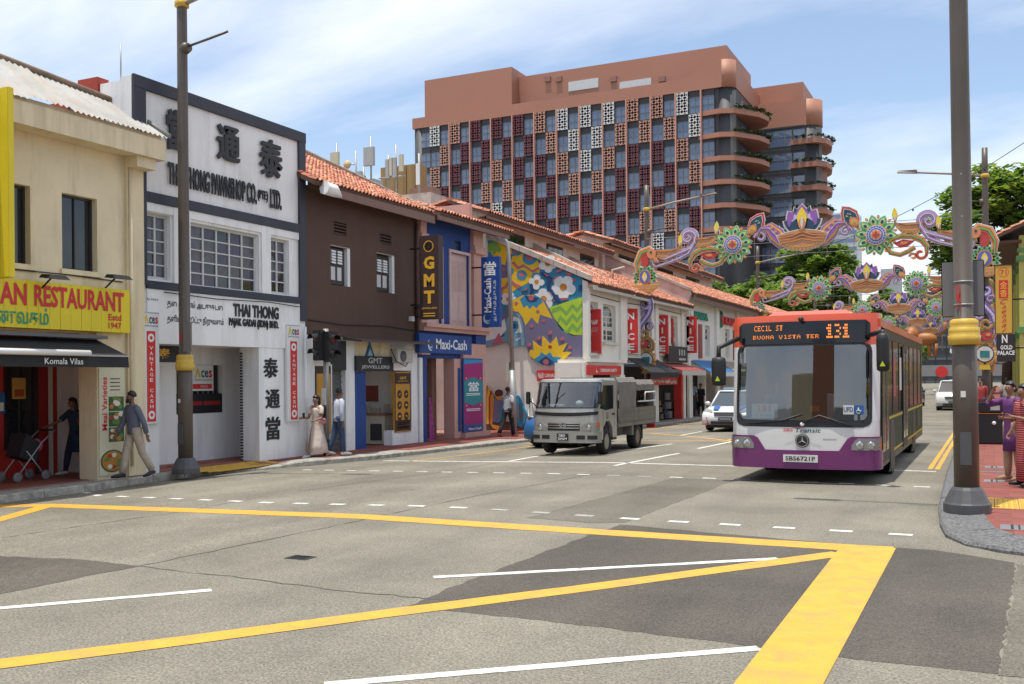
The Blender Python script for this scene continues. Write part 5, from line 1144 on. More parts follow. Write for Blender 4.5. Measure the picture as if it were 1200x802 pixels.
# third house and the ones behind the bus
hn = W('shophouse', 'cream shophouse with green lettering and small square windows, beyond the NICE signs', 'building'); Yh = 61.0
MB().wallx(XM, .28, Yn + .31, Yh, 2.55, 5.9, [(50.3, 51.3, 3.0, 4.6), (54.6, 55.6, 3.0, 4.6), (58, 59, 3, 4.6)]).build('wall', M['offwhite'], hn)
for a in (50.3, 54.6, 58):
    f = bx('window', M['win_white'], hn, XM - .2, XM - .12, a, a + 1, 3.0, 4.6)
    for i in range(2):
        for j in range(2): bx('pane', M['glass_dark'], f, XM - .119, XM - .11, a + .15 + .4 * i, a + .45 + .4 * i, 3.9 + .3 * j, 4.12 + .3 * j)
for yy in (46.9, 52.3, 57): bx('pilaster', M['offwhite'], hn, XM + .002, XM + .12, yy, yy + .6, -.3, 5.7)
for k, yy in enumerate((49.0, 56.4)):
    bx('red_shutter', C('faded_red', (.34, .07, .07)), hn, XM + .002, XM + .06, yy, yy + .6, 2.9, 4.6)
tile_roof(hn, (-12.75, Yn + .35, 5.92), (-12.75, Yh, 5.92), (-17.2, Yn + .35, 8.0), (-17.2, Yh, 8.0), .22, .32)
bx('eave_board', C('weathered_fascia', (.21, .115, .085)), hn, -12.9, -12.83, Yn + .3, Yh, 5.6, 5.86)
t = W('lettering_sign', 'green raised lettering with a round emblem on the cream wall', 'sign'); y0, z0 = FX(812, 376, XM + .1); y1, _ = FX(830, 376, XM + .1)
txt_x('HANIFA', C('sign_green', (.01, .24, .16)), t, XM + .01, y0, y1, FX(820, 375, XM)[1], FX(820, 366.5, XM)[1], bold=.04, depth=.1)
MB().lathe([(.02, 0), (.38, .0), (.38, .1), (.02, .12)], (XM + .01, FX(807.5, 367, XM)[0], FX(807, 367.5, XM)[1]), 20, axis='X').build('emblem', C('sign_green', (.01, .24, .16)), t); MB().lathe([(.02, 0), (.25, .0), (.25, .03), (.02, .04)], (XM + .13, FX(807.5, 367, XM)[0], FX(807, 367.5, XM)[1]), 16, axis='X').build('emblem_face', M['txtwhite'], t)
t = W('lettering_sign', 'red raised lettering with a round emblem, next to the bus roof corner', 'sign'); y0, y1 = FX(848, 377, XM)[0], FX(862, 377, XM)[0]
txt_x('KASHI', M['txtred'], t, XM + .01, y0, y1, FX(855, 382, XM)[1], FX(855, 373, XM)[1], bold=.04, depth=.1); MB().lathe([(.02, 0), (.45, .0), (.45, .1), (.02, .12)], (XM + .01, FX(843.5, 374, XM)[0], FX(843, 374.5, XM)[1]), 20, axis='X').build('emblem', C('sign_green', (.01, .24, .16)), t); MB().lathe([(.02, 0), (.28, .0), (.28, .03), (.02, .04)], (XM + .13, FX(843.5, 374, XM)[0], FX(843, 374.5, XM)[1]), 16, axis='X').build('emblem_face', M['txtred'], t)
for k in range(3):
    y0 = Yh + .05 + k * 26; y1 = y0 + 25.8
    fh = W('shophouse', ('pale far shophouse hidden mostly behind the bus', 'second pale shophouse farther down the left side', 'last pale shophouse at the far end of the left side')[k], 'building')
    bx('wall', M['offwhite'], fh, -20, XM, y0, y1, -.3, 5.8); tile_roof(fh, (-12.7, y0, 5.85), (-12.7, y1, 5.85), (-17, y0, 7.8), (-17, y1, 7.8), .4, .5)
    for j in range(8): bx('window', M['glass_dark'], fh, XM + .002, XM + .03, y0 + 1 + j * 3.1, y0 + 2.2 + j * 3.1, 3, 4.6)
# set-back upper storeys with their own roofs
def upper(lbl, y0, y1, xw, zb, ze, xr, zr_, wins_, wm):
    u = W('rooftop_storey', lbl, 'rooftop storey'); bx('wall', wm, u, xw - 3.5, xw, y0, y1, zb, ze)
    for a, b, c, d in wins_:
        f = bx('window', C('old_timber', (.07, .045, .035)), u, xw + .002, xw + .06, a, b, c, d)
        for k in range(3): bx('pane', M['glass_dark'], f, xw + .061, xw + .07, a + .08 + k * (b - a - .1) / 3, a + .02 + (k + 1) * (b - a - .1) / 3, c + .1, d - .1)
    tile_roof(u, (xw + .75, y0 - .5, ze + .02), (xw + .75, y1 + .3, ze + .02), (xr, y0 - .5, zr_), (xr, y1 + .3, zr_), .22, .3); bx('fascia', C('weathered_fascia', (.21, .115, .085)), u, xw + .62, xw + .68, y0 - .45, y1 + .3, ze - .18, ze - .01)
    MB().prism([(xw + .6, ze - .02), (xr, zr_ - .05), (xw - 3.6, ze - .02)], 'Y', y0 - .02, y0 + .0).build('gable', wm, u); bx('ridge', TILE[1], u, xr - .12, xr + .12, y0 - .5, y1 + .3, zr_ - .02, zr_ + .1)
    tile_roof(u, (xw - 3.8, y0 - .5, ze - .05), (xw - 3.8, y1 + .3, ze - .05), (xr, y0 - .5, zr_), (xr, y1 + .3, zr_), .3, .4, slab=False)
    return u
M['blush'] = mat('blush_plaster', (.82, .73, .65), .85, var=.1, scale=1, dirt=.4, dcol=(.3, .2, .16))
upper('pale upper storey with tiled roof set back above the mural house', 32.9, 45.6, -17.3, 6.5, 8.0, -18.2, 8.6, [(34.9, 37.0, 7.1, 7.75), (39.3, 41.0, 7.1, 7.75), (43.2, 44.9, 7.1, 7.75)], M['blush'])
upper('second set-back upper storey with dark windows above the NICE shops', 46.2, 67.5, -17.3, 7.0, 8.6, -18.2, 9.15, [(48.5, 51.5, 7.6, 8.3), (55, 58, 7.6, 8.3), (61, 64, 7.6, 8.3)], M['blush'])
# awnings and ground floor goods
def awning(lbl, y0, y1, zt, zb, dep, m_, m2=None):
    t = W('awning', lbl, 'awning', 'shop awnings beyond the lane'); MB().hexa([(XM + .05, y0, zt), (XM + dep, y0, zb), (XM + dep, y1, zb), (XM + .05, y1, zt), (XM + .05, y0, zt + .04), (XM + dep, y0, zb + .04), (XM + dep, y1, zb + .04), (XM + .05, y1, zt + .04)]).build('canopy', m_, t)
    bx('valance', m2 or m_, t, XM + dep + .001, XM + dep + .03, y0, y1, zb - .18, zb + .03); return t
awning('black shop awning behind the festive pylon', 38.1, 42.0, 2.7, 2.1, 1.0, M['awnblack']); awning('dark red shop awning between the black and blue awnings', 42.3, 46.2, 2.55, 2.2, 1.1, C('awn_red', (.28, .05, .04)), C('awn_white', (.5, .48, .45))); awning('blue and white shop awning beside the bus mirror', 47.2, 52.2, 2.75, 2.15, 1.1, C('awn_blue', (.01, .13, .36)), M['txtwhite'])
t = awning('striped shop awning farthest along, half hidden by the bus', 52.6, 57, 2.75, 2.2, 1.0, C('awn_tan', (.28, .24, .18)))
t, L_ = board('banner', 'red banner with white script below the black awning', 'banner', XM + .5, 39.7, 43.6, 1.62, 1.98, M['red'], .03); [MB().tube([(.006, -1.8 + q * .9 + i * .055, .18 + .09 * sin(i * 1.9 + q) - .02 * q) for i in range(15)], .016, 4).build('script_stroke', M['txtwhite'], t) for q in range(4)]
t, L_ = board('wall_sign', 'black shop sign with grey lettering under the middle NICE sign', 'sign', XM + .3, 42.9, 46.0, 2.62, 3.35, C('sign_black', (.02, .02, .02)), .08); [MB().box(.002, .008, .1 + q * .4, .28 + q * .4, .32, .6).build('logo_mark', C('sign_grey', (.42, .43, .42)), t) for q in range(3)]; MB().box(.002, .008, .1, 1.2, .1, .2).build('small_print', C('sign_grey', (.42, .43, .42)), t)
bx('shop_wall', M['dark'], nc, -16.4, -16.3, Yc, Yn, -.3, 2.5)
for k in range(16):
    yy = 38.3 + k * .72; gz = W('display_rack', 'goods rack %s' % ('under the black awning, leftmost of its row','under the black awning, second of its row','under the black awning, third of its row','under the black awning, fourth of its row','under the black awning, beside the pillar','under the red awning, leftmost of its row','under the red awning, second of its row','under the red awning, third of its row','under the red awning, fourth of its row','under the red awning, fifth of its row','under the red awning, beside the pillar','before the blue awning, by the pillar','under the blue awning, leftmost of its row','under the blue awning, second of its row','under the blue awning, third of its row','under the blue awning, nearest the bus')[k], 'display rack', 'goods displayed along the walkway'); h_ = random.uniform(.5, 1.5); cc = [(.10, .02, .02), (.16, .12, .04), (.02, .03, .08), (.30, .30, .29), (.02, .02, .02), (.03, .07, .03), (.20, .08, .02)][k % 7]
    bx('frame', M['ink'], gz, XM - .75, XM - .7, yy, yy + .5, -.05, h_); 
    for j in range(3): bx('goods', C('goods%d' % (k % 7), cc), gz, XM - .69, XM - .45 - .05 * j, yy + .03, yy + .46, .02 + h_ * j / 3, h_ * (j + .8) / 3)
for k, yy in enumerate((41.7, 45.9, 50.1)):
    bx('pillar', [M['txtwhite'], M['red'], M['offwhite']][k], nc, XM - .35, XM + .02, yy, yy + .28, -.3, 2.1)
# pipes and cables fixed to the fronts
MB().tube([(XF + .1, 20.72, .1), (XF + .1, 20.72, 3.3)], .035, 7).build('drainpipe', M['pwhite'], pw)
MB().tube([(XF + .09, 15.9, 3.83), (XF + .1, 17.5, 3.79), (XF + .1, 19.3, 3.84), (XF + .09, 20.5, 3.80)], .012, 5).build('cable', M['ink'], pw)
MB().tube([(XF + .02, 20.95, 3.5), (XF + .03, 22.5, 3.44), (XF + .03, 24.6, 3.5), (XF + .02, 26.2, 3.43)], .014, 5).build('cable', M['ink'], bw_)
MB().tube([(XR + .08, 14.95, .2), (XR + .1, 14.95, 6.3)], .035, 7).build('drainpipe', M['cream'], res)
MB().tube([(XR + .02, 9, 4.02), (XR + .03, 11.5, 3.96), (XR + .03, 13.5, 3.98), (XR + .02, 14.8, 3.95)], .012, 5).build('cable', M['ink'], res)
MB().tube([(XM + .02, 34.2, 5.0), (XM + .04, 37, 4.93), (XM + .04, 41, 4.98), (XM + .03, 46, 4.92)], .014, 5).build('cable', M['ink'], nc)
# ------------------------------------------------------------------ hotel
M['copper'] = mat('copper_cladding', (.375, .168, .108), .6, .05, var=.05, scale=.12, dirt=.15, dcol=(.30, .15, .12))
M['copper_l'] = mat('copper_screen', (.56, .295, .215), .55, var=.05, scale=.3); M['maroon'] = mat('maroon_screen', (.175, .045, .058), .6, var=.08, scale=.3); M['screen_white'] = mat('white_screen', (.72, .71, .69), .6, var=.03)
M['charcoal'] = mat('charcoal_cladding', (.050, .051, .056), .6, var=.12, scale=.2); M['charcoal2'] = mat('charcoal_spandrel', (.030, .031, .035), .5, var=.1, scale=.3)
M['htl_glass'] = glass('hotel_glass', (.10, .15, .24), .08, spec=1.0); M['frame_grey'] = C('hotel_frame', (.15, .155, .17), .4)
S = 144.0
ht = W('hotel', 'tall copper and charcoal hotel tower with patterned screens and planted balconies', 'building')
fa = FY(527.7, 250, S)[0]; fb = FY(822.6, 250, S)[0]; BW = (fb - fa) / 11; HB = BW / 2; RH = 3.43; ZT = 44.3
xl_ = fa - 3 * HB - .3; xr_ = fb + HB * 1.25
bx('wall', M['charcoal'], ht, xl_ - .2, xr_ + .8, S + .6, S + 22, 0, 46)
MB().lathe([(1.5, 0), (1.5, ZT)], (xr_ + .8, S + 1.9, 0), 28).build('corner_drum', M['charcoal'], ht)
bx('side_wall', M['charcoal'], ht, xr_ + .801, xr_ + 2.3, S + 1.9, S + 22, 0, ZT)
MB().lathe([(1.2, 20), (1.2, ZT)], (xl_ - .1, S + 1.4, 0), 20).build('corner_drum', M['charcoal'], ht)
# crown band and set-back plant storey
xc = xr_ + 2.3
band = [(xl_ - 1.2, ZT), (xr_ - 6.5, ZT), (xr_ + .8, ZT), (xr_ + .8, 48.3), (xr_ - .6, 48.2), (xr_ - 2.4, 47.7), (xr_ - 4.2, 46.5), (xr_ - 6.0, 46.15), (xl_ - 1.2, 46.05)]
MB().prism(band, 'Y', S + .15, S + .7).build('crown_band', M['copper'], ht)
MB().lathe([(1.62, ZT), (1.62, 48.3)], (xr_ + .8, S + 1.75, 0), 28).build('crown_corner', M['copper'], ht)
MB().prism([(S + 1.7, ZT), (S + 22, ZT), (S + 22, 47.2), (S + 10, 47.2), (S + 1.7, 48.3)], 'X', xr_ - 1, xr_ + 2.42).build('crown_side', M['copper'], ht)
xa_, xb_2 = FY(498, 110, S + 1)[0], FY(600, 100, S + 1)[0]
bx('plant_storey', M['copper'], ht, xa_, xb_2, S + .9, S + 20, 46, 52.4); bx('plant_storey', M['copper'], ht, xb_2 + .002, xr_ + .6, S + 3.5, S + 20, 46, 51.4)
for a, b in ((666, 701), (726, 763), (787, 824)):
    q = FY(a, 98, S + 3.4), FY(b, 92, S + 3.4); bx('louvre_panel', C('louvre_grey', (.55, .56, .55)), ht, q[0][0], q[1][0], S + 3.4, S + 3.5, q[1][1] - 1.4, q[1][1] + .1)
for a in (642, 655, 719, 776): q = FY(a, 93, S + 3.4); bx('vent_box', C('copper_dark', (.28, .13, .10)), ht, q[0] - .5, q[0] + .5, S + 3.2, S + 3.49, q[1] - .4, q[1] + .4)
# shared meshes of one screen panel and one window
def lattice():
    b = MB(); cw = (HB - .16) / 2; chh = (RH - .2) / 4
    def bar(x0, z0, x1, z1, wd):
        d = Vector((x1 - x0, z1 - z0)).normalized() * wd; nx, nz = -d.y, d.x
        b.prism([(x0 + nx, z0 + nz), (x0 - nx, z0 - nz), (x1 - nx, z1 - nz), (x1 + nx, z1 + nz)], 'Y', -.12, .0)
    for i in range(2):
        for j in range(4):
            x0, z0 = i * cw, j * chh; bar(x0, z0, x0 + cw, z0 + chh, .085); bar(x0, z0 + chh, x0 + cw, z0, .085)
            m = .30; bar(x0 + cw * m, z0 + chh * .5, x0 + cw * .5, z0 + chh * (1 - m), .05); bar(x0 + cw * .5, z0 + chh * (1 - m), x0 + cw * (1 - m), z0 + chh * .5, .05); bar(x0 + cw * (1 - m), z0 + chh * .5, x0 + cw * .5, z0 + chh * m, .05); bar(x0 + cw * .5, z0 + chh * m, x0 + cw * m, z0 + chh * .5, .05)
    for q in ((0, .06), (2 * cw - .06, 2 * cw)): b.box(q[0], q[1], -.13, .01, 0, 4 * chh)
    for q in (0, 4 * chh - .06): b.box(0.06, 2 * cw - .06, -.13, .01, q, q + .06)
    return b
LT = {k: lattice().mesh('screen_panel', M[k]) for k in ('copper_l', 'maroon', 'screen_white')}
wv = MB(); wvw = HB - .12
for q in ((0, .08), (wvw / 2 - .05, wvw / 2 + .05), (wvw - .08, wvw)): wv.box(q[0], q[1], -.12, 0, 0, RH * .68)
for z0 in (0, RH * .31, RH * .68): wv.box(.081, wvw - .081, -.11, 0, z0, z0 + .08)
WVM = wv.mesh('window', M['frame_grey']); GLM = MB().box(.08, wvw - .08, -.05, -.03, .08, RH * .68).mesh('pane', M['htl_glass']); SPM = MB().box(0, wvw, -.08, 0, RH * .70, RH - .15).mesh('spandrel', M['charcoal2'])
rowsP = ['WCMMMCWWWCCW', 'CMMMMCWWCCCW', 'CMMCMMCWCMMC', 'MMCCMMCCMMMC', 'MMMWCMMMMMMM', 'MMMMMMMMMCCM', 'MMMCMCMMMCWC', 'MMMCMMCMMMCM']
key = {'W': 'screen_white', 'C': 'copper_l', 'M': 'maroon'}
for r, rp in enumerate(rowsP):
    zb = ZT - RH * (r + 1)
    for i in range(-3, 24):
        x0 = fa + i * HB + .06; k = (i + 2) // 2 if r % 2 == 0 else (i + 1) // 2
        ispan = ((i % 2 == 0) if r % 2 == 0 else (i % 2 == 1)) and 0 <= k < len(rp) and i <= 21
        if (r == 4 and i < 0 and False): continue
        if zb < 33 and x0 < -64: 
            if zb < 27: continue
        if ispan: inst('screen_panel', LT[key[rp[k]]], ht, loc=(x0, S + .15, zb + .1))
        else:
            if i == 23: continue
            o = inst('window', WVM, ht, loc=(x0, S + .45, zb + .1)); inst('pane', GLM, o); sp = inst('spandrel', SPM, ht, loc=(x0, S + .45, zb + .1))
for k in range(0, 12): bx('fin', M['copper_l'], ht, fa + k * BW - .11, fa + k * BW + .06, S - .2, S + .6, 14, ZT - .01)
for r in range(1, 9): bx('floor_edge', M['charcoal2'], ht, xl_, xr_ - .3, S + .46, S + .599, ZT - RH * r - .08, ZT - RH * r + .09)
# balconies with planters
M['planter'] = mat('planter_green', (.055, .095, .025), .9, var=.5, scale=1.5)
def leaf_tuft(par, pts, n, r, nm='planter_shrub', m=None):
    b = MB()
    for _ in range(n):
        p = random.choice(pts); c = Vector((p[0] + random.gauss(0, r), p[1] + random.gauss(0, r), p[2] + abs(random.gauss(0, r * .7)))); a, e = random.uniform(0, 6.28), random.uniform(-.7, .7); s_ = random.uniform(.14, .34)
        u = Vector((cos(a), sin(a), e)).normalized() * s_; v = u.cross(Vector((random.random() - .5, random.random() - .5, 1))).normalized() * s_ * .6; b.add([c - u, c + v, c + u, c - v], [(0, 1, 2, 3)])
    return b.build(nm, m or M['planter'], par, 'stuff')
for k in range(6):
    z = 40.6 - RH * k
    P = [(xr_ - 2.9, S + .3), (xr_ + .4, S - .3), (xr_ + 2.4, S + .6), (xr_ + 3.8, S + 2.6), (xr_ + 5.2, S + 4.8), (xr_ + 5.9, S + 8), (xr_ + 5.0, S + 11), (xr_ + 2.3, S + 13), (xr_ + 2.3, S + 4), (xr_ - 2.9, S + 2)]
    bl = MB().prism(P, 'Z', z - .2, z + .5); bl.build('balcony', M['copper'], ht)
    leaf_tuft(ht, [(P[i][0] * (1 - t) + P[i + 1][0] * t, P[i][1] * (1 - t) + P[i + 1][1] * t, z + .8) for i in range(2, 6) for t in (.1, .4, .7, .95)], 430, .2)
    bx('side_window', M['htl_glass'], ht, xr_ + 2.301, xr_ + 2.34, S + 5, S + 8, z + 1, z + 2.9)
# second wing
S2 = 160.0; x0, x1 = -37.5, FY(945, 150, S2)[0]
bx('wing_wall', M['charcoal'], ht, x0, x1, S2, S2 + 14, 0, 41.2); MB().lathe([(2.2, 0), (2.2, 41.2)], (x1 - .2, S2 + 2.2, 0), 24).build('wing_drum', M['charcoal'], ht)
bx('wing_crown', M['copper'], ht, x0, x1, S2 - .1, S2 + 14, 41.21, 45.3); MB().lathe([(2.32, 41.21), (2.32, 45.3)], (x1 - .2, S2 + 2.25, 0), 24).build('wing_crown_drum', M['copper'], ht); bx('wing_plant_storey', M['copper'], ht, x0, FY(941, 100, S2 + 2)[0], S2 + 2, S2 + 13, 45.3, 48.6)
for r in range(9):
    zt_ = 40.7 - 3.65 * r
    for a, b in ((893, 901), (903, 928), (930, 943)):
        xa_, xb_2 = FY(a, 180, S2)[0], FY(b, 180, S2)[0]; n_ = max(1, int((xb_2 - xa_) / 1.0)); f = MB()
        for i in range(n_ + 1): f.box(xa_ + (xb_2 - xa_) * i / n_ - .05, xa_ + (xb_2 - xa_) * i / n_ + .05, S2 - .1, S2 - .003, zt_ - 2.5, zt_)
        f.box(xa_, xb_2, S2 - .08, S2 - .004, zt_ - 1.0, zt_ - .92); o = f.build('window', M['frame_grey'], ht); bx('pane', M['htl_glass'], o, xa_, xb_2, S2 - .04, S2 - .005, zt_ - 2.5, zt_)
    bx('floor_edge', M['charcoal2'], ht, x0, x1 - .3, S2 - .15, S2 - .101, zt_ + .35, zt_ + .6)
    if r < 8:
        z = zt_ - 2.2; P = [(x1 - 2.4, S2 - .4), (x1 + 1.5, S2 - .6), (x1 + 2.9, S2 + 1), (x1 + 3.3, S2 + 4), (x1 + 2.6, S2 + 8), (x1 + 1.5, S2 + 10), (x1 - 2.4, S2 + 3)]
        MB().prism(P, 'Z', z - .25, z + .55).build('balcony', M['copper'], ht); leaf_tuft(ht, [(P[i][0] * (1 - t) + P[i + 1][0] * t, P[i][1] * (1 - t) + P[i + 1][1] * t, z + .85) for i in range(0, 4) for t in (.2, .5, .8)], 260, .22)
MB().prism([(x1 + 1.2, S2 + 1), (x1 + 2.5, S2 + 4), (x1 + 1.4, S2 + 8), (x1 - 1, S2 + 8), (x1 - 1, S2 + 1)], 'Z', 0, 36).build('balcony_core', C('copper_dark', (.28, .13, .10)), ht)
bx('podium', M['charcoal2'], ht, -60, -20, S - 6, S - 1, 0, 14); bx('podium_glazing', M['htl_glass'], ht, -52, -33, S - 6.1, S - 6.01, 4, 13.5)
pods = MB()
for i in range(6):
    for j in range(3):
        c_ = (-34.5 + i * 2.2, 8.2 + j * 2.2)
        for q in range(4):
            a = q * pi / 2 + pi / 4; cx_, cz = c_[0] + .62 * cos(a), c_[1] + .62 * sin(a); pods.prism([(cx_ + .75 * cos(a) * cos(t) - .36 * sin(a) * sin(t), cz + .75 * sin(a) * cos(t) + .36 * cos(a) * sin(t)) for t in [k * pi / 4 for k in range(8)]], 'Y', S - 6.6, S - 6.4)
pods.build('petal_screen', M['copper_l'], ht, 'stuff')
# ------------------------------------------------------------------ rear buildings, antennas
rb_ = W('rear_building', 'ochre apartment block rising behind the brown roof beside the hotel', 'building'); yb_ = 75
xa_, zt_ = FY(446, 197, yb_); xb_2 = FY(490, 190, yb_)[0]
bx('wall', mat('ochre_wall', (.30, .19, .075), .8, var=.08, scale=.5), rb_, xa_, xb_2, yb_, yb_ + 1.5, 0, zt_); 
for k in range(4): bx('pilaster', mat('ochre_wall2', (.24, .145, .055), .8, var=.08), rb_, xa_ + .5 + k * .95, xa_ + .8 + k * .95, yb_ - .1, yb_ - .002, 0, zt_ - .1)
rd = W('rear_building', 'low rear roof deck carrying the antenna masts behind the orange tiles', 'building'); yd = 52
bx('deck', M['oldwhite'], rd, FY(380, 230, yd)[0], FY(505, 235, yd)[0], yd, yd + 2.5, 0, FY(440, 232, yd)[1]); zd = FY(440, 232, yd)[1]
MB().box(FY(405, 222, yd)[0], FY(428, 222, yd)[0], yd + 1, yd + 2, zd, FY(410, 208, yd)[1]).build('plant_box', M['galv'], rd); MB().box(FY(470, 230, yd)[0], FY(497, 230, yd)[0], yd + 1, yd + 2, zd - .5, FY(480, 217, yd)[1]).build('plant_box', C('brick_pink', (.22, .115, .085)), rd)
def ant(lbl, px_, ptop, kind):
    t = W('antenna', lbl, 'antenna', 'roof antennas'); x, zt_ = FY(px_, ptop, yd + .5); b = MB().tube([(x, yd + .5, zd), (x, yd + .5, zt_)], .06, 6).build('mast', M['galv'], t)
    return t, x, zt_
t, x, zt_ = ant('cream panel antenna on a mast, leftmost above the orange roof', 394.5, 168, 0); bx('panel', C('ant_cream', (.5, .46, .33)), t, x - .32, x + .32, yd + .2, yd + .4, zd, FY(394, 177, yd)[1], bevel=.02)
t, x, zt_ = ant('small round dish antenna on a thin mast', 417, 177, 0); zz_ = FY(417, 190, yd)[1]; MB().lathe([(.02, -.05), (.22, 0), (.28, .1)], (x - .6, yd + .3, zz_), 16, axis='Y').build('dish', C('ant_cream2', (.55, .42, .2)), t); MB().tube([(x - .55, yd + .4, zz_), (x, yd + .5, zz_)], .04, 6).build('arm', M['galv'], t)
t, x, zt_ = ant('grey rectangular panel antenna, tallest of the group', 434.5, 160, 0); bx('panel', C('ant_grey', (.36, .36, .35)), t, x - .38, x + .38, yd + .2, yd + .4, FY(434, 193, yd)[1], FY(434, 171, yd)[1], bevel=.02)
t, x, zt_ = ant('antenna mast with small equipment boxes beside the grey panel', 426, 196, 0); 
for k in range(3): bx('equipment_box', M['galv'], t, x - .3 + .2 * k, x + .0 + .25 * k, yd + .2, yd + .4, zt_ - .6 - .3 * k, zt_ - .3 - .3 * k)
t, x, zt_ = ant('cluster of slim panel antennas in front of the ochre block', 455, 182, 0)
for k, (q, a, b) in enumerate(((451, 208, 186), (455, 205, 184), (459, 207, 184), (467, 200, 180))): bx('panel', [C('ant_grey', (.36, .36, .35)), C('ant_cream', (.5, .46, .33))][k % 2], t, FY(q, 200, yd)[0] - .14, FY(q, 200, yd)[0] + .14, yd + .25, yd + .4, FY(q, a, yd)[1], FY(q, b, yd)[1]); 
MB().tube([(x - .7, yd + .5, FY(455, 206, yd)[1]), (x + 1.2, yd + .5, FY(455, 206, yd)[1])], .05, 6).build('cross_arm', M['galv'], t)
t, x, zt_ = ant('thin whip antenna with a white panel beside the hotel corner', 464, 170, 0); t, x, zt_ = ant('white slim panel antenna against the hotel edge', 491, 180, 0); bx('panel', M['white'], t, x - .12, x + .12, yd + .3, yd + .4, FY(491, 215, yd)[1], FY(491, 190, yd)[1])
ob = W('office_block', 'dark glass office block far down the street', 'building'); yo = 300
q0, q1 = FY(1020, 345, yo), FY(1118, 335, yo); bx('wall', C('office_dark', (.055, .06, .065), .4), ob, q0[0], q1[0] + 20, yo, yo + 30, 0, q0[1])
for k in range(9): bx('floor_band', C('office_band', (.11, .115, .12), .4), ob, q0[0], q1[0] + 20, yo - .3, yo - .01, q0[1] - 3 - k * 3.2, q0[1] - 2.4 - k * 3.2)
for k in range(14): bx('mullion', M['charcoal2'], ob, q0[0] + k * 2.8, q0[0] + k * 2.8 + .3, yo - .4, yo - .31, 0, q0[1])
ob = W('office_block', 'pale grey slab block beside the dark glass office', 'building'); q0, q1 = FY(1022, 330, 310), FY(1042, 310, 310); bx('wall', C('slab_grey', (.38, .39, .40)), ob, q0[0], q1[0], 335, 355, 0, q0[1] + 6)
ob = W('apartment_block', 'white far apartment block between the hotel and the trees', 'building'); q0, q1 = FY(988, 262, 380), FY(1004, 262, 380); bx('wall', C('far_white', (.6, .6, .6)), ob, q0[0] - 8, q1[0], 380, 395, 0, q0[1] + 4)
for k in range(20): bx('window_band', M['htl_glass'], ob, q0[0] - 8, q1[0], 379.8, 379.99, q0[1] + 2 - k * 3, q0[1] + 3.4 - k * 3)
fo = W('footbridge', 'grey concrete footbridge across the far end of the street', 'bridge'); yf = 170
bx('deck', C('bridge_grey', (.25, .25, .25)), fo, -25, 10, yf, yf + 3, FY(1110, 441, yf)[1], FY(1110, 428, yf)[1]); bx('pier', C('bridge_grey', (.25, .25, .25)), fo, -14.5, -13.2, yf + .5, yf + 2.5, -.5, FY(1110, 441, yf)[1]); bx('pier', C('bridge_grey', (.25, .25, .25)), fo, 1.2, 2.4, yf + .5, yf + 2.5, -.5, FY(1110, 441, yf)[1])
x_, z_ = FY(1103.5, 436, yf - .2); MB().lathe([(.02, -.06), (.9, -.06), (.9, 0), (.02, 0)], (x_, yf - .05, z_), 20, axis='Y', smooth=False).build('round_sign', M['red'], fo); 
# ------------------------------------------------------------------ trees
LEAF = [leafmat('leaf_a', (.125, .21, .038)), leafmat('leaf_b', (.17, .26, .05)), leafmat('leaf_c', (.085, .155, .033)), leafmat('leaf_d', (.21, .28, .06))]
BARK = mat('bark', (.10, .08, .06), .95, var=.3, scale=4, bump=.6, bscale=12)
def tree(lbl, x, y, h, rx, ry, zc, rz, nclump=46, nleaf=150, ls=.42, z0=-.1, lean=0, clr=1.1, holes=None):
    t = thing('tree', lbl, 'tree', (x, y, 0)); b = MB(); th = zc - rz * .55
    b.tube([(0, 0, z0), (.1, 0, th * .5), (lean * .5, .1, th)], [.045 * h * .55, .045 * h * .42, .045 * h * .3], 9)
    cl = []
    for k in range(nclump):
        for _ in range(30):
            p = Vector((random.uniform(-1, 1), random.uniform(-1, 1), random.uniform(-.75, 1)))
            if .35 < p.length < 1.0: break
        cl.append(Vector((p.x * rx + lean, p.y * ry, zc + p.z * rz)))
    for k in range(9):
        c = cl[k * 3 % len(cl)]; s_ = Vector((lean * .5, .1, th * random.uniform(.75, 1))); md = s_.lerp(c, .5) + Vector((0, 0, -.6)); b.tube([s_, md, c], [.022 * h * .4, .014 * h * .4, .02], 6)
    b.build('trunk', BARK, t); f = MB()
    for c in cl:
        rr = random.uniform(.75, 1.35) * clr; mi = random.choices((0, 1, 2, 3), (4, 3, 3, 2))[0]
        for _ in range(nleaf):
            d = Vector((random.gauss(0, 1), random.gauss(0, 1), random.gauss(0, .75))).normalized() * (rr * random.uniform(.55, 1.05)); d.z *= .75; p = c + d
            a = random.uniform(0, 6.28); s_ = random.uniform(.5, 1.1) * ls; u = Vector((cos(a), sin(a), random.uniform(-.6, .4))).normalized() * s_; v = u.cross(Vector((random.uniform(-.6, .6), random.uniform(-.6, .6), 1))).normalized() * s_ * .5
            f.add([p - u, p + v, p + u, p - v], [(0, 1, 2, 3)], mi if random.random() < .7 else random.randrange(4))
    f.build('crown', LEAF, t); return t
tree('large green rain tree overhanging the right side behind the lamp post', 1.2, 108, 22, 7.2, 6, 15.2, 6.6, 110, 190, .5, clr=1.6)
tree('dark green tree on the right side beyond the yellow building', 6.5, 84, 17, 4.5, 4, 12.4, 3.6, 50, 170, .45, clr=1.4)
tree('broad green tree between the hotel podium and the festive lights', -24.0, 116, 15, 5.2, 4, 10.4, 3.8, 50, 140, .45)
tree('tall green tree in front of the hotel right wing', -17.6, 118, 19, 5.0, 4.5, 12.8, 5.2, 60, 150, .45)
tree('pale green street tree behind the bus roof', -20.5, 108, 12, 4.5, 3.5, 8.4, 3.2, 44, 140, .4)
tree('small bright tree standing by the hotel terrace', -29.5, 112, 13, 3.2, 3, 10.0, 2.6, 30, 130, .38)
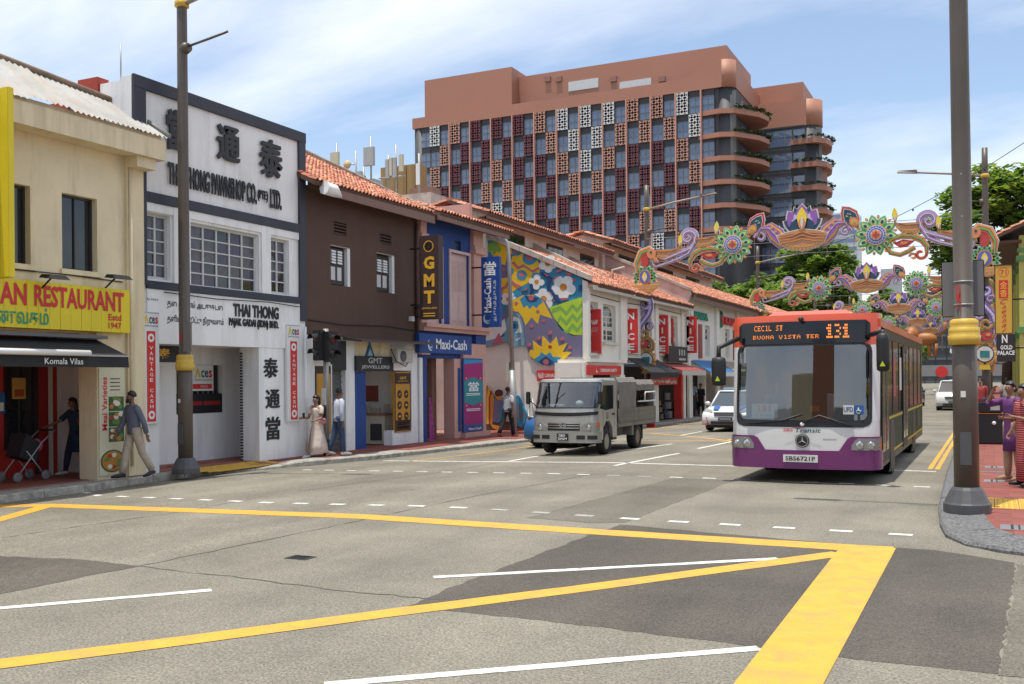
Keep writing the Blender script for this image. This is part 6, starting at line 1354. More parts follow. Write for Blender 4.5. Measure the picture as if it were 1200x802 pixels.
tree('dark tree at the far end of the street under the lion arch', -11.5, 150, 9, 3.4, 3, 6.2, 2.4, 24, 120, .35)
tree('rounded green tree near the pale slab block', -13.5, 128, 15, 3.6, 3, 10.2, 3.6, 34, 130, .42)
# ------------------------------------------------------------------ right side building
M['lime'] = mat('lime_plaster', (.50, .49, .13), .8, var=.07, scale=1, dirt=.25, dcol=(.28, .26, .1)); M['trimgreen'] = mat('green_trim', (.12, .30, .10), .7, var=.1)
rbld = W('shophouse', 'lime green and yellow shophouse with tiled eave at the right edge', 'building'); XS = .95
bx('wall', M['lime'], rbld, XS + .3, XS + 6, 44.2, 62, .1, 7.6)
for k in range(4):
    y = 44.0 + k * 5.6; bx('pillar', M['lime'], rbld, XS, XS + .5, y, y + .6, .1, 7.4); bx('capital', M['trimgreen'], rbld, XS - .1, XS + .6, y - .1, y + .7, 6.4, 6.6); bx('capital', M['trimgreen'], rbld, XS - .06, XS + .55, y - .05, y + .65, 6.75, 6.9); bx('plinth', M['trimgreen'], rbld, XS - .05, XS + .55, y - .05, y + .65, .1, .5); bx('band', M['trimgreen'], rbld, XS - .08, XS + .55, y - .08, y + .68, 3.55, 3.8)
tile_roof(rbld, (XS - .9, 43.6, 7.35), (XS - .9, 62, 7.35), (XS + 3.5, 43.6, 9.4), (XS + 3.5, 62, 9.4), .22, .35); bx('soffit', C('roof_timber', (.10, .055, .04)), rbld, XS - .85, XS + .1, 43.7, 62, 7.1, 7.2)
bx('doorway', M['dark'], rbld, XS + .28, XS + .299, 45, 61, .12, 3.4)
for k in range(3):
    fb_ = W('shophouse', ('far red and cream shophouse on the right beyond the lime building', 'second far shophouse on the right side', 'last far shophouse on the right side')[k], 'building'); y0 = 62.2 + k * 30; bx('wall', [C('far_cream', (.5, .42, .3)), C('far_red', (.4, .1, .07)), M['offwhite']][k], fb_, XS + 1.5, XS + 8, y0, y0 + 29.5, .1, 6.5)
    for j in range(7): bx('window', M['glass_dark'], fb_, XS + 1.45, XS + 1.499, y0 + 2 + j * 3.8, y0 + 3.6 + j * 3.8, 3.5, 5.4); bx('pillar', C('far_cream', (.5, .42, .3)), fb_, XS + 1.2, XS + 1.49, y0 + j * 4, y0 + .5 + j * 4, .1, 6.4)
def rsign(lbl, px0, px1, py0, py1, y, m_): 
    t = W('projecting_sign', lbl, 'sign'); x0, x1 = FY(px0, (py0 + py1) / 2, y)[0], FY(px1, (py0 + py1) / 2, y)[0]; z1, z0 = FY((px0 + px1) / 2, py0, y)[1], FY((px0 + px1) / 2, py1, y)[1]
    bx('sign_box', m_, t, x0, x1, y, y + .2, z0, z1, bevel=.01); MB().tube([(x1 - .01, y + .1, (z0 + z1) / 2), (XS + .4, y + .1, (z0 + z1) / 2)], .03, 6).build('bracket', M['ink'], t)
    return t, lambda s, mm, u0, u1, v0, v1, **k: txt_y(s, mm, t, y - .001, x0 + (x1 - x0) * u0, x0 + (x1 - x0) * u1, z0 + (z1 - z0) * v0, z0 + (z1 - z0) * v1, **k), (x0, x1, z0, z1)
t, Lr, q = rsign('tall golden vertical restaurant sign with number 71 and red script', 1165.5, 1187, 310.5, 391.5, 36, mat('sign_gold', (.60, .36, .045), .5, var=.08)); x0, x1, z0, z1 = q
for e in ((x0, x0 + .025, z0, z1), (x1 - .025, x1, z0, z1), (x0 + .025, x1 - .025, z1 - .025, z1), (x0 + .025, x1 - .025, z0, z0 + .025)): bx('edge', C('sign_brown', (.05, .026, .022)), t, e[0], e[1], 35.985, 35.999, e[2], e[3])
Lr('71', M['txtred'], .33, .66, .86, .925, bold=.02)
b = MB(); cx_, cz, r = (x0 + x1) / 2, z0 + (z1 - z0) * .893, (x1 - x0) * .29; b.add([(cx_ + r * f_ * cos(a * pi / 12), 35.995, cz + r * f_ * sin(a * pi / 12)) for f_ in (1, .9) for a in range(24)], [(i, (i + 1) % 24, 24 + (i + 1) % 24, 24 + i) for i in range(24)]); b.build('number_ring', M['txtred'], t)
bx('red_panel', M['txtred'], t, x0 + (x1 - x0) * .24, x1 - (x1 - x0) * .26, 35.992, 35.999, z0 + (z1 - z0) * .52, z0 + (z1 - z0) * .78)
for c_, v in (('金', .655), ('香', .535)): Lr(c_, M['gold_txt'], .30, .69, v, v + .105, bold=.01, off=.008)
for i, c_ in enumerate('Chennai'): Lr(c_, M['txtred'], .30 if i == 0 else .38, .72 if i == 0 else .64, .43 - i * .067, .43 - i * .067 + (.075 if i == 0 else .05), shear=.5, bold=.01)
t, Lr, q = rsign('black shop sign with white capitals below the golden sign', 1168, 1190, 391.8, 424, 38, C('sign_black', (.02, .02, .02)))
Lr('N', M['txtwhite'], .28, .58, .68, .98, bold=.03); Lr('GOLD', M['txtwhite'], .2, .84, .44, .6, bold=.03); Lr('PALACE', M['txtwhite'], .04, .96, .24, .4, bold=.03)
t, Lr, q = rsign('red and white round patterned shop sign beyond the black sign', 1165, 1182, 408, 424, 52, M['red']); 
MB().lathe([(.25, 0), (.4, 0), (.4, -.02), (.25, -.02)], ((q[0] + q[1]) / 2, 51.99, (q[2] + q[3]) / 2), 20, axis='Y').build('white_ring', M['txtwhite'], t)
# unseen row added across the junction to be mirrored in the windscreens
for k in range(4):
    o = W('shophouse', ('added unseen white shophouse on the near side across the junction, mirrored in windscreens', 'added unseen yellow shophouse on the near side across the junction, mirrored in windscreens', 'added unseen terracotta shophouse on the near side across the junction, mirrored in windscreens', 'added unseen grey shophouse on the near side across the junction, mirrored in windscreens')[k], 'building'); x0 = -26 + k * 9.2
    bx('wall', [M['pwhite'], M['cream'], C('terracotta', (.4, .17, .1)), M['galv']][k], o, x0, x0 + 9, -46, -38, 0, 11 + 2.5 * (k % 3))
    for j in range(4): bx('window', M['glass_dark'], o, x0 + .8 + j * 2.1, x0 + 2.2 + j * 2.1, -37.999, -37.9, 4, 6.2); bx('shopfront', M['dark'], o, x0 + .4 + j * 2.1, x0 + 2.3 + j * 2.1, -37.999, -37.92, 0, 2.8)
# ------------------------------------------------------------------ vehicles
class Shell:
    """wrap-round skin of a vehicle front: outline in plan, leaning with height; patches are panels that stand on it"""
    def __init__(s, hw, r, bow, back, lean):
        s.lean = lean; P = [(-hw, back), (-hw, bow + r)]
        for i in range(1, 7): a = pi + (pi / 2) * i / 6; P.append((-hw + r + r * cos(a), bow + r + r * sin(a)))
        n = 10; x0 = hw - r
        for i in range(1, n): x = -x0 + 2 * x0 * i / n; P.append((x, bow * (x / x0) ** 2))
        P += [(-x, y) for x, y in reversed(P[:8])]
        s.P = [Vector(p) for p in P]; d = [0]
        for a, b in zip(s.P[:-1], s.P[1:]): d.append(d[-1] + (b - a).length)
        m = d[-1] / 2; s.d = [q - m for q in d]
    def at(s, dd, z, off=0.0):
        D = s.d; k = 0
        while k < len(D) - 2 and dd > D[k + 1]: k += 1
        t = (dd - D[k]) / (D[k + 1] - D[k]); p = s.P[k].lerp(s.P[k + 1], t); tg = (s.P[k + 1] - s.P[k]).normalized(); n = Vector((tg.y, -tg.x))
        return Vector((p.x + n.x * off, p.y + n.y * off + s.lean(z), z))
    def patch(s, name, m, par, d0, d1, zb, zt, off=0.0, th=.03, nd=14, nz=4, label=None):
        f = lambda q, dd: q(dd) if callable(q) else q
        ds = [d0 + (d1 - d0) * i / nd for i in range(nd + 1)]; b = MB(); top = []; bot = []
        for dd in ds:
            a, c = f(zb, dd), f(zt, dd); top.append([s.at(dd, a + (c - a) * j / nz, off) for j in range(nz + 1)]); bot.append([s.at(dd, a + (c - a) * j / nz, off - th) for j in range(nz + 1)])
        b.loft(top, close=False)
        ring = [top[i][0] for i in range(nd + 1)] + [top[nd][j] for j in range(1, nz + 1)] + [top[i][nz] for i in range(nd - 1, -1, -1)] + [top[0][j] for j in range(nz - 1, 0, -1)]
        ring2 = [bot[i][0] for i in range(nd + 1)] + [bot[nd][j] for j in range(1, nz + 1)] + [bot[i][nz] for i in range(nd - 1, -1, -1)] + [bot[0][j] for j in range(nz - 1, 0, -1)]
        b.loft([ring, ring2], smooth=False, caps=False); return b.build(name, m, par, label=label)
def rr(d0, d1, z0, z1, r):                  # rounded-corner lower/upper edge functions
    def e(dd):
        q = min(dd - d0, d1 - dd); return 0 if q >= r else r - math.sqrt(max(0, r * r - (r - q) ** 2))
    return (lambda dd: z0 + e(dd)), (lambda dd: z1 - e(dd))
M['rim'] = mat('steel_rim', (.33, .33, .33), .45, .6, var=.1)
M['chrome'] = mat('chrome', (.55, .55, .55), .22, 1.0, var=0); M['lamp'] = glass('lamp_glass', (.30, .30, .28), .08, .75); M['indicator'] = mat('amber_lens', (.60, .16, .02), .25, var=0)
M['wscreen'] = screen_glass('windscreen', (.42, .46, .46), .14)
def wheel(par, x, y, r, w_, rim='rim', zc=None):
    z = r if zc is None else zc; s_ = 1 if x > 0 else -1
    t = MB().lathe([(r * .62, -w_ / 2), (r * .93, -w_ / 2), (r, -w_ * .32), (r, w_ * .32), (r * .93, w_ / 2), (r * .62, w_ / 2)], (x, y, z), 26, axis='X', caps=False).build('wheel', M['rubber'], par)
    MB().lathe([(r * .63, s_ * w_ * .42), (r * .58, s_ * w_ * .30), (r * .30, s_ * w_ * .26), (r * .26, s_ * w_ * .40), (.01, s_ * w_ * .42)], (x, y, z), 22, axis='X').build('rim', M[rim] if isinstance(rim, str) else rim, t)
    for k in range(6):
        a = k * pi / 3; MB().lathe([(.02, 0), (.02, s_ * .02), (.003, s_ * .021)], (x + s_ * w_ * .27, y + r * .44 * cos(a), z + r * .44 * sin(a)), 6, axis='X').build('wheel_nut', M['ink'], t)
    return t
def star(par, c, r, m, y_off):
    b = MB()
    for k in range(3):
        a = pi / 2 + k * 2 * pi / 3; b.add([(c[0] + r * cos(a), c[1] - y_off, c[2] + r * sin(a)), (c[0] + r * .13 * cos(a + pi / 3), c[1] - y_off, c[2] + r * .13 * sin(a + pi / 3)), (c[0], c[1] - y_off - .01, c[2]), (c[0] + r * .13 * cos(a - pi / 3), c[1] - y_off, c[2] + r * .13 * sin(a - pi / 3))], [(0, 2, 1), (0, 3, 2)])
    n = 24; b.add([(c[0] + r * f * cos(a * 2 * pi / n), c[1] - y_off, c[2] + r * f * sin(a * 2 * pi / n)) for f in (1.12, .98) for a in range(n)], [(i, (i + 1) % n, n + (i + 1) % n, n + i) for i in range(n)]); return b.build('star_emblem', m, par)
# --- city bus
BX, BY = -3.08, 18.15
bus = thing('city_bus', 'single deck city bus, orange roof over white and purple front, route 131', 'bus', (BX, BY, 0))
M['bus_white'] = mat('bus_white', (.66, .655, .64), .3, var=.03, coat=.4); M['bus_orange'] = mat('bus_orange', (.62, .085, .03), .35, var=.05, coat=.4); M['bus_purple'] = mat('bus_purple', (.15, .022, .125), .35, var=.05, coat=.3)
M['bus_glass'] = glass('bus_side_glass', (.012, .014, .014), .12, 1, .35)
lean = lambda z: .10 * max(0, z - 1.0) + .35 * max(0, z - 2.86) ** 1.5
SH = Shell(1.25, .26, .10, 2.2, lean); DF = SH.d[-1]
DC = 1.27                                     # half front incl. part of the corner
SH.patch('front_panel', M['bus_white'], bus, -1.42, 1.42, .58, 1.12, 0, nd=30)
SH.patch('bumper', M['bus_purple'], bus, -1.62, 1.62, .27, .60, .025, nd=30)
SH.patch('corner_pillar', M['bus_white'], bus, -1.42, -1.13, 1.12, 2.46, 0, nd=6, nz=6); SH.patch('corner_pillar', M['bus_white'], bus, 1.13, 1.42, 1.12, 2.46, 0, nd=6, nz=6)
def screen(S_, par, e0, z0, z1, r, fr, bot, glz, off):
    a0, b0 = rr(-e0, e0, z0, z1, r); a1, b1 = rr(-e0 + fr, e0 - fr, z0 + bot, z1 - fr * .7, r * .8)
    e1 = e0 - fr
    S_.patch('screen_surround', M['ink'], par, -e1, e1, a0, lambda d: a1(d), off, nd=26, nz=2); S_.patch('screen_surround', M['ink'], par, -e1, e1, lambda d: b1(d), b0, off, nd=26, nz=2)
    for s_ in (-1, 1): S_.patch('screen_surround', M['ink'], par, *sorted((s_ * e1, s_ * e0)), a0, b0, off, nd=5, nz=6)
    return S_.patch('windscreen', glz, par, -e1 - .004, e1 + .004, lambda d: a1(d) - .004, lambda d: b1(d) + .004, off + .004, .006, nd=30, nz=8)
screen(SH, bus, 1.16, 1.01, 2.50, .16, .06, .13, M['wscreen'], .006)
SH.patch('roof_front', M['bus_orange'], bus, -1.50, 1.50, 2.46, 3.02, .002, nd=34, nz=6)
a, b_ = rr(-1.12, 1.12, 2.50, 2.90, .06); SH.patch('destination_glass', C('display_black', (.008, .008, .009), .12), bus, -1.12, 1.12, a, b_, .014, .01, nd=30)
for sgn in (-1, 1):
    hb = lambda d: .60; d0, d1 = (sgn * 1.40, sgn * .80) if sgn < 0 else (.80, 1.40)
    SH.patch('lamp_surround', M['bus_purple'], bus, *sorted((sgn * 1.44, sgn * .62)), .59, lambda d: .60 + .25 * max(0, min(1, (abs(d) - .62) / .16)), .02, nd=12)
    hl = SH.patch('headlight', M['lamp'], bus, *sorted((sgn * 1.36, sgn * .82)), .615, lambda d: .63 + .19 * max(0, min(1, (abs(d) - .78) / .12)), .03, nd=10)
    for q in (.95, 1.12):
        p = SH.at(sgn * q, .70, .032); MB().lathe([(.07, 0), (.06, -.008), (.02, -.012)], tuple(p), 14, axis='Y').build('reflector', M['chrome'], hl)
    SH.patch('indicator', M['indicator'], bus, *sorted((sgn * 1.30, sgn * 1.36)), .66, .76, .034, .01, nd=3)
MB().lathe([(.12, 0), (.115, -.02), (.1, -.025), (.005, -.02)], (0.02, -.012, .77), 24, axis='Y').build('emblem_disc', M['ink'], bus); star(bus, (.02, -.035, .77), .095, M['chrome'], .003)
def bt(s, m_, x0, x1, z0, z1, y=-.03, **k): return txt_y(s, m_, bus, y, x0, x1, z0, z1, **k)
pr_ = MB().box(-.30, .28, -.045, -.028, .39, .52).build('number_plate', C('plate_white', (.62, .62, .58)), bus); bt('SBS6721P', M['ink'], -.26, .24, .415, .495, -.047, bold=.02)
bt('SBS', M['txtred'], -.30, -.13, .93, .985, -.03, shear=.1); bt('Transit', C('aces_dark', (.04, .10, .12)), -.10, .33, .915, .995, -.03, shear=.15); MB().box(-.14, .06, -.024, -.021, .997, 1.006).build('emblem_stroke', M['txtred'], bus); SH.patch('model_script', C('grey_frame', (.4, .4, .39)), bus, .36, .58, .80, .816, .004, .006, nd=4)
led = mat('led_amber', (1.0, .28, .05), .5, var=0, emit=.62)
def dots(s, x0, x1, z0, z1, m_, n):
    """dot matrix characters of the destination display"""
    FN = {'C': '0111 1000 1000 1000 0111', 'E': '1111 1000 1110 1000 1111', 'I': '0110 0010 0010 0010 0111', 'L': '1000 1000 1000 1000 1111', 'S': '0111 1000 0110 0001 1110', 'T': '1111 0110 0110 0110 0110', '1': '0110 1110 0110 0110 1111', '3': '1110 0001 0110 0001 1110', 'A': '0110 1001 1111 1001 1001', 'V': '1001 1001 1001 0110 0110', 'O': '0110 1001 1001 1001 0110', 'N': '1001 1101 1011 1001 1001', 'W': '1001 1001 1011 1111 1001', 'P': '1110 1001 1110 1000 1000', 'D': '1110 1001 1001 1001 1110', 'R': '1110 1001 1110 1010 1001', 'B': '1110 1001 1110 1001 1110', 'U': '1001 1001 1001 1001 0110', 'M': '1001 1111 1111 1001 1001', 'H': '1001 1001 1111 1001 1001'}
    cw = (x1 - x0) / len(s); bb = MB(); rh = (z1 - z0) / 5
    for i, ch in enumerate(s):
        if ch not in FN: continue
        for r_, row in enumerate(FN[ch].split()):
            for c_, on in enumerate(row):
                if on == '1':
                    xx, zz_ = x0 + cw * (i + .1 + .2 * c_), z1 - rh * (r_ + .85); yy = .10 * (xx / .99) ** 2 + lean(zz_) - .02
                    bb.box(xx, xx + cw * .15, yy - .004, yy, zz_, zz_ + rh * .68)
    bb.build('led_characters', led, bus, 'stuff')
dots('CECIL ST', -.84, -.32, 2.74, 2.84, led, 0); dots('BUONA VISTA TER', -.86, .30, 2.59, 2.66, led, 0); dots('131', .40, .80, 2.58, 2.84, led, 0)
# screen stickers, wipers, mirrors
bd = MB().box(-.87, -.42, .125, .135, 1.16, 1.42).build('route_board', C('plate_white', (.62, .62, .58)), bus); 
o = bt('131', M['txtred'], -.76, -.54, 1.28, 1.40, .122, bold=.03); bt('St. Michael\'s', M['txtgreen'], -.8, -.5, 1.19, 1.24, .122, bold=0)
MB().box(.69, .86, .06, .068, 1.24, 1.40).build('upd_sticker', C('plate_white', (.62, .62, .58)), bus); bt('UPD', C('sign_cobalt', (.012, .06, .26)), .70, .85, 1.28, 1.37, .057); MB().box(.87, 1.02, .08, .088, 1.24, 1.40).build('access_sticker', C('sign_cobalt2', (.02, .10, .32)), bus)
b = MB(); b.lathe([(.035, 0), (.035, -.004), (.025, -.004), (.025, 0)], (.935, .079, 1.29), 12, axis='Y'); b.box(.925, .945, .07, .078, 1.30, 1.36); b.box(.94, .985, .07, .078, 1.30, 1.312); b.build('wheelchair_symbol', M['txtwhite'], bus)
for pts in (((.02, -.02, 1.08), (.30, -.0, 1.22), (.62, .02, 1.11), (.86, .05, 1.02)), ((.02, -.02, 1.24), (-.3, .0, 1.13), (-.95, .06, 1.06))): MB().tube(pts, .016, 6).build('wiper', M['ink'], bus)
MB().lathe([(.04, 0), (.035, -.03), (.005, -.035)], (.02, -.0, 1.06), 10, axis='Y').build('wiper_cap', M['white'], bus)
for sgn in (-1, 1):
    x = sgn * 1.37 if sgn < 0 else 1.36
    mr = MB(); z0, z1 = ((1.75, 2.28) if sgn < 0 else (1.98, 2.64)); w0 = .13 if sgn < 0 else .105
    rings = [[(x + w0 * q * cos(t * pi / 8), -.22 + .09 * q * sin(t * pi / 8), z0 + (z1 - z0) * h) for t in range(16)] for q, h in ((.55, 0), (.95, .05), (1, .3), (1, .8), (.9, .95), (.4, 1))]
    mr = mr.loft(rings).build('mirror', M['black'], bus); MB().tube([(sgn * 1.1, .15, 2.62), (x, -.2, 2.66 if sgn > 0 else 2.45), (x, -.22, z1 - .05)], .045, 7).build('mirror_arm', M['black'], mr)
    b = MB(); b.add([(x - .045, -.315, z0 + .09), (x + .045, -.315, z0 + .09), (x, -.315, z0 + .18)], [(0, 1, 2)]); b.build('warning_triangle', C('hi_vis', (.45, .6, .02)), mr)
MB().lathe([(.05, 0), (.045, -.05), (.01, -.06)], (.0, .1, 2.93), 10, axis='Y').build('roof_camera', M['ink'], bus)
# sides, roof, interior
for sgn in (-1, 1):
    x0, x1 = sgn * 1.20, sgn * 1.25
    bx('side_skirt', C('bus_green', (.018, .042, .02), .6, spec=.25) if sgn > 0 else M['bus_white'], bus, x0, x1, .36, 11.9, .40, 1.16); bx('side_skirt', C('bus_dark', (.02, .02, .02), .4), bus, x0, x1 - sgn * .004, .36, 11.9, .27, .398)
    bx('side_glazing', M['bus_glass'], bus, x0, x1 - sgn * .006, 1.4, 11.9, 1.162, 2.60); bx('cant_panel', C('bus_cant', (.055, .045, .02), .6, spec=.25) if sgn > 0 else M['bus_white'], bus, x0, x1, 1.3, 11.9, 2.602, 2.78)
    bx('roof_edge', M['bus_orange'], bus, x0 - sgn * .1, x1 + sgn * .012, .45, 11.95, 2.78, 2.92); 
    for k in range(7): bx('window_pillar', M['ink'], bus, x1 - sgn * .005, x1 + sgn * .004, 2.9 + k * 1.42, 3.0 + k * 1.42, 1.17, 2.6)
    if sgn > 0:
        for yq in (.55, 5.1):
            for k in range(2):
                d_ = bx('door', C('door_frame', (.02, .02, .022)), bus, x1 + .002, x1 + .02, yq + k * .62, yq + .60 + k * .62, .36, 2.55); bx('door_glass', M['bus_glass'], d_, x1 + .021, x1 + .026, yq + .06 + k * .62, yq + .54 + k * .62, .55, 2.4)
                bx('door_rail', M['chrome'], d_, x1 + .027, x1 + .035, yq + .28 + k * .62, yq + .31 + k * .62, .7, 2.1)
        bx('side_stripe', C('ad_yellow', (.45, .33, .03)), bus, x1 + .002, x1 + .006, 2.0, 11.9, 1.08, 1.13); bx('side_stripe', C('ad_yellow', (.45, .33, .03)), bus, x1 + .002, x1 + .006, 3.0, 11.9, .42, .47); bx('grille', M['ink'], bus, x1 + .002, x1 + .012, 9.6, 10.6, .6, 1.0)
        for k in range(4): bx('advert_panel', [C('faded_red', (.34, .07, .07)), C('plate_white', (.62, .62, .58)), C('sign_cobalt2', (.02, .10, .32)), C('ad_tan', (.22, .15, .05))][k], bus, x1 - .004, x1 + .003, 3.05 + k * 1.42, 3.5 + k * 1.42, 1.5 + .1 * k, 2.3)
MB().hexa([(-1.25, .45, 2.90), (1.25, .45, 2.90), (1.25, 11.9, 2.90), (-1.25, 11.9, 2.90), (-1.02, .62, 3.03), (1.02, .62, 3.03), (1.02, 11.7, 3.03), (-1.02, 11.7, 3.03)]).build('roof', M['bus_orange'], bus)
MB().hexa([(-.75, .8, 3.031), (.75, .8, 3.031), (.75, 6, 3.031), (-.75, 6, 3.031), (-.62, 1.1, 3.14), (.62, 1.1, 3.14), (.62, 5.8, 3.16), (-.62, 5.8, 3.16)]).build('roof_unit', M['bus_orange'], bus)
bx('rear_wall', M['bus_purple'], bus, -1.2, 1.2, 11.85, 11.95, .3, 2.9); bx('floor', M['dark'], bus, -1.19, 1.19, .4, 11.84, .42, .5); bx('dashboard', C('dash_grey', (.07, .07, .075)), bus, -1.1, 1.1, .28, .62, .52, 1.12); bx('cab_wall', C('cab_dark', (.03, .032, .035)), bus, -1.19, 1.19, 2.4, 2.5, .5, 2.8); bx('ceiling', C('cab_ceiling', (.25, .26, .26)), bus, -1.18, 1.18, .5, 2.39, 2.66, 2.7)
bx('fare_box', C('grey_frame', (.4, .4, .39)), bus, .38, .5, .4, .5, 1.13, 1.6); bx('orange_tag', M['indicator'], bus, .1, .26, .36, .37, 1.28, 1.38)
for x in (-1.04, 1.04): wheel(bus, x, 2.72, .48, .28, M['rim']); wheel(bus, x, 8.6, .48, .28, M['rim'])
for x in (1.252,):
    for y in (2.72, 8.6): MB().lathe([(.56, 0), (.56, .004), (.47, .005)], (1.25, y, .50), 22, axis='X').build('wheel_arch', M['ink'], bus)
bus.scale = (1.03, 1, 1)
# --- light truck
TX, TY = -9.72, 23.05; zt0 = -.035
tr = thing('light_truck', 'silver light truck with canvas covered cargo bed and dropped wooden sideboards', 'truck', (TX, TY, zt0))
M['silver'] = mat('truck_silver', (.46, .455, .435), .32, .5, var=.06, scale=2, dirt=.25, dcol=(.22, .2, .17)); M['bed'] = mat('bed_grey', (.20, .18, .15), .7, var=.2, dirt=.5, dcol=(.1, .085, .07)); M['canvas'] = mat('canvas_grey', (.205, .185, .16), .9, var=.12, scale=3, dirt=.3)
tlean = lambda z: .02 * max(0, z - .7) + .42 * max(0, z - 1.16)
TS = Shell(.86, .18, .05, 1.6, tlean); q = .95
TS.patch('front_panel', M['silver'], tr, -1.0, 1.0, .60, 1.22, 0, nd=24); TS.patch('bumper', mat('bumper_silver', (.33, .32, .29), .5, .3, var=.06), tr, -1.05, 1.05, .34, .62, .05, nd=24)
TS.patch('trim_strip', M['black'], tr, -.92, .92, lambda d: 1.05 - .05 * (1 - (d / .92) ** 2), lambda d: 1.13 - .04 * (1 - (d / .92) ** 2), .008, nd=24)
TS.patch('roof_header', M['silver'], tr, -1.02, 1.02, 1.84, 1.92, .0, nd=24); TS.patch('corner_pillar', M['silver'], tr, -1.02, -.88, 1.2, 1.86, 0, nd=4); TS.patch('corner_pillar', M['silver'], tr, .88, 1.02, 1.2, 1.86, 0, nd=4)
screen(TS, tr, .92, 1.20, 1.86, .08, .04, .035, screen_glass('truck_screen', (.55, .62, .60), .10), .004)
for s_ in (-1, 1):
    hl = TS.patch('headlight', M['lamp'], tr, *sorted((s_ * .98, s_ * .44)), lambda d: .64, lambda d: .72 + .13 * max(0, min(1, (abs(d) - .42) / .2)), .02, nd=10); TS.patch('indicator', M['indicator'], tr, *sorted((s_ * .98, s_ * .86)), .74, .84, .03, .01, nd=3)
    p = TS.at(s_ * .66, .72, .024); MB().lathe([(.075, 0), (.06, -.008), (.02, -.012)], tuple(p), 14, axis='Y').build('reflector', M['chrome'], hl)
    for d0 in (.36, .64): TS.patch('bumper_slot', M['ink'], tr, *sorted((s_ * d0, s_ * (d0 + .22))), .43, .53, .054, .01, nd=4)
    MB().tube([(s_ * .80, .12, 1.25), (s_ * .99, .02, 1.45)], .015, 6).build('mirror_arm', M['black'], tr); bx('mirror', M['black'], tr, s_ * .92, s_ * 1.04, .0, .07, 1.30, 1.62, bevel=.02)
TS.patch('grille', M['ink'], tr, -.43, .43, .64, .83, .008, nd=8)
for z in (.695, .76, .815): TS.patch('grille_bar', M['chrome'], tr, -.42, .42, z, z + .025, .02, .01, nd=8)
for rx, rz_, cz in ((.095, .062, .775), (.045, .06, .775), (.075, .022, .80)):
    n = 20; b = MB(); b.add([(rx * f * cos(i * 2 * pi / n), -.045, cz + rz_ * f * sin(i * 2 * pi / n)) for f in (1, .78) for i in range(n)], [(i, (i + 1) % n, n + (i + 1) % n, n + i) for i in range(n)]); b.build('emblem_ring', M['chrome'], tr)
MB().box(-.15, .15, -.075, -.055, .40, .57).build('number_plate', M['ink'], tr); txt_y('GBD', M['txtwhite'], tr, -.077, -.10, .08, .495, .555, bold=.02); txt_y('2542M', M['txtwhite'], tr, -.077, -.12, .12, .415, .475, bold=.02)
b = MB()
for s_ in (-1,): 
    pass
def cabside(s_):
    x0, x1 = s_ * .78, s_ * .86; sg_ = MB()
    sg_.prism([(.22, .42), (.52, .40), (.55, .70), (.75, .86), (1.0, .86), (1.2, .70), (1.25, .42), (1.55, .42), (1.55, 1.20), (1.4, 1.17), (.75, 1.13), (.26, 1.20)], 'X', x0, x1); return sg_
for s_ in (-1, 1):
    d_ = cabside(s_).build('cab_side', M['silver'], tr)
    MB().prism([(.28, 1.19), (.75, 1.12), (1.32, 1.15), (1.32, 1.76), (.56, 1.76)], 'X', s_ * .80, s_ * .845).build('side_window', M['glass_dark'], tr)
    b = MB(); b.prism([(.50, 1.77), (1.55, 1.77), (1.55, 1.88), (.55, 1.90)], 'X', s_ * .78, s_ * .858); b.prism([(1.33, 1.17), (1.55, 1.2), (1.55, 1.769), (1.33, 1.769)], 'X', s_ * .78, s_ * .859); b.build('window_frame', M['silver'], tr); bx('door_handle', M['ink'], d_, s_ * .861, s_ * .885, 1.22, 1.36, 1.0, 1.05)
    MB().lathe([(.10, 0), (.10, s_ * .003), (.01, s_ * .004)], (s_ * .861, .86, 1.0), 16, axis='X').build('door_roundel', C('roundel', (.22, .19, .15)), d_)
MB().loft([[(-.84, .50, 1.86), (.84, .50, 1.86), (.84, 1.55, 1.86), (-.84, 1.55, 1.86)], [(-.80, .55, 1.93), (.80, .55, 1.93), (.80, 1.53, 1.95), (-.80, 1.53, 1.95)]], smooth=False).build('cab_roof', M['silver'], tr)
[bx('door_gap', M['ink'], tr, s_ * .8605, s_ * .8625, y, y + .012, .72, 1.15) for s_ in (-1, 1) for y in (.53, 1.36)]; [bx('side_step', M['black'], tr, s_ * .72, s_ * .87, 1.2, 1.5, .36, .42) for s_ in (-1, 1)]
bx('cab_back', M['silver'], tr, -.8, .8, 1.5, 1.56, .5, 1.86); bx('cab_interior', C('cab_dark', (.03, .032, .035)), tr, -.77, .77, .9, 1.49, .5, 1.3); bx('dashboard', C('dash_grey', (.07, .07, .075)), tr, -.77, .77, .3, .55, .9, 1.24); bx('paper', M['txtwhite'], tr, -.55, -.15, .34, .5, 1.245, 1.30); MB().ball((.28, .42, 1.31), .11, .11, .09).build('white_helmet', M['txtwhite'], tr)
for s_ in (-.4, .4): bx('seat_back', C('seat_grey', (.16, .15, .14)), tr, s_ - .2, s_ + .2, .95, 1.05, 1.2, 1.75, bevel=.04)
MB().lathe([(.15, 0), (.17, .02), (.15, .03)], (.42, .62, 1.28), 16, axis='Y').build('steering_wheel', M['ink'], tr)
for p in (((-.5, .1, 1.2), (-.2, .2, 1.27)), ((.15, .08, 1.2), (.5, .2, 1.26))): MB().tube(p, .012, 5).build('wiper', M['ink'], tr)
bx('chassis', M['ink'], tr, -.35, .35, .4, 4.7, .42, .6); bx('fuel_tank', M['ink'], tr, .4, .75, 1.7, 2.3, .42, .66); bx('bed_floor', M['bed'], tr, -.87, .87, 1.66, 4.85, .66, .76)
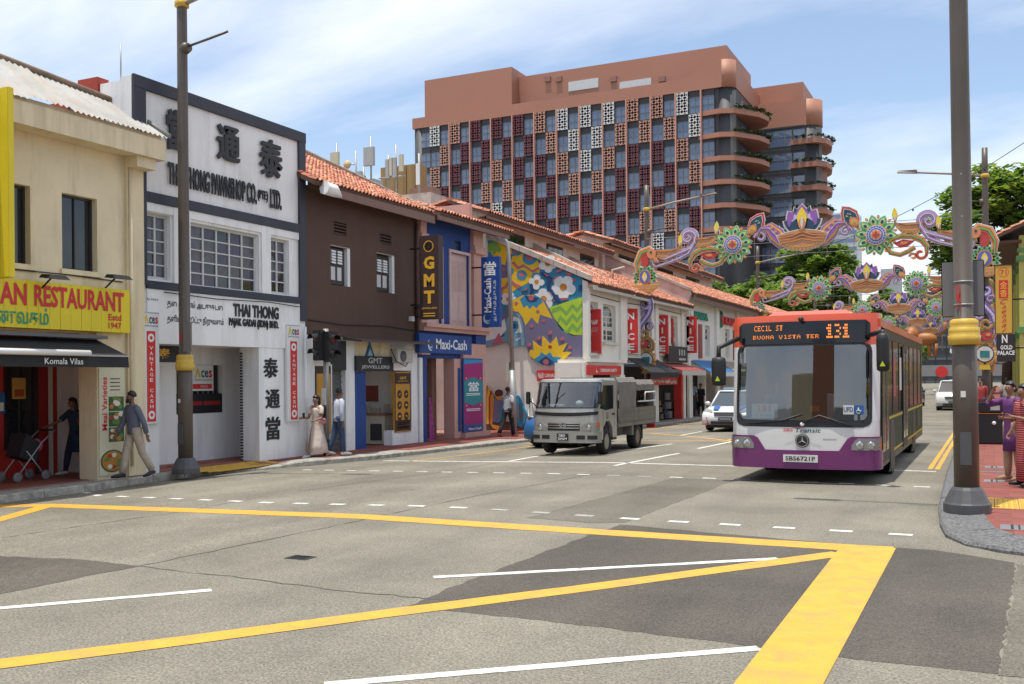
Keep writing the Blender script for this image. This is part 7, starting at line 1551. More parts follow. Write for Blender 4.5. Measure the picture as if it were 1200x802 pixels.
for k in range(2):
    for s_ in (-1, 1): 
        o = bx('sideboard', M['bed'], tr, s_ * .83, s_ * .88, 1.70 + k * 1.58, 3.26 + k * 1.58, .765, 1.14, bevel=.006)
        for j in range(3): bx('board_rib', M['bed'], o, s_ * .881, s_ * .892, 1.74 + k * 1.58, 3.22 + k * 1.58, .80 + j * .12, .83 + j * .12)
bx('tailboard', M['bed'], tr, -.82, .82, 4.84, 4.88, .77, 1.14)
for k, (y0, y1, zt_) in enumerate(((1.68, 3.15, 1.97), (3.18, 4.75, 1.90))):
    P = [(-.84, 1.55), (-.86, zt_ - .12), (-.78, zt_), (.78, zt_), (.86, zt_ - .12), (.84, 1.55 if k == 0 else 1.62)]; b = MB(); rs = []
    for i in range(7): yy = y0 + (y1 - y0) * i / 6; sag = .018 * sin(i * pi); rs.append([(px_, yy, pz - (.02 if i % 2 else 0)) for px_, pz in P])
    b.loft(rs, smooth=False); b.build('canvas_roof', M['canvas'], tr)
b = MB(); rs = []
for i in range(9): yy = 1.70 + 1.42 * i / 8; rs.append([(.862 + .012 * sin(i * 2.1 + j), yy, 1.16 + .13 * j - (.05 if j == 0 else 0)) for j in range(6)])
b.loft(rs, close=False); b.build('canvas_flap', M['canvas'], tr)
for y in (1.7, 3.15, 4.72):
    for s_ in (-1, 1): MB().tube([(s_ * .82, y, 1.1), (s_ * .82, y, 1.85)], .018, 6).build('canopy_post', M['bed'], tr)
MB().tube([(.86, 3.3, 1.3), (.87, 4.78, 1.3), (.87, 4.82, 1.35), (.87, 4.82, 1.5), (.87, 4.78, 1.55), (.87, 3.9, 1.55), (.87, 3.86, 1.5), (.87, 3.86, 1.3)], .022, 7).build('folding_rail', M['white'], tr)
MB().lathe([(.2, 0), (.22, .1), (.2, .5), (.1, .56)], (.45, 3.7, .9), 14).build('red_drum', M['red'], tr); bx('cargo_box', M['dark'], tr, -.7, .2, 2.0, 4.6, .765, 1.3)
for x in (-.74, .74): wheel(tr, x, .88, .33, .2, M['rim'], .335); wheel(tr, x, 3.28, .33, .24, C('rim_rust', (.19, .14, .10)), .335)
bx('mudguard', M['bed'], tr, .58, .86, 2.75, 2.9, .40, .66); bx('mudflap', M['ink'], tr, .58, .86, 3.66, 3.68, .25, .66); bx('rear_light', M['red'], tr, .6, .85, 4.8, 4.86, .5, .62)
# --- cars
def car(lbl, x, y, rz, L_, W_, H_, paint, kind='sedan', z=0.0, plate_='SGX 1254'):
    t = thing('car' if kind != 'police' else 'police_car', lbl, 'police car' if kind == 'police' else 'car', (x, y, z), rz); h = W_ / 2; r = .32
    hb = H_ * (.60 if kind in ('sedan', 'police') else .58)
    prof = [(.02, .28), (0, .45), (.03, .62), (.18, hb * .83), (1.05, hb + .02), (L_ - .75, hb + .08), (L_ - .1, hb + .04), (L_, .7), (L_ - .02, .3), (L_ - .5, .2), (.4, .2)]
    if kind == 'suv': prof[3] = (.12, hb * .95); prof[4] = (.95, hb + .06)
    b = MB(); rings = []
    for f, ins in ((-1, .10), (-.96, .03), (-.82, 0), (.82, 0), (.96, .03), (1, .10)): rings.append([(f * h, yy + (ins if yy < L_ / 2 else -ins), zz_ * (1 - ins * .3) + (.02 if zz_ < .3 else 0)) for yy, zz_ in prof])
    b.loft(rings); body = b.build('body', paint, t)
    g0, g1, r0, r1 = (.95, L_ - .45, 1.75, L_ - 1.15) if kind != 'suv' else (.85, L_ - .12, 1.45, L_ - .5)
    P = lambda f, zz_, ys: [(-h * f, ys[0], zz_), (h * f, ys[0], zz_), (h * f, ys[1], zz_), (-h * f, ys[1], zz_)]
    MB().loft([P(.90, hb - .02, (g0, g1)), P(.74, H_ - .06, (r0, r1))], smooth=False).build('glazing', M['glass_dark'] if kind != 'police' else glass('car_screen', (.05, .065, .07), .03, 1, 1), t)
    MB().loft([P(.755, H_ - .07, (r0 - .05, r1 + .05)), P(.72, H_ - .01, (r0 + .05, r1 - .05)), P(.60, H_, (r0 + .2, r1 - .2))]).build('roof', paint, t)
    for s_ in (-1, 1):
        MB().tube([(s_ * h * .89, g0 + .02, hb), (s_ * h * .745, r0, H_ - .05)], .035, 6).build('pillar', paint, t); MB().tube([(s_ * h * .74, r0, H_ - .05), (s_ * h * .74, r1, H_ - .05), (s_ * h * .89, g1, hb)], .035, 6).build('pillar', paint, t); MB().tube([(s_ * h * .9, L_ * .52, hb), (s_ * h * .75, L_ * .5, H_ - .05)], .03, 6).build('pillar', paint, t)
        MB().ball((s_ * (h + .1), g0 + .35, hb + .1), .11, .06, .08, 10, 6).build('mirror', paint, t)
        MB().hexa([(s_ * h * .55, .05, hb * .66), (s_ * h * .95, .16, hb * .68), (s_ * h * .95, .45, hb * .80), (s_ * h * .58, .2, hb * .78), (s_ * h * .55, .09, hb * .80), (s_ * h * .93, .2, hb * .86), (s_ * h * .93, .5, hb * .94), (s_ * h * .60, .26, hb * .88)]).build('headlight', M['lamp'], t)
        wheel(t, s_ * (h - .1), .85, r, .2); wheel(t, s_ * (h - .1), L_ - .85, r, .2); bx('tail_light', M['red'], t, s_ * h * .6, s_ * h * .9, L_ - .02, L_ + .01, .7, .85)
    MB().hexa([(-h * .45, -.005, hb * .66), (h * .45, -.005, hb * .66), (h * .45, .05, hb * .66), (-h * .45, .05, hb * .66), (-h * .5, .05, hb * .80), (h * .5, .05, hb * .80), (h * .5, .1, hb * .80), (-h * .5, .1, hb * .80)]).build('grille', M['ink'], t); bx('lower_intake', M['ink'], t, -h * .6, h * .6, -.012, .05, .27, .38); bx('number_plate', M['ink'], t, -.25, .25, -.02, -.005, .41, .52); MB().box(-.2, .2, -.025, -.021, .445, .485).build('plate_marking', C('plate_grey', (.35, .35, .33)), t); bx('underbody', M['ink'], t, -h * .85, h * .85, .3, L_ - .3, .14, .22)
    return t
pc = car('white police saloon with blue bonnet stripe half hidden by the bus', -8.45, 34.6, 0, 4.5, 1.72, 1.46, mat('police_white', (.66, .66, .65), .3, var=.03, coat=.4), 'police', -.01, '')
for s_ in (-1, 1): MB().hexa([(s_ * .30, .22, .775), (s_ * .48, .22, .775), (s_ * .62, 1.0, .90), (s_ * .40, 1.0, .90), (s_ * .30, .22, .785), (s_ * .48, .22, .785), (s_ * .62, 1.0, .915), (s_ * .40, 1.0, .915)]).build('bonnet_stripe', C('sign_cobalt2', (.02, .10, .32)), pc); MB().hexa([(s_ * .60, -.0, .26), (s_ * .86, .12, .26), (s_ * .86, .2, .26), (s_ * .6, .1, .26), (s_ * .66, -.01, .52), (s_ * .87, .08, .52), (s_ * .87, .2, .52), (s_ * .66, .1, .52)]).build('bumper_patch', M['red'], pc)
bx('light_bar', C('bar_blue', (.25, .36, .45), .3), pc, -.6, .6, 2.1, 2.4, 1.46, 1.56, bevel=.03); bx('light_bar_lens', M['red'], pc, .25, .55, 2.09, 2.1, 1.47, 1.55)
blue_ = car('small blue car parked at the kerb behind the truck with its door open', -11.45, 25.9, 0, 3.6, 1.5, 1.42, mat('car_blue', (.02, .10, .25), .3, var=.04, coat=.4), 'suv', -.09, '')
q0 = [(-.80, .95, .85), (-1.22, 1.45, .86), (-1.22, 1.50, 1.38), (-1.02, 1.28, 1.40), (-.80, .97, .88)]; MB().tube(q0, .035, 7).build('door_frame', M['galv'], blue_); MB().hexa([(-.80, .93, .3), (-1.22, 1.43, .3), (-1.24, 1.47, .3), (-.82, .97, .3), (-.80, .93, .85), (-1.22, 1.43, .85), (-1.24, 1.47, .85), (-.82, .97, .85)]).build('door', bpy.data.materials['car_blue'], blue_)
car('white crossover car driving down the street behind the lamp post', -1.95, 59, 0, 4.3, 1.8, 1.65, mat('car_white', (.6, .6, .59), .3, var=.03, coat=.4), 'suv', 0, '')
car('dark blue car queuing beyond the bus, left of the white crossover', -4.9, 66, 0, 4.4, 1.75, 1.5, mat('car_navy', (.03, .04, .07), .3, var=.03, coat=.4), 'suv', 0, '')
car('black car close behind the bus rear corner', -4.6, 55.5, pi, 4.4, 1.75, 1.45, mat('car_black', (.012, .012, .013), .3, var=.03, coat=.4), 'sedan', 0, '')
car('silver car far down the street behind the dark blue car', -2.6, 88, 0, 4.4, 1.75, 1.6, mat('car_silver', (.3, .31, .33), .3, .4, var=.03, coat=.4), 'suv', 0, '')
# ------------------------------------------------------------------ street furniture
def lamp_post(lbl, x, y, z, h=11.0, arm=1, collar=2.3, group='brown street lamp posts along the road', big=True):
    t = thing('lamp_post', lbl, 'lamp post', (x, y, z), 0, group)
    MB().lathe([(.29, 0), (.29, .11), (.275, .13), (.20, .29), (.185, .31), (.17, .33)], n=14 if big else 10, smooth=False).build('base', M['pole_base'], t)
    MB().lathe([(.155, .32), (.15, collar), (.121, collar + .02), (.116, 5), (.105, h - .6), (.10, h)], n=20).build('pole', M['pole'], t)
    b = MB(); b.lathe([(.15, collar - .12), (.195, collar - .11), (.20, collar), (.185, collar + .01), (.192, collar + .05), (.185, collar + .1), (.17, collar + .11), (.178, collar + .15), (.17, collar + .2), (.14, collar + .22)], n=24); b.build('gold_collar', M['gold'], t)
    if big:
        bx('access_door', M['pole_base'], t, -.07, .07, -.165, -.14, .62, 1.05, bevel=.005); bx('sticker', C('plate_white', (.62, .62, .58)), t, -.05, .01, -.158, -.14, 1.5, 1.58)
        for k in range(4): MB().lathe([(.012, 0), (.012, .012), (.002, .013)], (.0, -.118, 2.75 + k * .55), 8, axis='Y').build('bolt', M['galv'], t)
    MB().lathe([(.12, h - 1.1), (.15, h - 1.08), (.15, h - .98), (.12, h - .95)], n=18).build('gold_ring', M['gold'], t)
    MB().tube([(arm * .1, 0, h - 1.02), (arm * 1.2, .0, h - .82), (arm * 2.4, 0, h - .66)], [.05, .045, .035], 8).build('lamp_arm', C('arm_grey', (.30, .27, .22), .5), t)
    hd = MB().hexa([(arm * 2.3, -.12, h - .70), (arm * 3.0, -.1, h - .62), (arm * 3.0, .1, h - .62), (arm * 2.3, .12, h - .70), (arm * 2.3, -.1, h - .58), (arm * 2.95, -.06, h - .55), (arm * 2.95, .06, h - .55), (arm * 2.3, .1, h - .58)]).build('lamp_head', M['pole'], t)
    MB().tube([(arm * .1, 0, h - 1.95), (arm * .75, 0, h - 1.87), (arm * 1.25, 0, h - 1.80)], .026, 7).build('bracket_arm', M['pole'], t); MB().lathe([(.11, -.09), (.13, 0), (.09, .1)], (arm * .1, 0, h - 1.97), 12, axis='X').build('bracket_joint', M['pole'], t)
    return t
p = GZ(217, 554, -.02); tl = lamp_post('brown street lamp post standing before the pawnshop, with a gold collar', p[0] + .02, p[1], -.03, 11.0)
bx('sign_back', M['grey_box'], tl, .08, .30, -.12, -.10, 2.58, 3.2); txt_y('94', M['txtred'], tl, -.124, -.04, .05, 2.75, 3.0, bold=.01)
trl = lamp_post('large brown street lamp post on the right kerb, nearest the camera', -.32, 14.3, ZP, 11.0, -1); trl.rotation_euler = (0, radians(-.45), 0)
b = MB().box(-.27, .25, .155, .175, 2.56, 3.30); b.build('sign_back', M['grey_box'], trl, bevel=.01); txt_y('94', M['txtred'], trl, -.124, -.09, -.03, 2.62, 2.98, bold=.01)
for z in (2.7, 3.0): MB().lathe([(.120, z), (.126, z + .005), (.120, z + .015)], n=20).build('steel_band', M['galv'], trl)
ARY = [40, 62, 84, 106, 128]
for k, y in enumerate(ARY):
    w_ = ('first', 'second', 'third', 'fourth', 'fifth')[k]
    lamp_post('brown lamp post carrying the left end of the %s festive arch from the camera' % w_, -13.12, y + .35, -.05, 10.1, 1, big=False); lamp_post('brown lamp post carrying the right end of the %s festive arch from the camera' % w_, -.22, y + .35, ZP, 10.1, -1, big=False)
p = G(391, 541); x0, y0 = p[0] - .25, p[1] + .05
tf = thing('traffic_light', 'grey pedestrian crossing signal pole with two black signal heads on the left kerb', 'traffic light', (x0, y0, -.03))
MB().lathe([(.075, .4), (.07, 3.28)], n=16).build('pole', C('signal_pole', (.28, .275, .26), .5), tf); MB().lathe([(.085, 0), (.085, .42), (.076, .43)], n=16).build('pole_sleeve', M['ink'], tf)
def sig(x, y, z0, rz, nm):
    h = thing('tmp', 'tmp', 'tmp'); h.name = 'signal_head'; del h['label']; del h['category']; h.parent = tf; h.location = (x, y, z0); h.rotation_euler = (0, 0, rz)
    m = MB().box(-.16, .16, -.1, .1, 0, .78); m.build('housing', M['black'], h, bevel=.02)
    for k in range(2):
        zc = .2 + .38 * k; v = MB(); n = 14
        v.loft([[(.125 * cos(a * pi / n - .0), -.1, zc + .125 * sin(a * pi / n)) for a in range(n + 1)], [(.125 * cos(a * pi / n), -.28, zc - .02 + .125 * sin(a * pi / n)) for a in range(n + 1)]], close=False, caps=False); v.build('visor', M['black'], h)
        MB().lathe([(.11, 0), (.08, -.02), (.01, -.03)], (0, -.1, zc), 16, axis='Y').build('lens', C('lens_red', (.12, .012, .012), .2) if k else C('lens_dark', (.02, .022, .02), .2), h)
sig(-.12, -.12, 2.46, -.35, 'a'); sig(.17, -.02, 2.42, 1.25, 'b')
bx('push_button', M['ink'], tf, -.12, .06, -.17, -.076, .95, 1.28, bevel=.01); bx('button', M['red'], tf, -.06, .0, -.18, -.171, 1.02, 1.08); bx('instruction_plate', C('plate_white', (.62, .62, .58)), tf, -.09, .05, -.085, -.076, 1.32, 1.75)
p = GZ(602, 507, -.06); sp = thing('lamp_post', 'slim plain grey lamp post in front of the mural wall', 'lamp post', (p[0], p[1], -.06))
zt_ = FY(588, 275, p[1])[1]; xx = FY(585, 266, p[1])[0] - p[0]; MB().tube([(0, 0, 0), (-.04, 0, 2.3)], [.13, .12], 12).build('pole', M['galv'], sp); MB().tube([(-.04, 0, 2.3), (-.12, 0, zt_ - .9), (-.18, 0, zt_ - .3), (xx * .75, 0, zt_ + .1), (xx * 1.3, 0, zt_ + .2)], [.085, .07, .06, .055, .05], 10).build('upper_pole', M['galv'], sp); MB().ball((xx * 1.75, 0, zt_ + .2), .4, .12, .07).build('lamp_head', M['galv'], sp); bx('control_box', C('ac_cream', (.5, .48, .42)), sp, -.24, -.13, -.12, .12, 1.9, 2.6)
x0, y0 = GZ(1161, 521, ZP); bn_ = thing('litter_bin', 'black litter bin with an orange band on the red pavement', 'litter bin', (x0, y0 + .25, ZP))
bx('body', M['black'], bn_, -.3, .3, -.25, .25, .02, .78, bevel=.02); bx('band', M['indicator'], bn_, -.305, .305, -.255, .255, .785, .8); bx('hood', M['black'], bn_, -.29, .29, -.24, .24, .805, 1.08, bevel=.03); bx('opening', C('grey_frame', (.4, .4, .39)), bn_, .0, .22, -.246, -.241, .88, 1.0); b = MB(); b.lathe([(.05, 0), (.05, -.004), (.01, -.005)], (.08, -.256, .55), 12, axis='Y'); b.build('bin_symbol', M['txtwhite'], bn_)
# ------------------------------------------------------------------ festive arches
FC = dict(w=(.62, .60, .55), pu=(.27, .11, .38), li=(.55, .43, .68), re=(.48, .05, .045), orr=(.62, .25, .10), ye=(.62, .42, .05), gr=(.14, .42, .13), lg=(.46, .64, .28), dk=(.02, .06, .10), br=(.50, .25, .11), br2=(.27, .12, .05), fl=(.80, .62, .04), te=(.02, .20, .19), bl=(.10, .13, .42))
FK = list(FC); FM = [mat('festive_' + k, v, .55, var=.10, scale=6, emit=0) for k, v in FC.items()]
class Fest:
    def __init__(s): s.b = MB()
    def poly(s, c, pts, l): s.b.prism(pts, 'Y', -.03 - .012 * l, -.012 * l + .02, FK.index(c)); return s
    def rib(s, c, pts, wd, l):
        n = len(pts); L_ = []
        for i, p in enumerate(pts):
            a, q = Vector(pts[max(0, i - 1)]), Vector(pts[min(n - 1, i + 1)]); d = (q - a).normalized(); w_ = (wd(i / (n - 1)) if callable(wd) else wd) / 2; L_.append(((p[0] - d.y * w_, p[1] + d.x * w_), (p[0] + d.y * w_, p[1] - d.x * w_)))
        y0, y1 = -.03 - .012 * l, -.012 * l + .02
        s.b.loft([[(a[0], y0, a[1]), (q[0], y0, q[1]), (q[0], y1, q[1]), (a[0], y1, a[1])] for a, q in L_], FK.index(c), smooth=False); return s
    def band(s, pts, wd, cols):
        for i, (c, f) in enumerate(cols): s.rib(c, pts, (lambda t, f=f: (wd(t) if callable(wd) else wd) * f), i)
        return s
    def ell(s, c, x, z, rx, rz, l, rot=0, n=14):
        return s.poly(c, [(x + rx * cos(a) * cos(rot) - rz * sin(a) * sin(rot), z + rx * cos(a) * sin(rot) + rz * sin(a) * cos(rot)) for a in [2 * pi * i / n for i in range(n)]], l)
    def drop(s, c, x, z, r, ln, rot, l):
        P = [(0, 0), (r * .75, ln * .3), (r, ln * .55), (r * .6, ln * .82), (0, ln), (-r * .6, ln * .82), (-r, ln * .55), (-r * .75, ln * .3)]
        return s.poly(c, [(x + a * cos(rot) - b_ * sin(rot), z + a * sin(rot) + b_ * cos(rot)) for a, b_ in P], l)
    def done(s, nm, x, z, par, fl=1):
        o = s.b.build(nm, FM, par); o.location = (x, 0, z); o.scale = (fl, 1, 1); return o
def spir(cx_, cz, r0, r1, a0, a1, n=22): return [(cx_ + (r0 + (r1 - r0) * i / n) * cos(a0 + (a1 - a0) * i / n), cz + (r0 + (r1 - r0) * i / n) * sin(a0 + (a1 - a0) * i / n)) for i in range(n + 1)]
def m_flower():
    f = Fest()
    for k in range(10):
        a = k * 2 * pi / 10 + .2; f.drop('w', .20 * sin(-a), .20 * cos(a), .175, .56, a, 0); f.drop('gr', .22 * sin(-a), .22 * cos(a), .155, .52, a, 1); f.drop('lg', .28 * sin(-a), .28 * cos(a), .09, .40, a, 2); f.ell('dk', -.50 * sin(a), .50 * cos(a), .055, .07, 3, a, 8); f.drop('orr', .3 * sin(-a), .3 * cos(a), .05, .13, a, 4)
        a += pi / 10; f.ell('orr', -.66 * sin(a), .66 * cos(a), .055, .075, 1, a, 6); f.ell('ye', -.66 * sin(a), .66 * cos(a), .03, .04, 2, a, 6)
    for c, r, l in (('w', .36, 5), ('bl', .33, 6), ('w', .27, 7), ('bl', .24, 8), ('w', .19, 9)): f.ell(c, 0, 0, r, r, l, 0, 20)
    for k in range(20): a = k * pi / 10; f.ell('w', .30 * cos(a), .30 * sin(a), .018, .018, 7, 0, 5)
    for k in range(8): a = k * pi / 4; f.drop('orr', 0, 0, .06, .19, a, 10)
    for k in range(4): f.drop('re', 0, 0, .04, .13, k * pi / 2, 11)
    return f
def m_leaf():
    f = Fest(); f.drop('w', 0, 0, .30, .95, 0, 0); f.drop('re', 0, .02, .28, .90, 0, 1); f.drop('w', 0, .06, .22, .78, 0, 2); f.drop('dk', 0, .07, .20, .74, 0, 3); f.ell('orr', 0, .26, .14, .18, 4); f.ell('ye', 0, .24, .09, .12, 5); f.ell('br', 0, .22, .05, .07, 6)
    for k in range(9): f.ell('lg', random.uniform(-.12, .12), random.uniform(.45, .72), .02, .02, 4, 0, 5)
    return f
def m_diya(fl=True):
    f = Fest(); P = [(-.68, .18), (-.5, .20), (0, .17), (.45, .20), (.62, .28), (.55, .05), (.35, -.16), (.1, -.26), (-.15, -.26), (-.42, -.14), (-.6, .04)]; f.poly('ye', [(a * 1.04, b_ * 1.06) for a, b_ in P], 0); f.poly('br', P, 1); f.poly('br2', [(-.60, .15), (0, .19), (.5, .19), (.3, .10), (-.1, .08), (-.4, .10)], 2); f.poly('orr', [(-.5, .13), (0, .17), (.4, .165), (.2, .11), (-.1, .10)], 3)
    for k in range(7): f.ell('ye', -.36 + .12 * k, -.02 - .09 * (1 - ((k - 3) / 3.5) ** 2), .03, .024, 2, 0, 6)
    f.drop('w', .58, .22, .11, .62, -.05, 1); f.drop('fl', .58, .30, .10, .52, -.05, 2); f.drop('orr', .58, .25, .07, .24, 0, 3); f.drop('w', .58, .30, .035, .22, 0, 4)
    return f
PUR = (('w', 1), ('pu', .80), ('li', .60), ('pu', .36), ('w', .18)); RED = (('w', 1), ('orr', .80), ('ye', .58), ('re', .42), ('gr', .2))
def m_swirl():
    f = Fest(); P = spir(.1, .25, .05, .34, 7.5, 0.2, 26) + [(.36, .0), (.2, -.2), (-.1, -.32), (-.5, -.45), (-.95, -.62)]; f.band(P, lambda t: .13 + .16 * min(1, t * 1.5) * (1 if t < .8 else 1 - (t - .8) * 3), PUR); Q = [(.3, -.12), (.1, -.42), (-.3, -.62), (-.8, -.78), (-1.35, -.92)]; f.band(Q, lambda t: .22 - .12 * t, PUR); f.band(spir(-1.35, -.72, .20, .04, -1.6, -6.5, 16), .1, PUR); return f
def m_paisley():
    f = Fest(); f.band([(-.75, -.42), (-.78, -.15), (-.6, .12), (-.25, .30), (.15, .32), (.5, .2), (.72, -.02)], lambda t: .10 + .2 * sin(pi * min(1, t * 1.1)), RED); f.poly('re', [(-.35, .10), (.1, .18), (.45, .05), (.2, -.15), (-.1, -.1)], 1); f.poly('orr', [(-.15, .08), (.15, .10), (.2, -.02), (0, -.02)], 2); f.band([(.72, -.02), (.55, -.32), (.2, -.42), (-.1, -.30), (-.35, -.15)], .2, RED); f.band(spir(-.55, -.42, .24, .05, 2.8, 8.8, 18), .13, (('w', 1), ('orr', .85), ('re', .4))); f.band(spir(-.28, -.52, .14, .04, 0, 6, 12), .10, (('w', 1), ('orr', .85))); return f
def m_lotus():
    f = Fest(); P = [(-.95, .30), (-.6, .42), (0, .52), (.6, .42), (.95, .30), (.82, -.02), (.5, -.24), (0, -.34), (-.5, -.24), (-.82, -.02)]; q = lambda s_: [(a * s_, b_ * s_) for a, b_ in P]
    for k, (a, ln, r) in enumerate(((0, 1.15, .30), (.55, 1.05, .30), (-.55, 1.05, .30), (.95, .9, .2), (-.95, .9, .2), (.28, 1.1, .16), (-.28, 1.1, .16))): f.drop('w', 0, .35, r + .03, ln + .04, a, 0); f.drop('pu' if k < 3 else 'dk', 0, .38, r, ln - .03, a, 1 if k > 2 else 2); f.drop('li', 0, .62, r * .55, ln * .55, a, 3); f.drop('te', 0, .75, r * .3, ln * .34, a, 4)
    f.ell('dk', 0, .62, .48, .35, 4)
    for s_ in (-1, 1):
        f.band([(s_ * a, b_) for a, b_ in [(.4, -.15), (.75, .05), (1.02, .38), (1.28, .66), (1.6, .66), (1.76, .36)]], lambda t: .14 + .56 * sin(pi * min(1, t * 1.3)), (('w', 1), ('pu', .93), ('orr', .78), ('ye', .66), ('pu', .5), ('w', .06))); f.band([(s_ * a, b_) for a, b_ in spir(1.62, .32, .24, .05, 0, 6.5, 18)], .13, PUR)
        for k in range(4): f.ell('orr', s_ * (.72 + .15 * k), .18 + .16 * k, .06, .06, 6, 0, 8)
    f.poly('w', q(1.05), 6); f.poly('br', q(1.0), 7); f.poly('br2', [(-.85, .28), (-.3, .36), (.3, .36), (.85, .28), (.4, .18), (-.4, .18)], 8)
    for k in range(3): f.rib('orr', [(-.9 + .05 * k, .22 - .1 * k), (-.4, .27 - .11 * k), (0, .42 - .14 * k), (.4, .27 - .11 * k), (.9 - .05 * k, .22 - .1 * k)], .035, 9)
    for k in range(9): f.ell('ye', -.56 + .14 * k, -.05 - .12 * (1 - ((k - 4) / 4.5) ** 2), .032, .025, 9, 0, 6)
    f.drop('fl', 0, .46, .19, .92, 0, 9); f.drop('orr', 0, .44, .15, .55, 0, 10); f.drop('w', 0, .52, .06, .5, 0, 11); return f
def m_bird():
    f = Fest(); f.band([(-.42, -.55), (-.45, -.1), (-.25, .3), (.08, .42), (.32, .2), (.2, -.1)], lambda t: .16 + .22 * sin(pi * t), RED); f.ell('re', -.1, .0, .16, .3, 2); f.ell('orr', .2, .24, .2, .2, 5); f.ell('dk', .18, .3, .05, .05, 6, 0, 8); f.drop('orr', .3, .15, .08, .3, 3.6, 5); return f
def m_peacock():
    f = Fest()
    for k in range(11): a = -1.9 + k * .38; f.drop('w', 0, 0, .12, .62, a, 0); f.drop('lg', 0, .01, .11, .58, a, 1); f.ell('gr', -.44 * sin(a), .44 * cos(a), .075, .1, 2, a, 8); f.ell('dk', -.46 * sin(a), .46 * cos(a), .04, .05, 3, a, 6)
    f.ell('orr', 0, .04, .30, .34, 4); f.ell('bl', 0, .05, .25, .30, 5); f.drop('fl', 0, -.22, .12, .5, 0, 6); f.drop('w', 0, -.2, .06, .32, 0, 7); f.poly('ye', [(-.72, -.30), (.72, -.30), (.55, -.52), (.2, -.68), (-.2, -.68), (-.55, -.52)], 4); f.poly('br', [(-.68, -.33), (.68, -.33), (.5, -.52), (.2, -.64), (-.2, -.64), (-.5, -.52)], 5)
    for k in range(6): f.ell('ye', -.4 + .16 * k, -.48, .03, .025, 6, 0, 6)
    return f
def m_pylon():
    f = Fest(); f.band(spir(.05, 1.55, .06, .36, 7.8, 2.2, 24) + [(-.28, 1.35), (-.15, 1.0), (.1, .7), (.32, .4), (.42, 0), (.40, -.45)], lambda t: .12 + .22 * min(1, 2 * t) * (1 - .4 * max(0, t - .6)), (('w', 1), ('pu', .92), ('bl', .66), ('li', .4), ('w', .1))); f.band(spir(.22, 1.12, .05, .2, 6, 0, 14), .12, PUR); f.band(spir(-.2, .42, .05, .26, 7, 1.2, 18), .14, PUR); f.band(spir(.05, .05, .06, .3, 0, 6.4, 18) + [(.42, -.3), (.25, -.65), (-.1, -.85), (-.4, -.75), (-.42, -.45), (-.2, -.2), (.05, -.15)], lambda t: .13 + .1 * t, (('w', 1), ('orr', .9), ('ye', .66), ('re', .45), ('gr', .15))); f.ell('re', .05, -.5, .24, .2, 5); f.ell('dk', -.22, -.58, .1, .1, 6, 0, 10); f.ell('ye', -.22, -.58, .05, .05, 7, 0, 8); f.ell('orr', .12, -.45, .1, .07, 6); return f
def m_round():
    f = Fest()
    for k in range(12): a = k * pi / 6; f.drop('orr', .28 * -sin(a), .28 * cos(a), .1, .22, a, 0); f.drop('ye', .28 * -sin(a), .28 * cos(a), .06, .14, a, 1)
    f.ell('dk', 0, 0, .34, .34, 2, 0, 20); f.ell('w', 0, 0, .30, .30, 3, 0, 20); f.poly('te', [(-.17, -.13), (.17, -.15), (.17, .12), (-.17, .13)], 4); f.poly('ye', [(-.14, -.35), (.14, -.35), (.22, -.62), (-.22, -.62)], 1); return f
ac_ = -6.67
ar = thing('festive_arch', 'festive light arch of lotus, lamps and flowers across the street, nearest the camera', 'street decoration', (ac_, ARY[0], 0), 0, 'festival light arches over the street')
MF = [m_flower(), m_leaf(), m_diya(), m_swirl(), m_paisley(), m_bird(), m_peacock(), m_pylon(), m_round()]
o = m_lotus().done('lotus_lamp', 0, 7.15, ar); o.scale = (1.0, 1, 1.0)
NM = ('flower', 'leaf', 'oil_lamp', 'swirl', 'paisley', 'bird', 'peacock_fan', 'pylon_scroll', 'roundel')
me_ = {}
for n_, f in zip(NM, MF): me_[n_] = f.b.mesh(n_, FM)
for s_ in (-1, 1):
    for n_, dx_, dz, sc, rot, fl in (('flower', 2.72, 7.25, 1.05, 0, 1), ('leaf', 2.1, 7.55, 1.15, -.6, 1), ('oil_lamp', 3.95, 7.45, .95, 0, -1), ('swirl', 4.65, 7.42, .95, 0, -1), ('oil_lamp', 5.45, 7.05, .95, 0, -1), ('paisley', 3.75, 6.85, .95, 0, -1), ('bird', 6.32, 6.85, 1.0, 0, -1), ('peacock_fan', 6.42, 6.1, .92, 0, 1), ('pylon_scroll', 6.42, 3.74, .82, 0, 1), ('roundel', 6.40, 2.68, .92, 0, 1)):
        o = inst(n_, me_[n_], ar, loc=(s_ * dx_, 0, dz)); o.scale = (sc * fl * s_, 1, sc); o.rotation_euler = (0, rot * s_, 0)
for z in (6.75, 7.25, 7.75): MB().tube([(-6.4, .12, z), (6.4, .12, z)], .012, 4).build('support_wire', M['galv'], ar)
for x in (-4.6, -3.3, -1.9, -.9, .9, 1.9, 3.3, 4.6): MB().tube([(x, .13, 6.6), (x, .13, 7.9)], .010, 4).build('hanger', M['galv'], ar)
for s_ in (-1, 1): MB().box(s_ * 6.3 - .04, s_ * 6.3 + .04, .1, .2, 2.4, 7.0).build('mounting_rail', M['galv'], ar)
for k, y in enumerate(ARY[1:]): dup(ar, (ac_, y, -.02), None, 'festive light arch of lotus, lamps and flowers, %s one down the street' % ('second', 'third', 'fourth', 'fifth')[k])
cb = W('string_light', 'sagging festoon cable with small black bulbs hung across the street', 'string light'); pts = []
q0, q1 = Vector((-8.0, 46, 7.4)), Vector((1.6, 34, 9.4))
for i in range(17): t = i / 16; q = q0.lerp(q1, t); pts.append((q.x, q.y, q.z - .5 * 4 * t * (1 - t)))
MB().tube(pts, .012, 5).build('cable', M['ink'], cb)
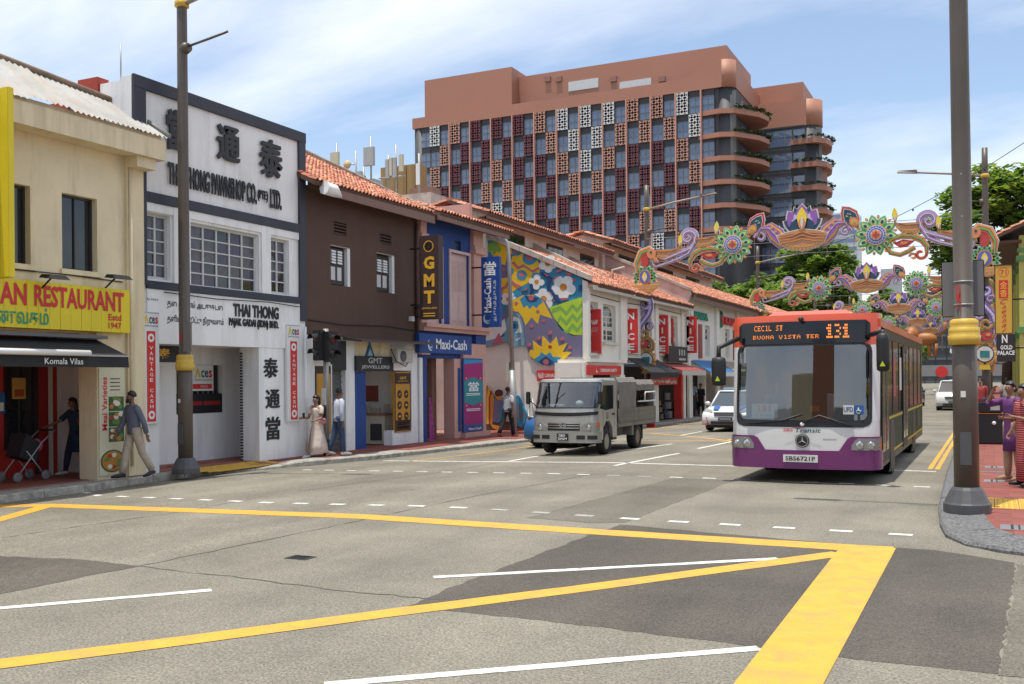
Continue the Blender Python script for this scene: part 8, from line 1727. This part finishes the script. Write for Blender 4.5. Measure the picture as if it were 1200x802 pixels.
for q in pts[1:-1:2]: MB().ball((q[0], q[1], q[2] - .05), .035, .035, .05, 6, 4).build('bulb', M['ink'], cb)
# lion and sun board far down the street
ln = thing('festive_statue', 'golden brown lion figure hung above the far end of the street', 'street decoration', (-6.2, 92, 0)); xq, zq = FY(1074, 398, 92); xq += 6.2
GL = C('lion_gold', (.34, .12, .025), .5); b = MB(); b.ball((xq + .7, 0, zq), 1.0, .45, .55); b.ball((xq - .4, -.1, zq + .35), .62, .5, .68); b.ball((xq - .5, -.5, zq + .3), .36, .3, .4); b.ball((xq - .5, -.75, zq + .18), .16, .14, .14); b.ball((xq - .8, -.3, zq + .8), .12, .1, .14); b.ball((xq - .2, -.3, zq + .8), .12, .1, .14)
for dx_ in (-.3, .2, 1.0, 1.5): b.tube([(xq + dx_, 0, zq - .4), (xq + dx_, 0, zq - 1.5)], [.2, .13], 8)
b.tube([(xq + 1.7, 0, zq + .2), (xq + 2.3, 0, zq + .8), (xq + 2.2, 0, zq + 1.4)], [.12, .1, .2], 6); b.build('lion', GL, ln)
txt_y('Sun', M['txtwhite'], ln, -.3, xq + 2.6, xq + 4.8, zq - 1.3, zq + .1, shear=.2, bold=.03); MB().ball((xq - .4, .05, zq + .3), .82, .3, .85).build('mane', C('lion_mane', (.20, .06, .015)), ln); MB().tube([(xq + 2, .5, zq - 1), (xq + 2, .5, zq + 4)], .05, 5).build('hanger', M['galv'], ln)
for k, xx in enumerate((-3.6, -3.0)): bx('banner_strip', M['red'], ln, xx + 6.2 - .22, xx + 6.2 + .22, 20, 20.05, 4.2, 7.5)
# ------------------------------------------------------------------ people
TMP = bpy.data.scenes.new('build_tmp')
def skinned(name, verts, edges, m, parent, sub=1):
    me = bpy.data.meshes.new(name); me.from_pydata([v[0] for v in verts], edges, []); ob = bpy.data.objects.new(name, me); TMP.collection.objects.link(ob)
    md = ob.modifiers.new('skin', 'SKIN'); md.use_smooth_shade = True
    for i, v in enumerate(verts):
        s_ = me.skin_vertices[0].data[i]; r = v[1]; s_.radius = (r, r) if not isinstance(r, tuple) else r
    me.skin_vertices[0].data[0].use_root = True
    sb = ob.modifiers.new('sub', 'SUBSURF'); sb.levels = sub
    
    with bpy.context.temp_override(scene=TMP, view_layer=TMP.view_layers[0]):
        dg = bpy.context.evaluated_depsgraph_get()
    nm = bpy.data.meshes.new_from_object(ob.evaluated_get(dg)); bpy.data.objects.remove(ob)
    nm.materials.clear(); nm.materials.append(m); nm.polygons.foreach_set('use_smooth', [True] * len(nm.polygons)); return inst(name, nm, parent)
SKIN = [mat('skin_a', (.27, .14, .09), .55, var=.05), mat('skin_b', (.19, .095, .06), .55, var=.05), mat('skin_c', (.34, .19, .13), .55, var=.05)]
M['hair'] = mat('hair_black', (.008, .007, .007), .45, var=.2, scale=20)
def ring(c, rx, ry, n=14, f=None): return [(c[0] + rx * cos(2 * pi * i / n) * (f(i) if f else 1), c[1] + ry * sin(2 * pi * i / n) * (f(i) if f else 1), c[2]) for i in range(n)]
def person(lbl, x, y, z, rz, h, pose, top, topm, bot, botm, skin=0, hair='short', head=(0, 0), shoe=None, group=None, sleeve=1.0):
    """faces -Y before rotation; pose: hip/knee degrees and arm (forward, outward, elbow)"""
    t = thing('person', lbl, 'person', (x, y, z), rz, group); k = h / 1.72; V = Vector; J = {}; rad = radians
    def leg(s_, a, kn):
        a, kn = rad(a), rad(kn); hp = V((s_ * .095, 0, 0)); kne = hp + V((s_ * .01, -sin(a), -cos(a))) * .43; an = kne + V((0, -sin(a - kn), -cos(a - kn))) * .42; return hp, kne, an, an + V((s_ * .02, -.17 * cos(a - kn * .8), -.055 + .17 * min(0, sin(a - kn)) * .6))
    LG = {s_: leg(s_, *pose['leg'][i]) for i, s_ in enumerate((-1, 1))}; low = min(q.z for s_ in LG for q in LG[s_][2:]); pz = .055 - low + (.02 if low == 0 else 0); P0 = V((0, 0, min(.93, max(.8, pz)) if False else pz))
    ln_ = rad(pose.get('lean', 3)); up = lambda d: P0 + V((0, -sin(ln_) * d, cos(ln_) * d))
    vs, es = [], []
    def add(p, r, par=None):
        vs.append((V(p) * k, r * k if not isinstance(r, tuple) else (r[0] * k, r[1] * k))); i = len(vs) - 1
        if par is not None: es.append((par, i))
        return i
    i0 = add(P0, .11); i1 = add(up(.2), .105, i0); i2 = add(up(.40), .115, i1); i3 = add(up(.51), .07, i2); hd = up(.57); i4 = add(hd, .048, i3)
    yw, nod = rad(head[0]), rad(head[1]); F = V((sin(yw) * cos(nod), -cos(yw) * cos(nod), -sin(nod))); hc = up(.66) + F * .012
    i5 = add(up(.615) + F * .02, .062, i4); i6 = add(hc + V((0, 0, .02)), .082, i5); i7 = add(hc + V((0, 0, .09)) - F * .01, .07, i6); add(hc + F * .088 + V((0, 0, -.005)), .013, i6)
    for s_ in (-1, 1):
        hp, kn, an, toe = [P0 + q for q in LG[s_]]; a = add(hp + V((0, 0, -.02)), .085, i0); b_ = add(hp.lerp(kn, .5), .072, a); c = add(kn, .052, b_); d = add(kn.lerp(an, .35), .052, c); e = add(an, .036, d); g_ = add(an.lerp(toe, .5) + V((0, 0, -.01)), .036, e); add(toe, .028, g_); J[s_] = (hp, kn, an, toe)
        f_, o_, el = [rad(q) for q in pose['arm'][0 if s_ < 0 else 1]]; sh = up(.46) + V((s_ * .175, 0, 0)); ed = V((s_ * sin(o_), -sin(f_) * cos(o_), -cos(f_) * cos(o_))); eb = sh + ed * .29; fo = f_ + el; od = o_ * pose.get('inw', .3); wd = V((s_ * sin(od), -sin(fo) * cos(od), -cos(fo) * cos(od))); wr = eb + wd * .25
        a = add(sh, .052, i2); b_ = add(sh.lerp(eb, .5), .045, a); c = add(eb, .038, b_); d = add(eb.lerp(wr, .5), .034, c); e = add(wr, .025, d); pm_ = wr + wd * .075; sd = wd.cross(V((s_, 0, .01))).normalized(); g_ = add(pm_, .026, e)
        cr_ = wd.cross(sd).normalized() * (1 if s_ > 0 else -1)
        for q, ln2 in ((-.024, .062), (-.008, .075), (.008, .078), (.023, .066)): p1 = pm_ + sd * q + wd * .035; p2 = p1 + wd * ln2 * .5 - cr_ * .012; p3 = p2 + wd * ln2 * .3 - cr_ * .03; j = add(p1, .0095, g_); j2 = add(p2, .0085, j); add(p3, .007, j2)
        q1 = wr + wd * .03 + sd * -.032; j = add(q1, .011, g_); add(q1 + wd * .05 - cr_ * .02, .009, j); J[s_, 'a'] = (sh, eb, wr, pm_)
    skinned('body', vs, es, SKIN[skin], t)
    K = lambda p: tuple(V(p) * k)
    def garment(nm, rings, m, tubes=()):
        b = MB(); b.loft([[K(q) for q in r] for r in rings], caps=True) if rings else None
        for pts, rs in tubes: b.tube([K(q) for q in pts], [r * k for r in rs], 10)
        return b.build(nm, m, t)
    U = lambda d, rx, ry, f=None: ring(up(d), rx, ry, 14, f)
    sl = []
    for s_ in (-1, 1):
        sh, eb, wr, _ = J[s_, 'a']; end = sh.lerp(eb, sleeve / .5) if sleeve < .5 else eb.lerp(wr, (sleeve - .5) * 2); pts = [sh + V((-s_ * .05, 0, .02)), sh + V((s_ * .01, 0, -.01)), sh.lerp(eb, .5)] + ([eb] if sleeve >= .5 else []) + [end]; sl.append((pts, [.06, .068, .062] + ([.055] if sleeve >= .5 else []) + [.05 if sleeve >= .5 else .064]))
    if top == 'shirt': garment('shirt', [U(-.06, .175, .125), U(.05, .165, .12), U(.2, .165, .118), U(.36, .185, .125), U(.44, .18, .11), U(.49, .11, .08), U(.515, .06, .062)], topm, sl)
    if top == 'kurta':
        d0 = -.42; garment('kurta', [U(d0, .22, .17, lambda i: 1 + .07 * sin(i * 2.7)), U(-.2, .19, .14), U(.0, .165, .125), U(.2, .155, .115), U(.36, .18, .125), U(.44, .175, .11), U(.49, .11, .08), U(.515, .06, .062)], topm, sl)
    if top == 'dress':
        n_ = lambda a_: (lambda i: 1 + a_ * sin(i * 2.9 + .6)); sw = V((0, .06, 0)); hz = lambda d, rx, ry, a_: ring(P0 + sw * (-d) + V((0, 0, d)), rx, ry, 14, n_(a_))
        garment('dress', [hz(-.76, .29, .33, .10), hz(-.55, .25, .27, .08), hz(-.3, .20, .20, .05), U(-.08, .17, .14), U(.06, .15, .12), U(.2, .145, .11), U(.36, .165, .125), U(.43, .16, .11), U(.455, .12, .09)], topm, sl)
    if top == 'sari':
        n_ = lambda a_: (lambda i: 1 + a_ * sin(i * 3.1)); garment('sari', [U(-.86, .20, .19, n_(.08)), U(-.5, .19, .17, n_(.05)), U(-.1, .19, .15), U(.1, .17, .135), U(.25, .165, .13), U(.38, .185, .14), U(.46, .175, .11), U(.50, .09, .08)], topm, sl); garment('sari_drape', [ring(up(.47) + V((.12, -.02, .03)), .09, .13, 10), ring(up(.2) + V((.1, .1, 0)), .13, .09, 10), ring(up(-.2) + V((.12, .15, 0)), .12, .06, 10), ring(up(-.55) + V((.13, .17, 0)), .13, .05, 10)], topm)
    if bot:
        tb = []
        for s_ in (-1, 1): hp, kn, an, toe = J[s_]; tb.append(([hp + V((0, 0, .08)), hp, hp.lerp(kn, .5), kn, kn.lerp(an, .5), an + (kn - an) * .02], [.1, .105, .09, .075, .07, .068 if bot == 'trousers' else .05]))
        garment('trousers', [ring(P0 + V((0, 0, -.08)), .15, .115), ring(P0, .172, .122), ring(P0 + V((0, 0, .1)), .158, .112)], botm, tb)
    for s_ in (-1, 1):
        an, toe = J[s_][2:]; d = (toe - an); b = MB(); dn = V((d.x, d.y, 0)).normalized(); b.tube([K(an - dn * .06 + V((0, 0, -.045))), K(an + V((0, 0, -.035))), K(an.lerp(toe, .6) + V((0, 0, -.012))), K(toe + dn * .05 + V((0, 0, -.004)))], [.035 * k, .045 * k, .042 * k, .022 * k], 8); b.build('shoe', shoe or M['ink'], t)
        e = hc + F * .077 + V((cos(yw), sin(yw), 0)) * s_ * .032 + V((0, 0, .028)); MB().ball(K(e), .011 * k, .009 * k, .008 * k, 6, 4).build('eye', M['ink'], t); e = hc + V((cos(yw), sin(yw), 0)) * s_ * .086; MB().ball(K(e), .012 * k, .02 * k, .03 * k, 6, 4).build('ear', SKIN[skin], t)
    mo = hc + F * .076 + V((0, 0, -.052)); MB().ball(K(mo), .022 * k, .01 * k, .007 * k, 8, 4).build('mouth', C('lips', (.16, .04, .035)), t)
    b = MB(); R_ = Matrix.Rotation(yw, 3, 'Z'); rs = []
    for i in range(7):
        a = i / 6 * pi * .62; rr_, zz_ = sin(a) * .09, cos(a) * .094; rs.append([hc + V((0, 0, .055)) - F * .018 + R_ @ V((max(rr_, .004) * cos(2 * pi * j / 14), max(rr_, .004) * 1.05 * sin(2 * pi * j / 14) * (1 if sin(2 * pi * j / 14) > 0 else .93), zz_ + (.055 if sin(2 * pi * j / 14) < -.3 and i > 3 else 0) * (i - 3) / 3)) for j in range(14)])
    b.loft([[K(q) for q in r] for r in rs]); 
    if hair == 'pony': q = hc - F * .09; b.tube([K(q + V((0, 0, .06))), K(q - F * .05 + V((0, 0, .03))), K(q - F * .07 + V((0, 0, -.12))), K(q - F * .05 + V((0, 0, -.28)))], [.05 * k, .042 * k, .04 * k, .012 * k], 8)
    if hair == 'long': q = hc - F * .06; b.loft([[K(q + V((0, 0, zz_)) + R_ @ V((rx * cos(a), .05 * sin(a), 0))) for a in [2 * pi * j / 10 for j in range(10)]] for zz_, rx in ((.08, .07), (0, .1), (-.12, .11), (-.3, .1), (-.38, .05))])
    if hair == 'bun': b.ball(K(hc - F * .12 + V((0, 0, .0))), .05 * k, .05 * k, .05 * k, 8, 6)
    b.build('hair', M['hair'], t)
    if hair == 'beard': MB().loft([[K(hc + R_ @ V((.07 * cos(a), -.045 + .05 * sin(a), zz_)) ) for a in [2 * pi * j / 12 for j in range(12)]] for zz_ in (-.095, -.06, -.02)]).build('beard', M['hair'], t)
    t['_j'] = 1; del t['_j']; return t, (lambda s_: [q * k for q in J[s_, 'a']]), up, k
WK = lambda a, b_: [a, b_]
cloth = lambda n_, c, **q: C(n_, c, .85, **{**dict(var=.18, scale=7, bump=.3, bscale=18), **q})
x0, y0 = GZ(90, 557, -.015)
person('woman in dark blue tunic pushing a stroller past the red shopfront', x0, y0, -.015, radians(-8), 1.62, dict(leg=[(18, 8), (-20, 24)], arm=[(48, 8, 22), (-12, 10, 14)], lean=8), 'kurta', cloth('navy_tunic', (.01, .035, .075)), 'leggings', cloth('dark_blue_trousers', (.012, .016, .035)), 1, 'long', (0, 5), C('shoe_pale', (.45, .38, .36)), sleeve=.4)
bg = W('shoulder_bag', 'orange cloth shoulder bag slung on the woman with the stroller', 'bag'); MB().tube([(x0 + .1, y0 - .1, 1.3), (x0 + .2, y0 - .08, 1.05), (x0 + .2, y0 + .05, .85)], [.025, .03, .04], 6).build('strap', C('bag_orange', (.42, .09, .02)), bg); MB().ball((x0 + .2, y0 + .08, .75), .06, .13, .14).build('pouch', C('bag_orange', (.42, .09, .02)), bg)
st = thing('stroller', 'black folding stroller with grey wheels at the left edge', 'stroller', (x0 - .02, y0 - 1.25, -.015)); MB().loft([[(-.2, -.25, .5), (.2, -.25, .5), (.2, .15, .35), (-.2, .15, .35)], [(-.22, -.1, .95), (.22, -.1, .95), (.22, .2, .75), (-.22, .2, .75)]], smooth=False).build('seat', cloth('stroller_black', (.015, .015, .018)), st)
for s_ in (-1, 1):
    MB().tube([(s_ * .22, .55, .98), (s_ * .22, .25, .75), (s_ * .22, -.3, .12)], .014, 6).build('frame', M['galv'], st); MB().tube([(s_ * .22, -.1, .6), (s_ * .22, .3, .1)], .014, 6).build('frame', M['galv'], st)
    for yy in (-.32, .32): MB().lathe([(.05, -.02), (.1, -.02), (.1, .02), (.05, .02)], (s_ * .24, yy, .1), 16, axis='X').build('wheel', M['grey_box'], st)
MB().tube([(-.22, .55, .98), (.22, .55, .98)], .02, 6).build('handle', M['ink'], st); MB().ball((0, .3, .68), .14, .1, .14).build('parcel', C('bag_pink', (.45, .10, .16)), st)
x0, y0 = GZ(158, 561.5, -.02)
person('bearded man in a blue grey shirt and beige trousers walking along the kerb', x0, y0, -.02, radians(-15), 1.74, dict(leg=[(17, 6), (-14, 16)], arm=[(14, 8, 18), (-22, 12, 10)], lean=5), 'shirt', cloth('slate_shirt', (.115, .13, .18)), 'trousers', cloth('beige_trousers', (.42, .35, .27)), 1, 'beard', (-12, 14), sleeve=.97)
x0, y0 = GZ(372, 538, -.08)
_, JA, up_, kk = person('woman in a long white floral dress looking at her phone by the kerb', x0, y0, -.07, radians(-5), 1.62, dict(leg=[(20, 6), (-18, 20)], arm=[(12, 8, 78), (8, 8, 70)], lean=4, inw=-.3), 'dress', mat('floral_dress', (.62, .52, .45), .9, var=.06, scale=5, dirt=.75, dcol=(.34, .16, .13), streak=False, dscale=13, bump=.2), None, None, 0, 'pony', (0, 18), C('shoe_white', (.65, .63, .6)), sleeve=.3)
ph = W('phone', 'dark phone held up by the woman in the white dress', 'phone'); bx('case', M['ink'], ph, x0 - .10, x0 - .03, y0 - .47, y0 - .455, .98, 1.11, bevel=.006)
bg = W('waist_bag', 'small pink waist bag worn over the white floral dress', 'bag'); MB().ball((x0 + .13, y0 + .06, .88), .06, .16, .085, 12, 8).build('pouch', C('bag_pink2', (.52, .24, .26)), bg); bx('zip', C('bag_zip', (.35, .14, .16)), bg, x0 + .17, x0 + .195, y0 - .05, y0 + .17, .91, .925)
x0, y0 = GZ(396, 535, -.02)
person('man in a pale blue shirt and jeans standing behind the signal pole', x0 - .05, y0 + .1, -.02, radians(150), 1.7, dict(leg=[(8, 4), (-10, 12)], arm=[(-6, 10, 8), (10, 10, 14)]), 'shirt', cloth('pale_shirt', (.48, .52, .60)), 'trousers', cloth('jeans', (.03, .055, .11)), 1, 'short', (10, 5), C('shoe_white', (.65, .63, .6)), sleeve=.95)
x0, y0 = GZ(595, 513, -.05)
person('man in a light grey T-shirt and black trousers walking by the mural', x0, y0, -.06, radians(170), 1.7, dict(leg=[(16, 6), (-16, 18)], arm=[(-14, 12, 12), (26, 18, 24)], lean=3), 'shirt', cloth('grey_tee', (.42, .42, .44)), 'trousers', cloth('black_trousers', (.012, .012, .014)), 1, 'short', (-10, 0), C('shoe_red', (.3, .05, .04)), sleeve=.42)
x0, y0 = GZ(811, 488.5, -.02)
person('man in a light blue shirt standing on the walkway under the awnings', x0, y0, -.04, radians(160), 1.78, dict(leg=[(4, 2), (-6, 6)], arm=[(4, 10, 10), (-4, 12, 10)]), 'shirt', cloth('sky_shirt', (.27, .37, .50)), 'trousers', cloth('navy_trousers', (.02, .025, .05)), 1, 'short', (0, 0), sleeve=.45)
x0, y0 = GZ(826, 488, -.02)
person('person in black clothes on the walkway, just left of the police car', x0 - .2, y0, -.04, radians(-10), 1.62, dict(leg=[(4, 2), (-4, 4)], arm=[(8, 10, 20), (4, 10, 14)]), 'kurta', cloth('black_kurta', (.015, .013, .014)), 'leggings', cloth('black_trousers', (.012, .012, .014)), 0, 'bun', (0, 5), sleeve=.5)
x0, y0 = GZ(1190, 567, ZP)
person('woman in a purple kurta shading her eyes with one hand on the right pavement', x0 - .03, y0 + .25, ZP, radians(-55), 1.64, dict(leg=[(3, 3), (-3, 4)], arm=[(70, 35, 112), (6, 8, 20)], inw=-.9), 'kurta', cloth('purple_kurta', (.125, .035, .15)), 'leggings', cloth('tan_leggings', (.36, .24, .15)), 0, 'bun', (15, -4), C('sandal_tan', (.30, .17, .10)), sleeve=.62)
x0, y0 = GZ(1201, 571, ZP); sm = mat('red_sari', (.40, .022, .035), .8, var=.1, scale=8)
nt_ = sm.node_tree; bs = nt_.nodes['Principled BSDF']; wv_ = nt_.nodes.new('ShaderNodeTexWave'); wv_.inputs['Scale'].default_value = 9; wv_.inputs['Distortion'].default_value = 1.5; cr_ = nt_.nodes.new('ShaderNodeValToRGB'); cr_.color_ramp.elements[0].position = .78; cr_.color_ramp.elements[1].position = .86; cr_.color_ramp.elements[0].color = (.30, .010, .022, 1); cr_.color_ramp.elements[1].color = (.50, .28, .24, 1)
wv_.bands_direction = 'Z'; tcn = nt_.nodes.new('ShaderNodeTexCoord'); nt_.links.new(tcn.outputs['Object'], wv_.inputs['Vector']); nt_.links.new(wv_.outputs['Fac'], cr_.inputs[0]); nt_.links.new(cr_.outputs[0], bs.inputs['Base Color'])
person('woman in a red striped sari with dark glasses at the right edge', x0 + .02, y0 - .05, ZP, radians(-62), 1.6, dict(leg=[(2, 2), (-2, 3)], arm=[(2, 14, 95), (4, 16, 100)], inw=-1.2), 'sari', sm, None, None, 0, 'bun', (8, 6), sleeve=.42)
for k, (px, py, c, lb) in enumerate(((1149, 498, (.35, .05, .05), 'far person in a red top walking behind the lamp posts'), (1180, 492, (.30, .28, .25), 'far person in a pale top on the right pavement by the lime pillars'))):
    x0, y0 = GZ(px, py, ZP); person(lb, x0, y0, ZP if k < 2 else 0, radians(180 * (k % 2)), 1.66, dict(leg=[(14, 5), (-14, 16)], arm=[(10, 8, 14), (-12, 8, 14)]), 'shirt', cloth('far_top%d' % k, c), 'trousers', cloth('jeans', (.03, .055, .11)), k % 3, 'short', (0, 0), sleeve=.45)
person('bus driver in a dark shirt seated behind the windscreen of the city bus', BX - .62, BY + 1.25, .52, 0, 1.66, dict(leg=[(82, 80), (80, 78)], arm=[(42, 12, 40), (42, 12, 40)]), 'shirt', cloth('driver_shirt', (.12, .13, .17)), 'trousers', cloth('navy_trousers', (.02, .025, .05)), 2, 'short', (0, 6), sleeve=.45)
bpy.data.scenes.remove(TMP)
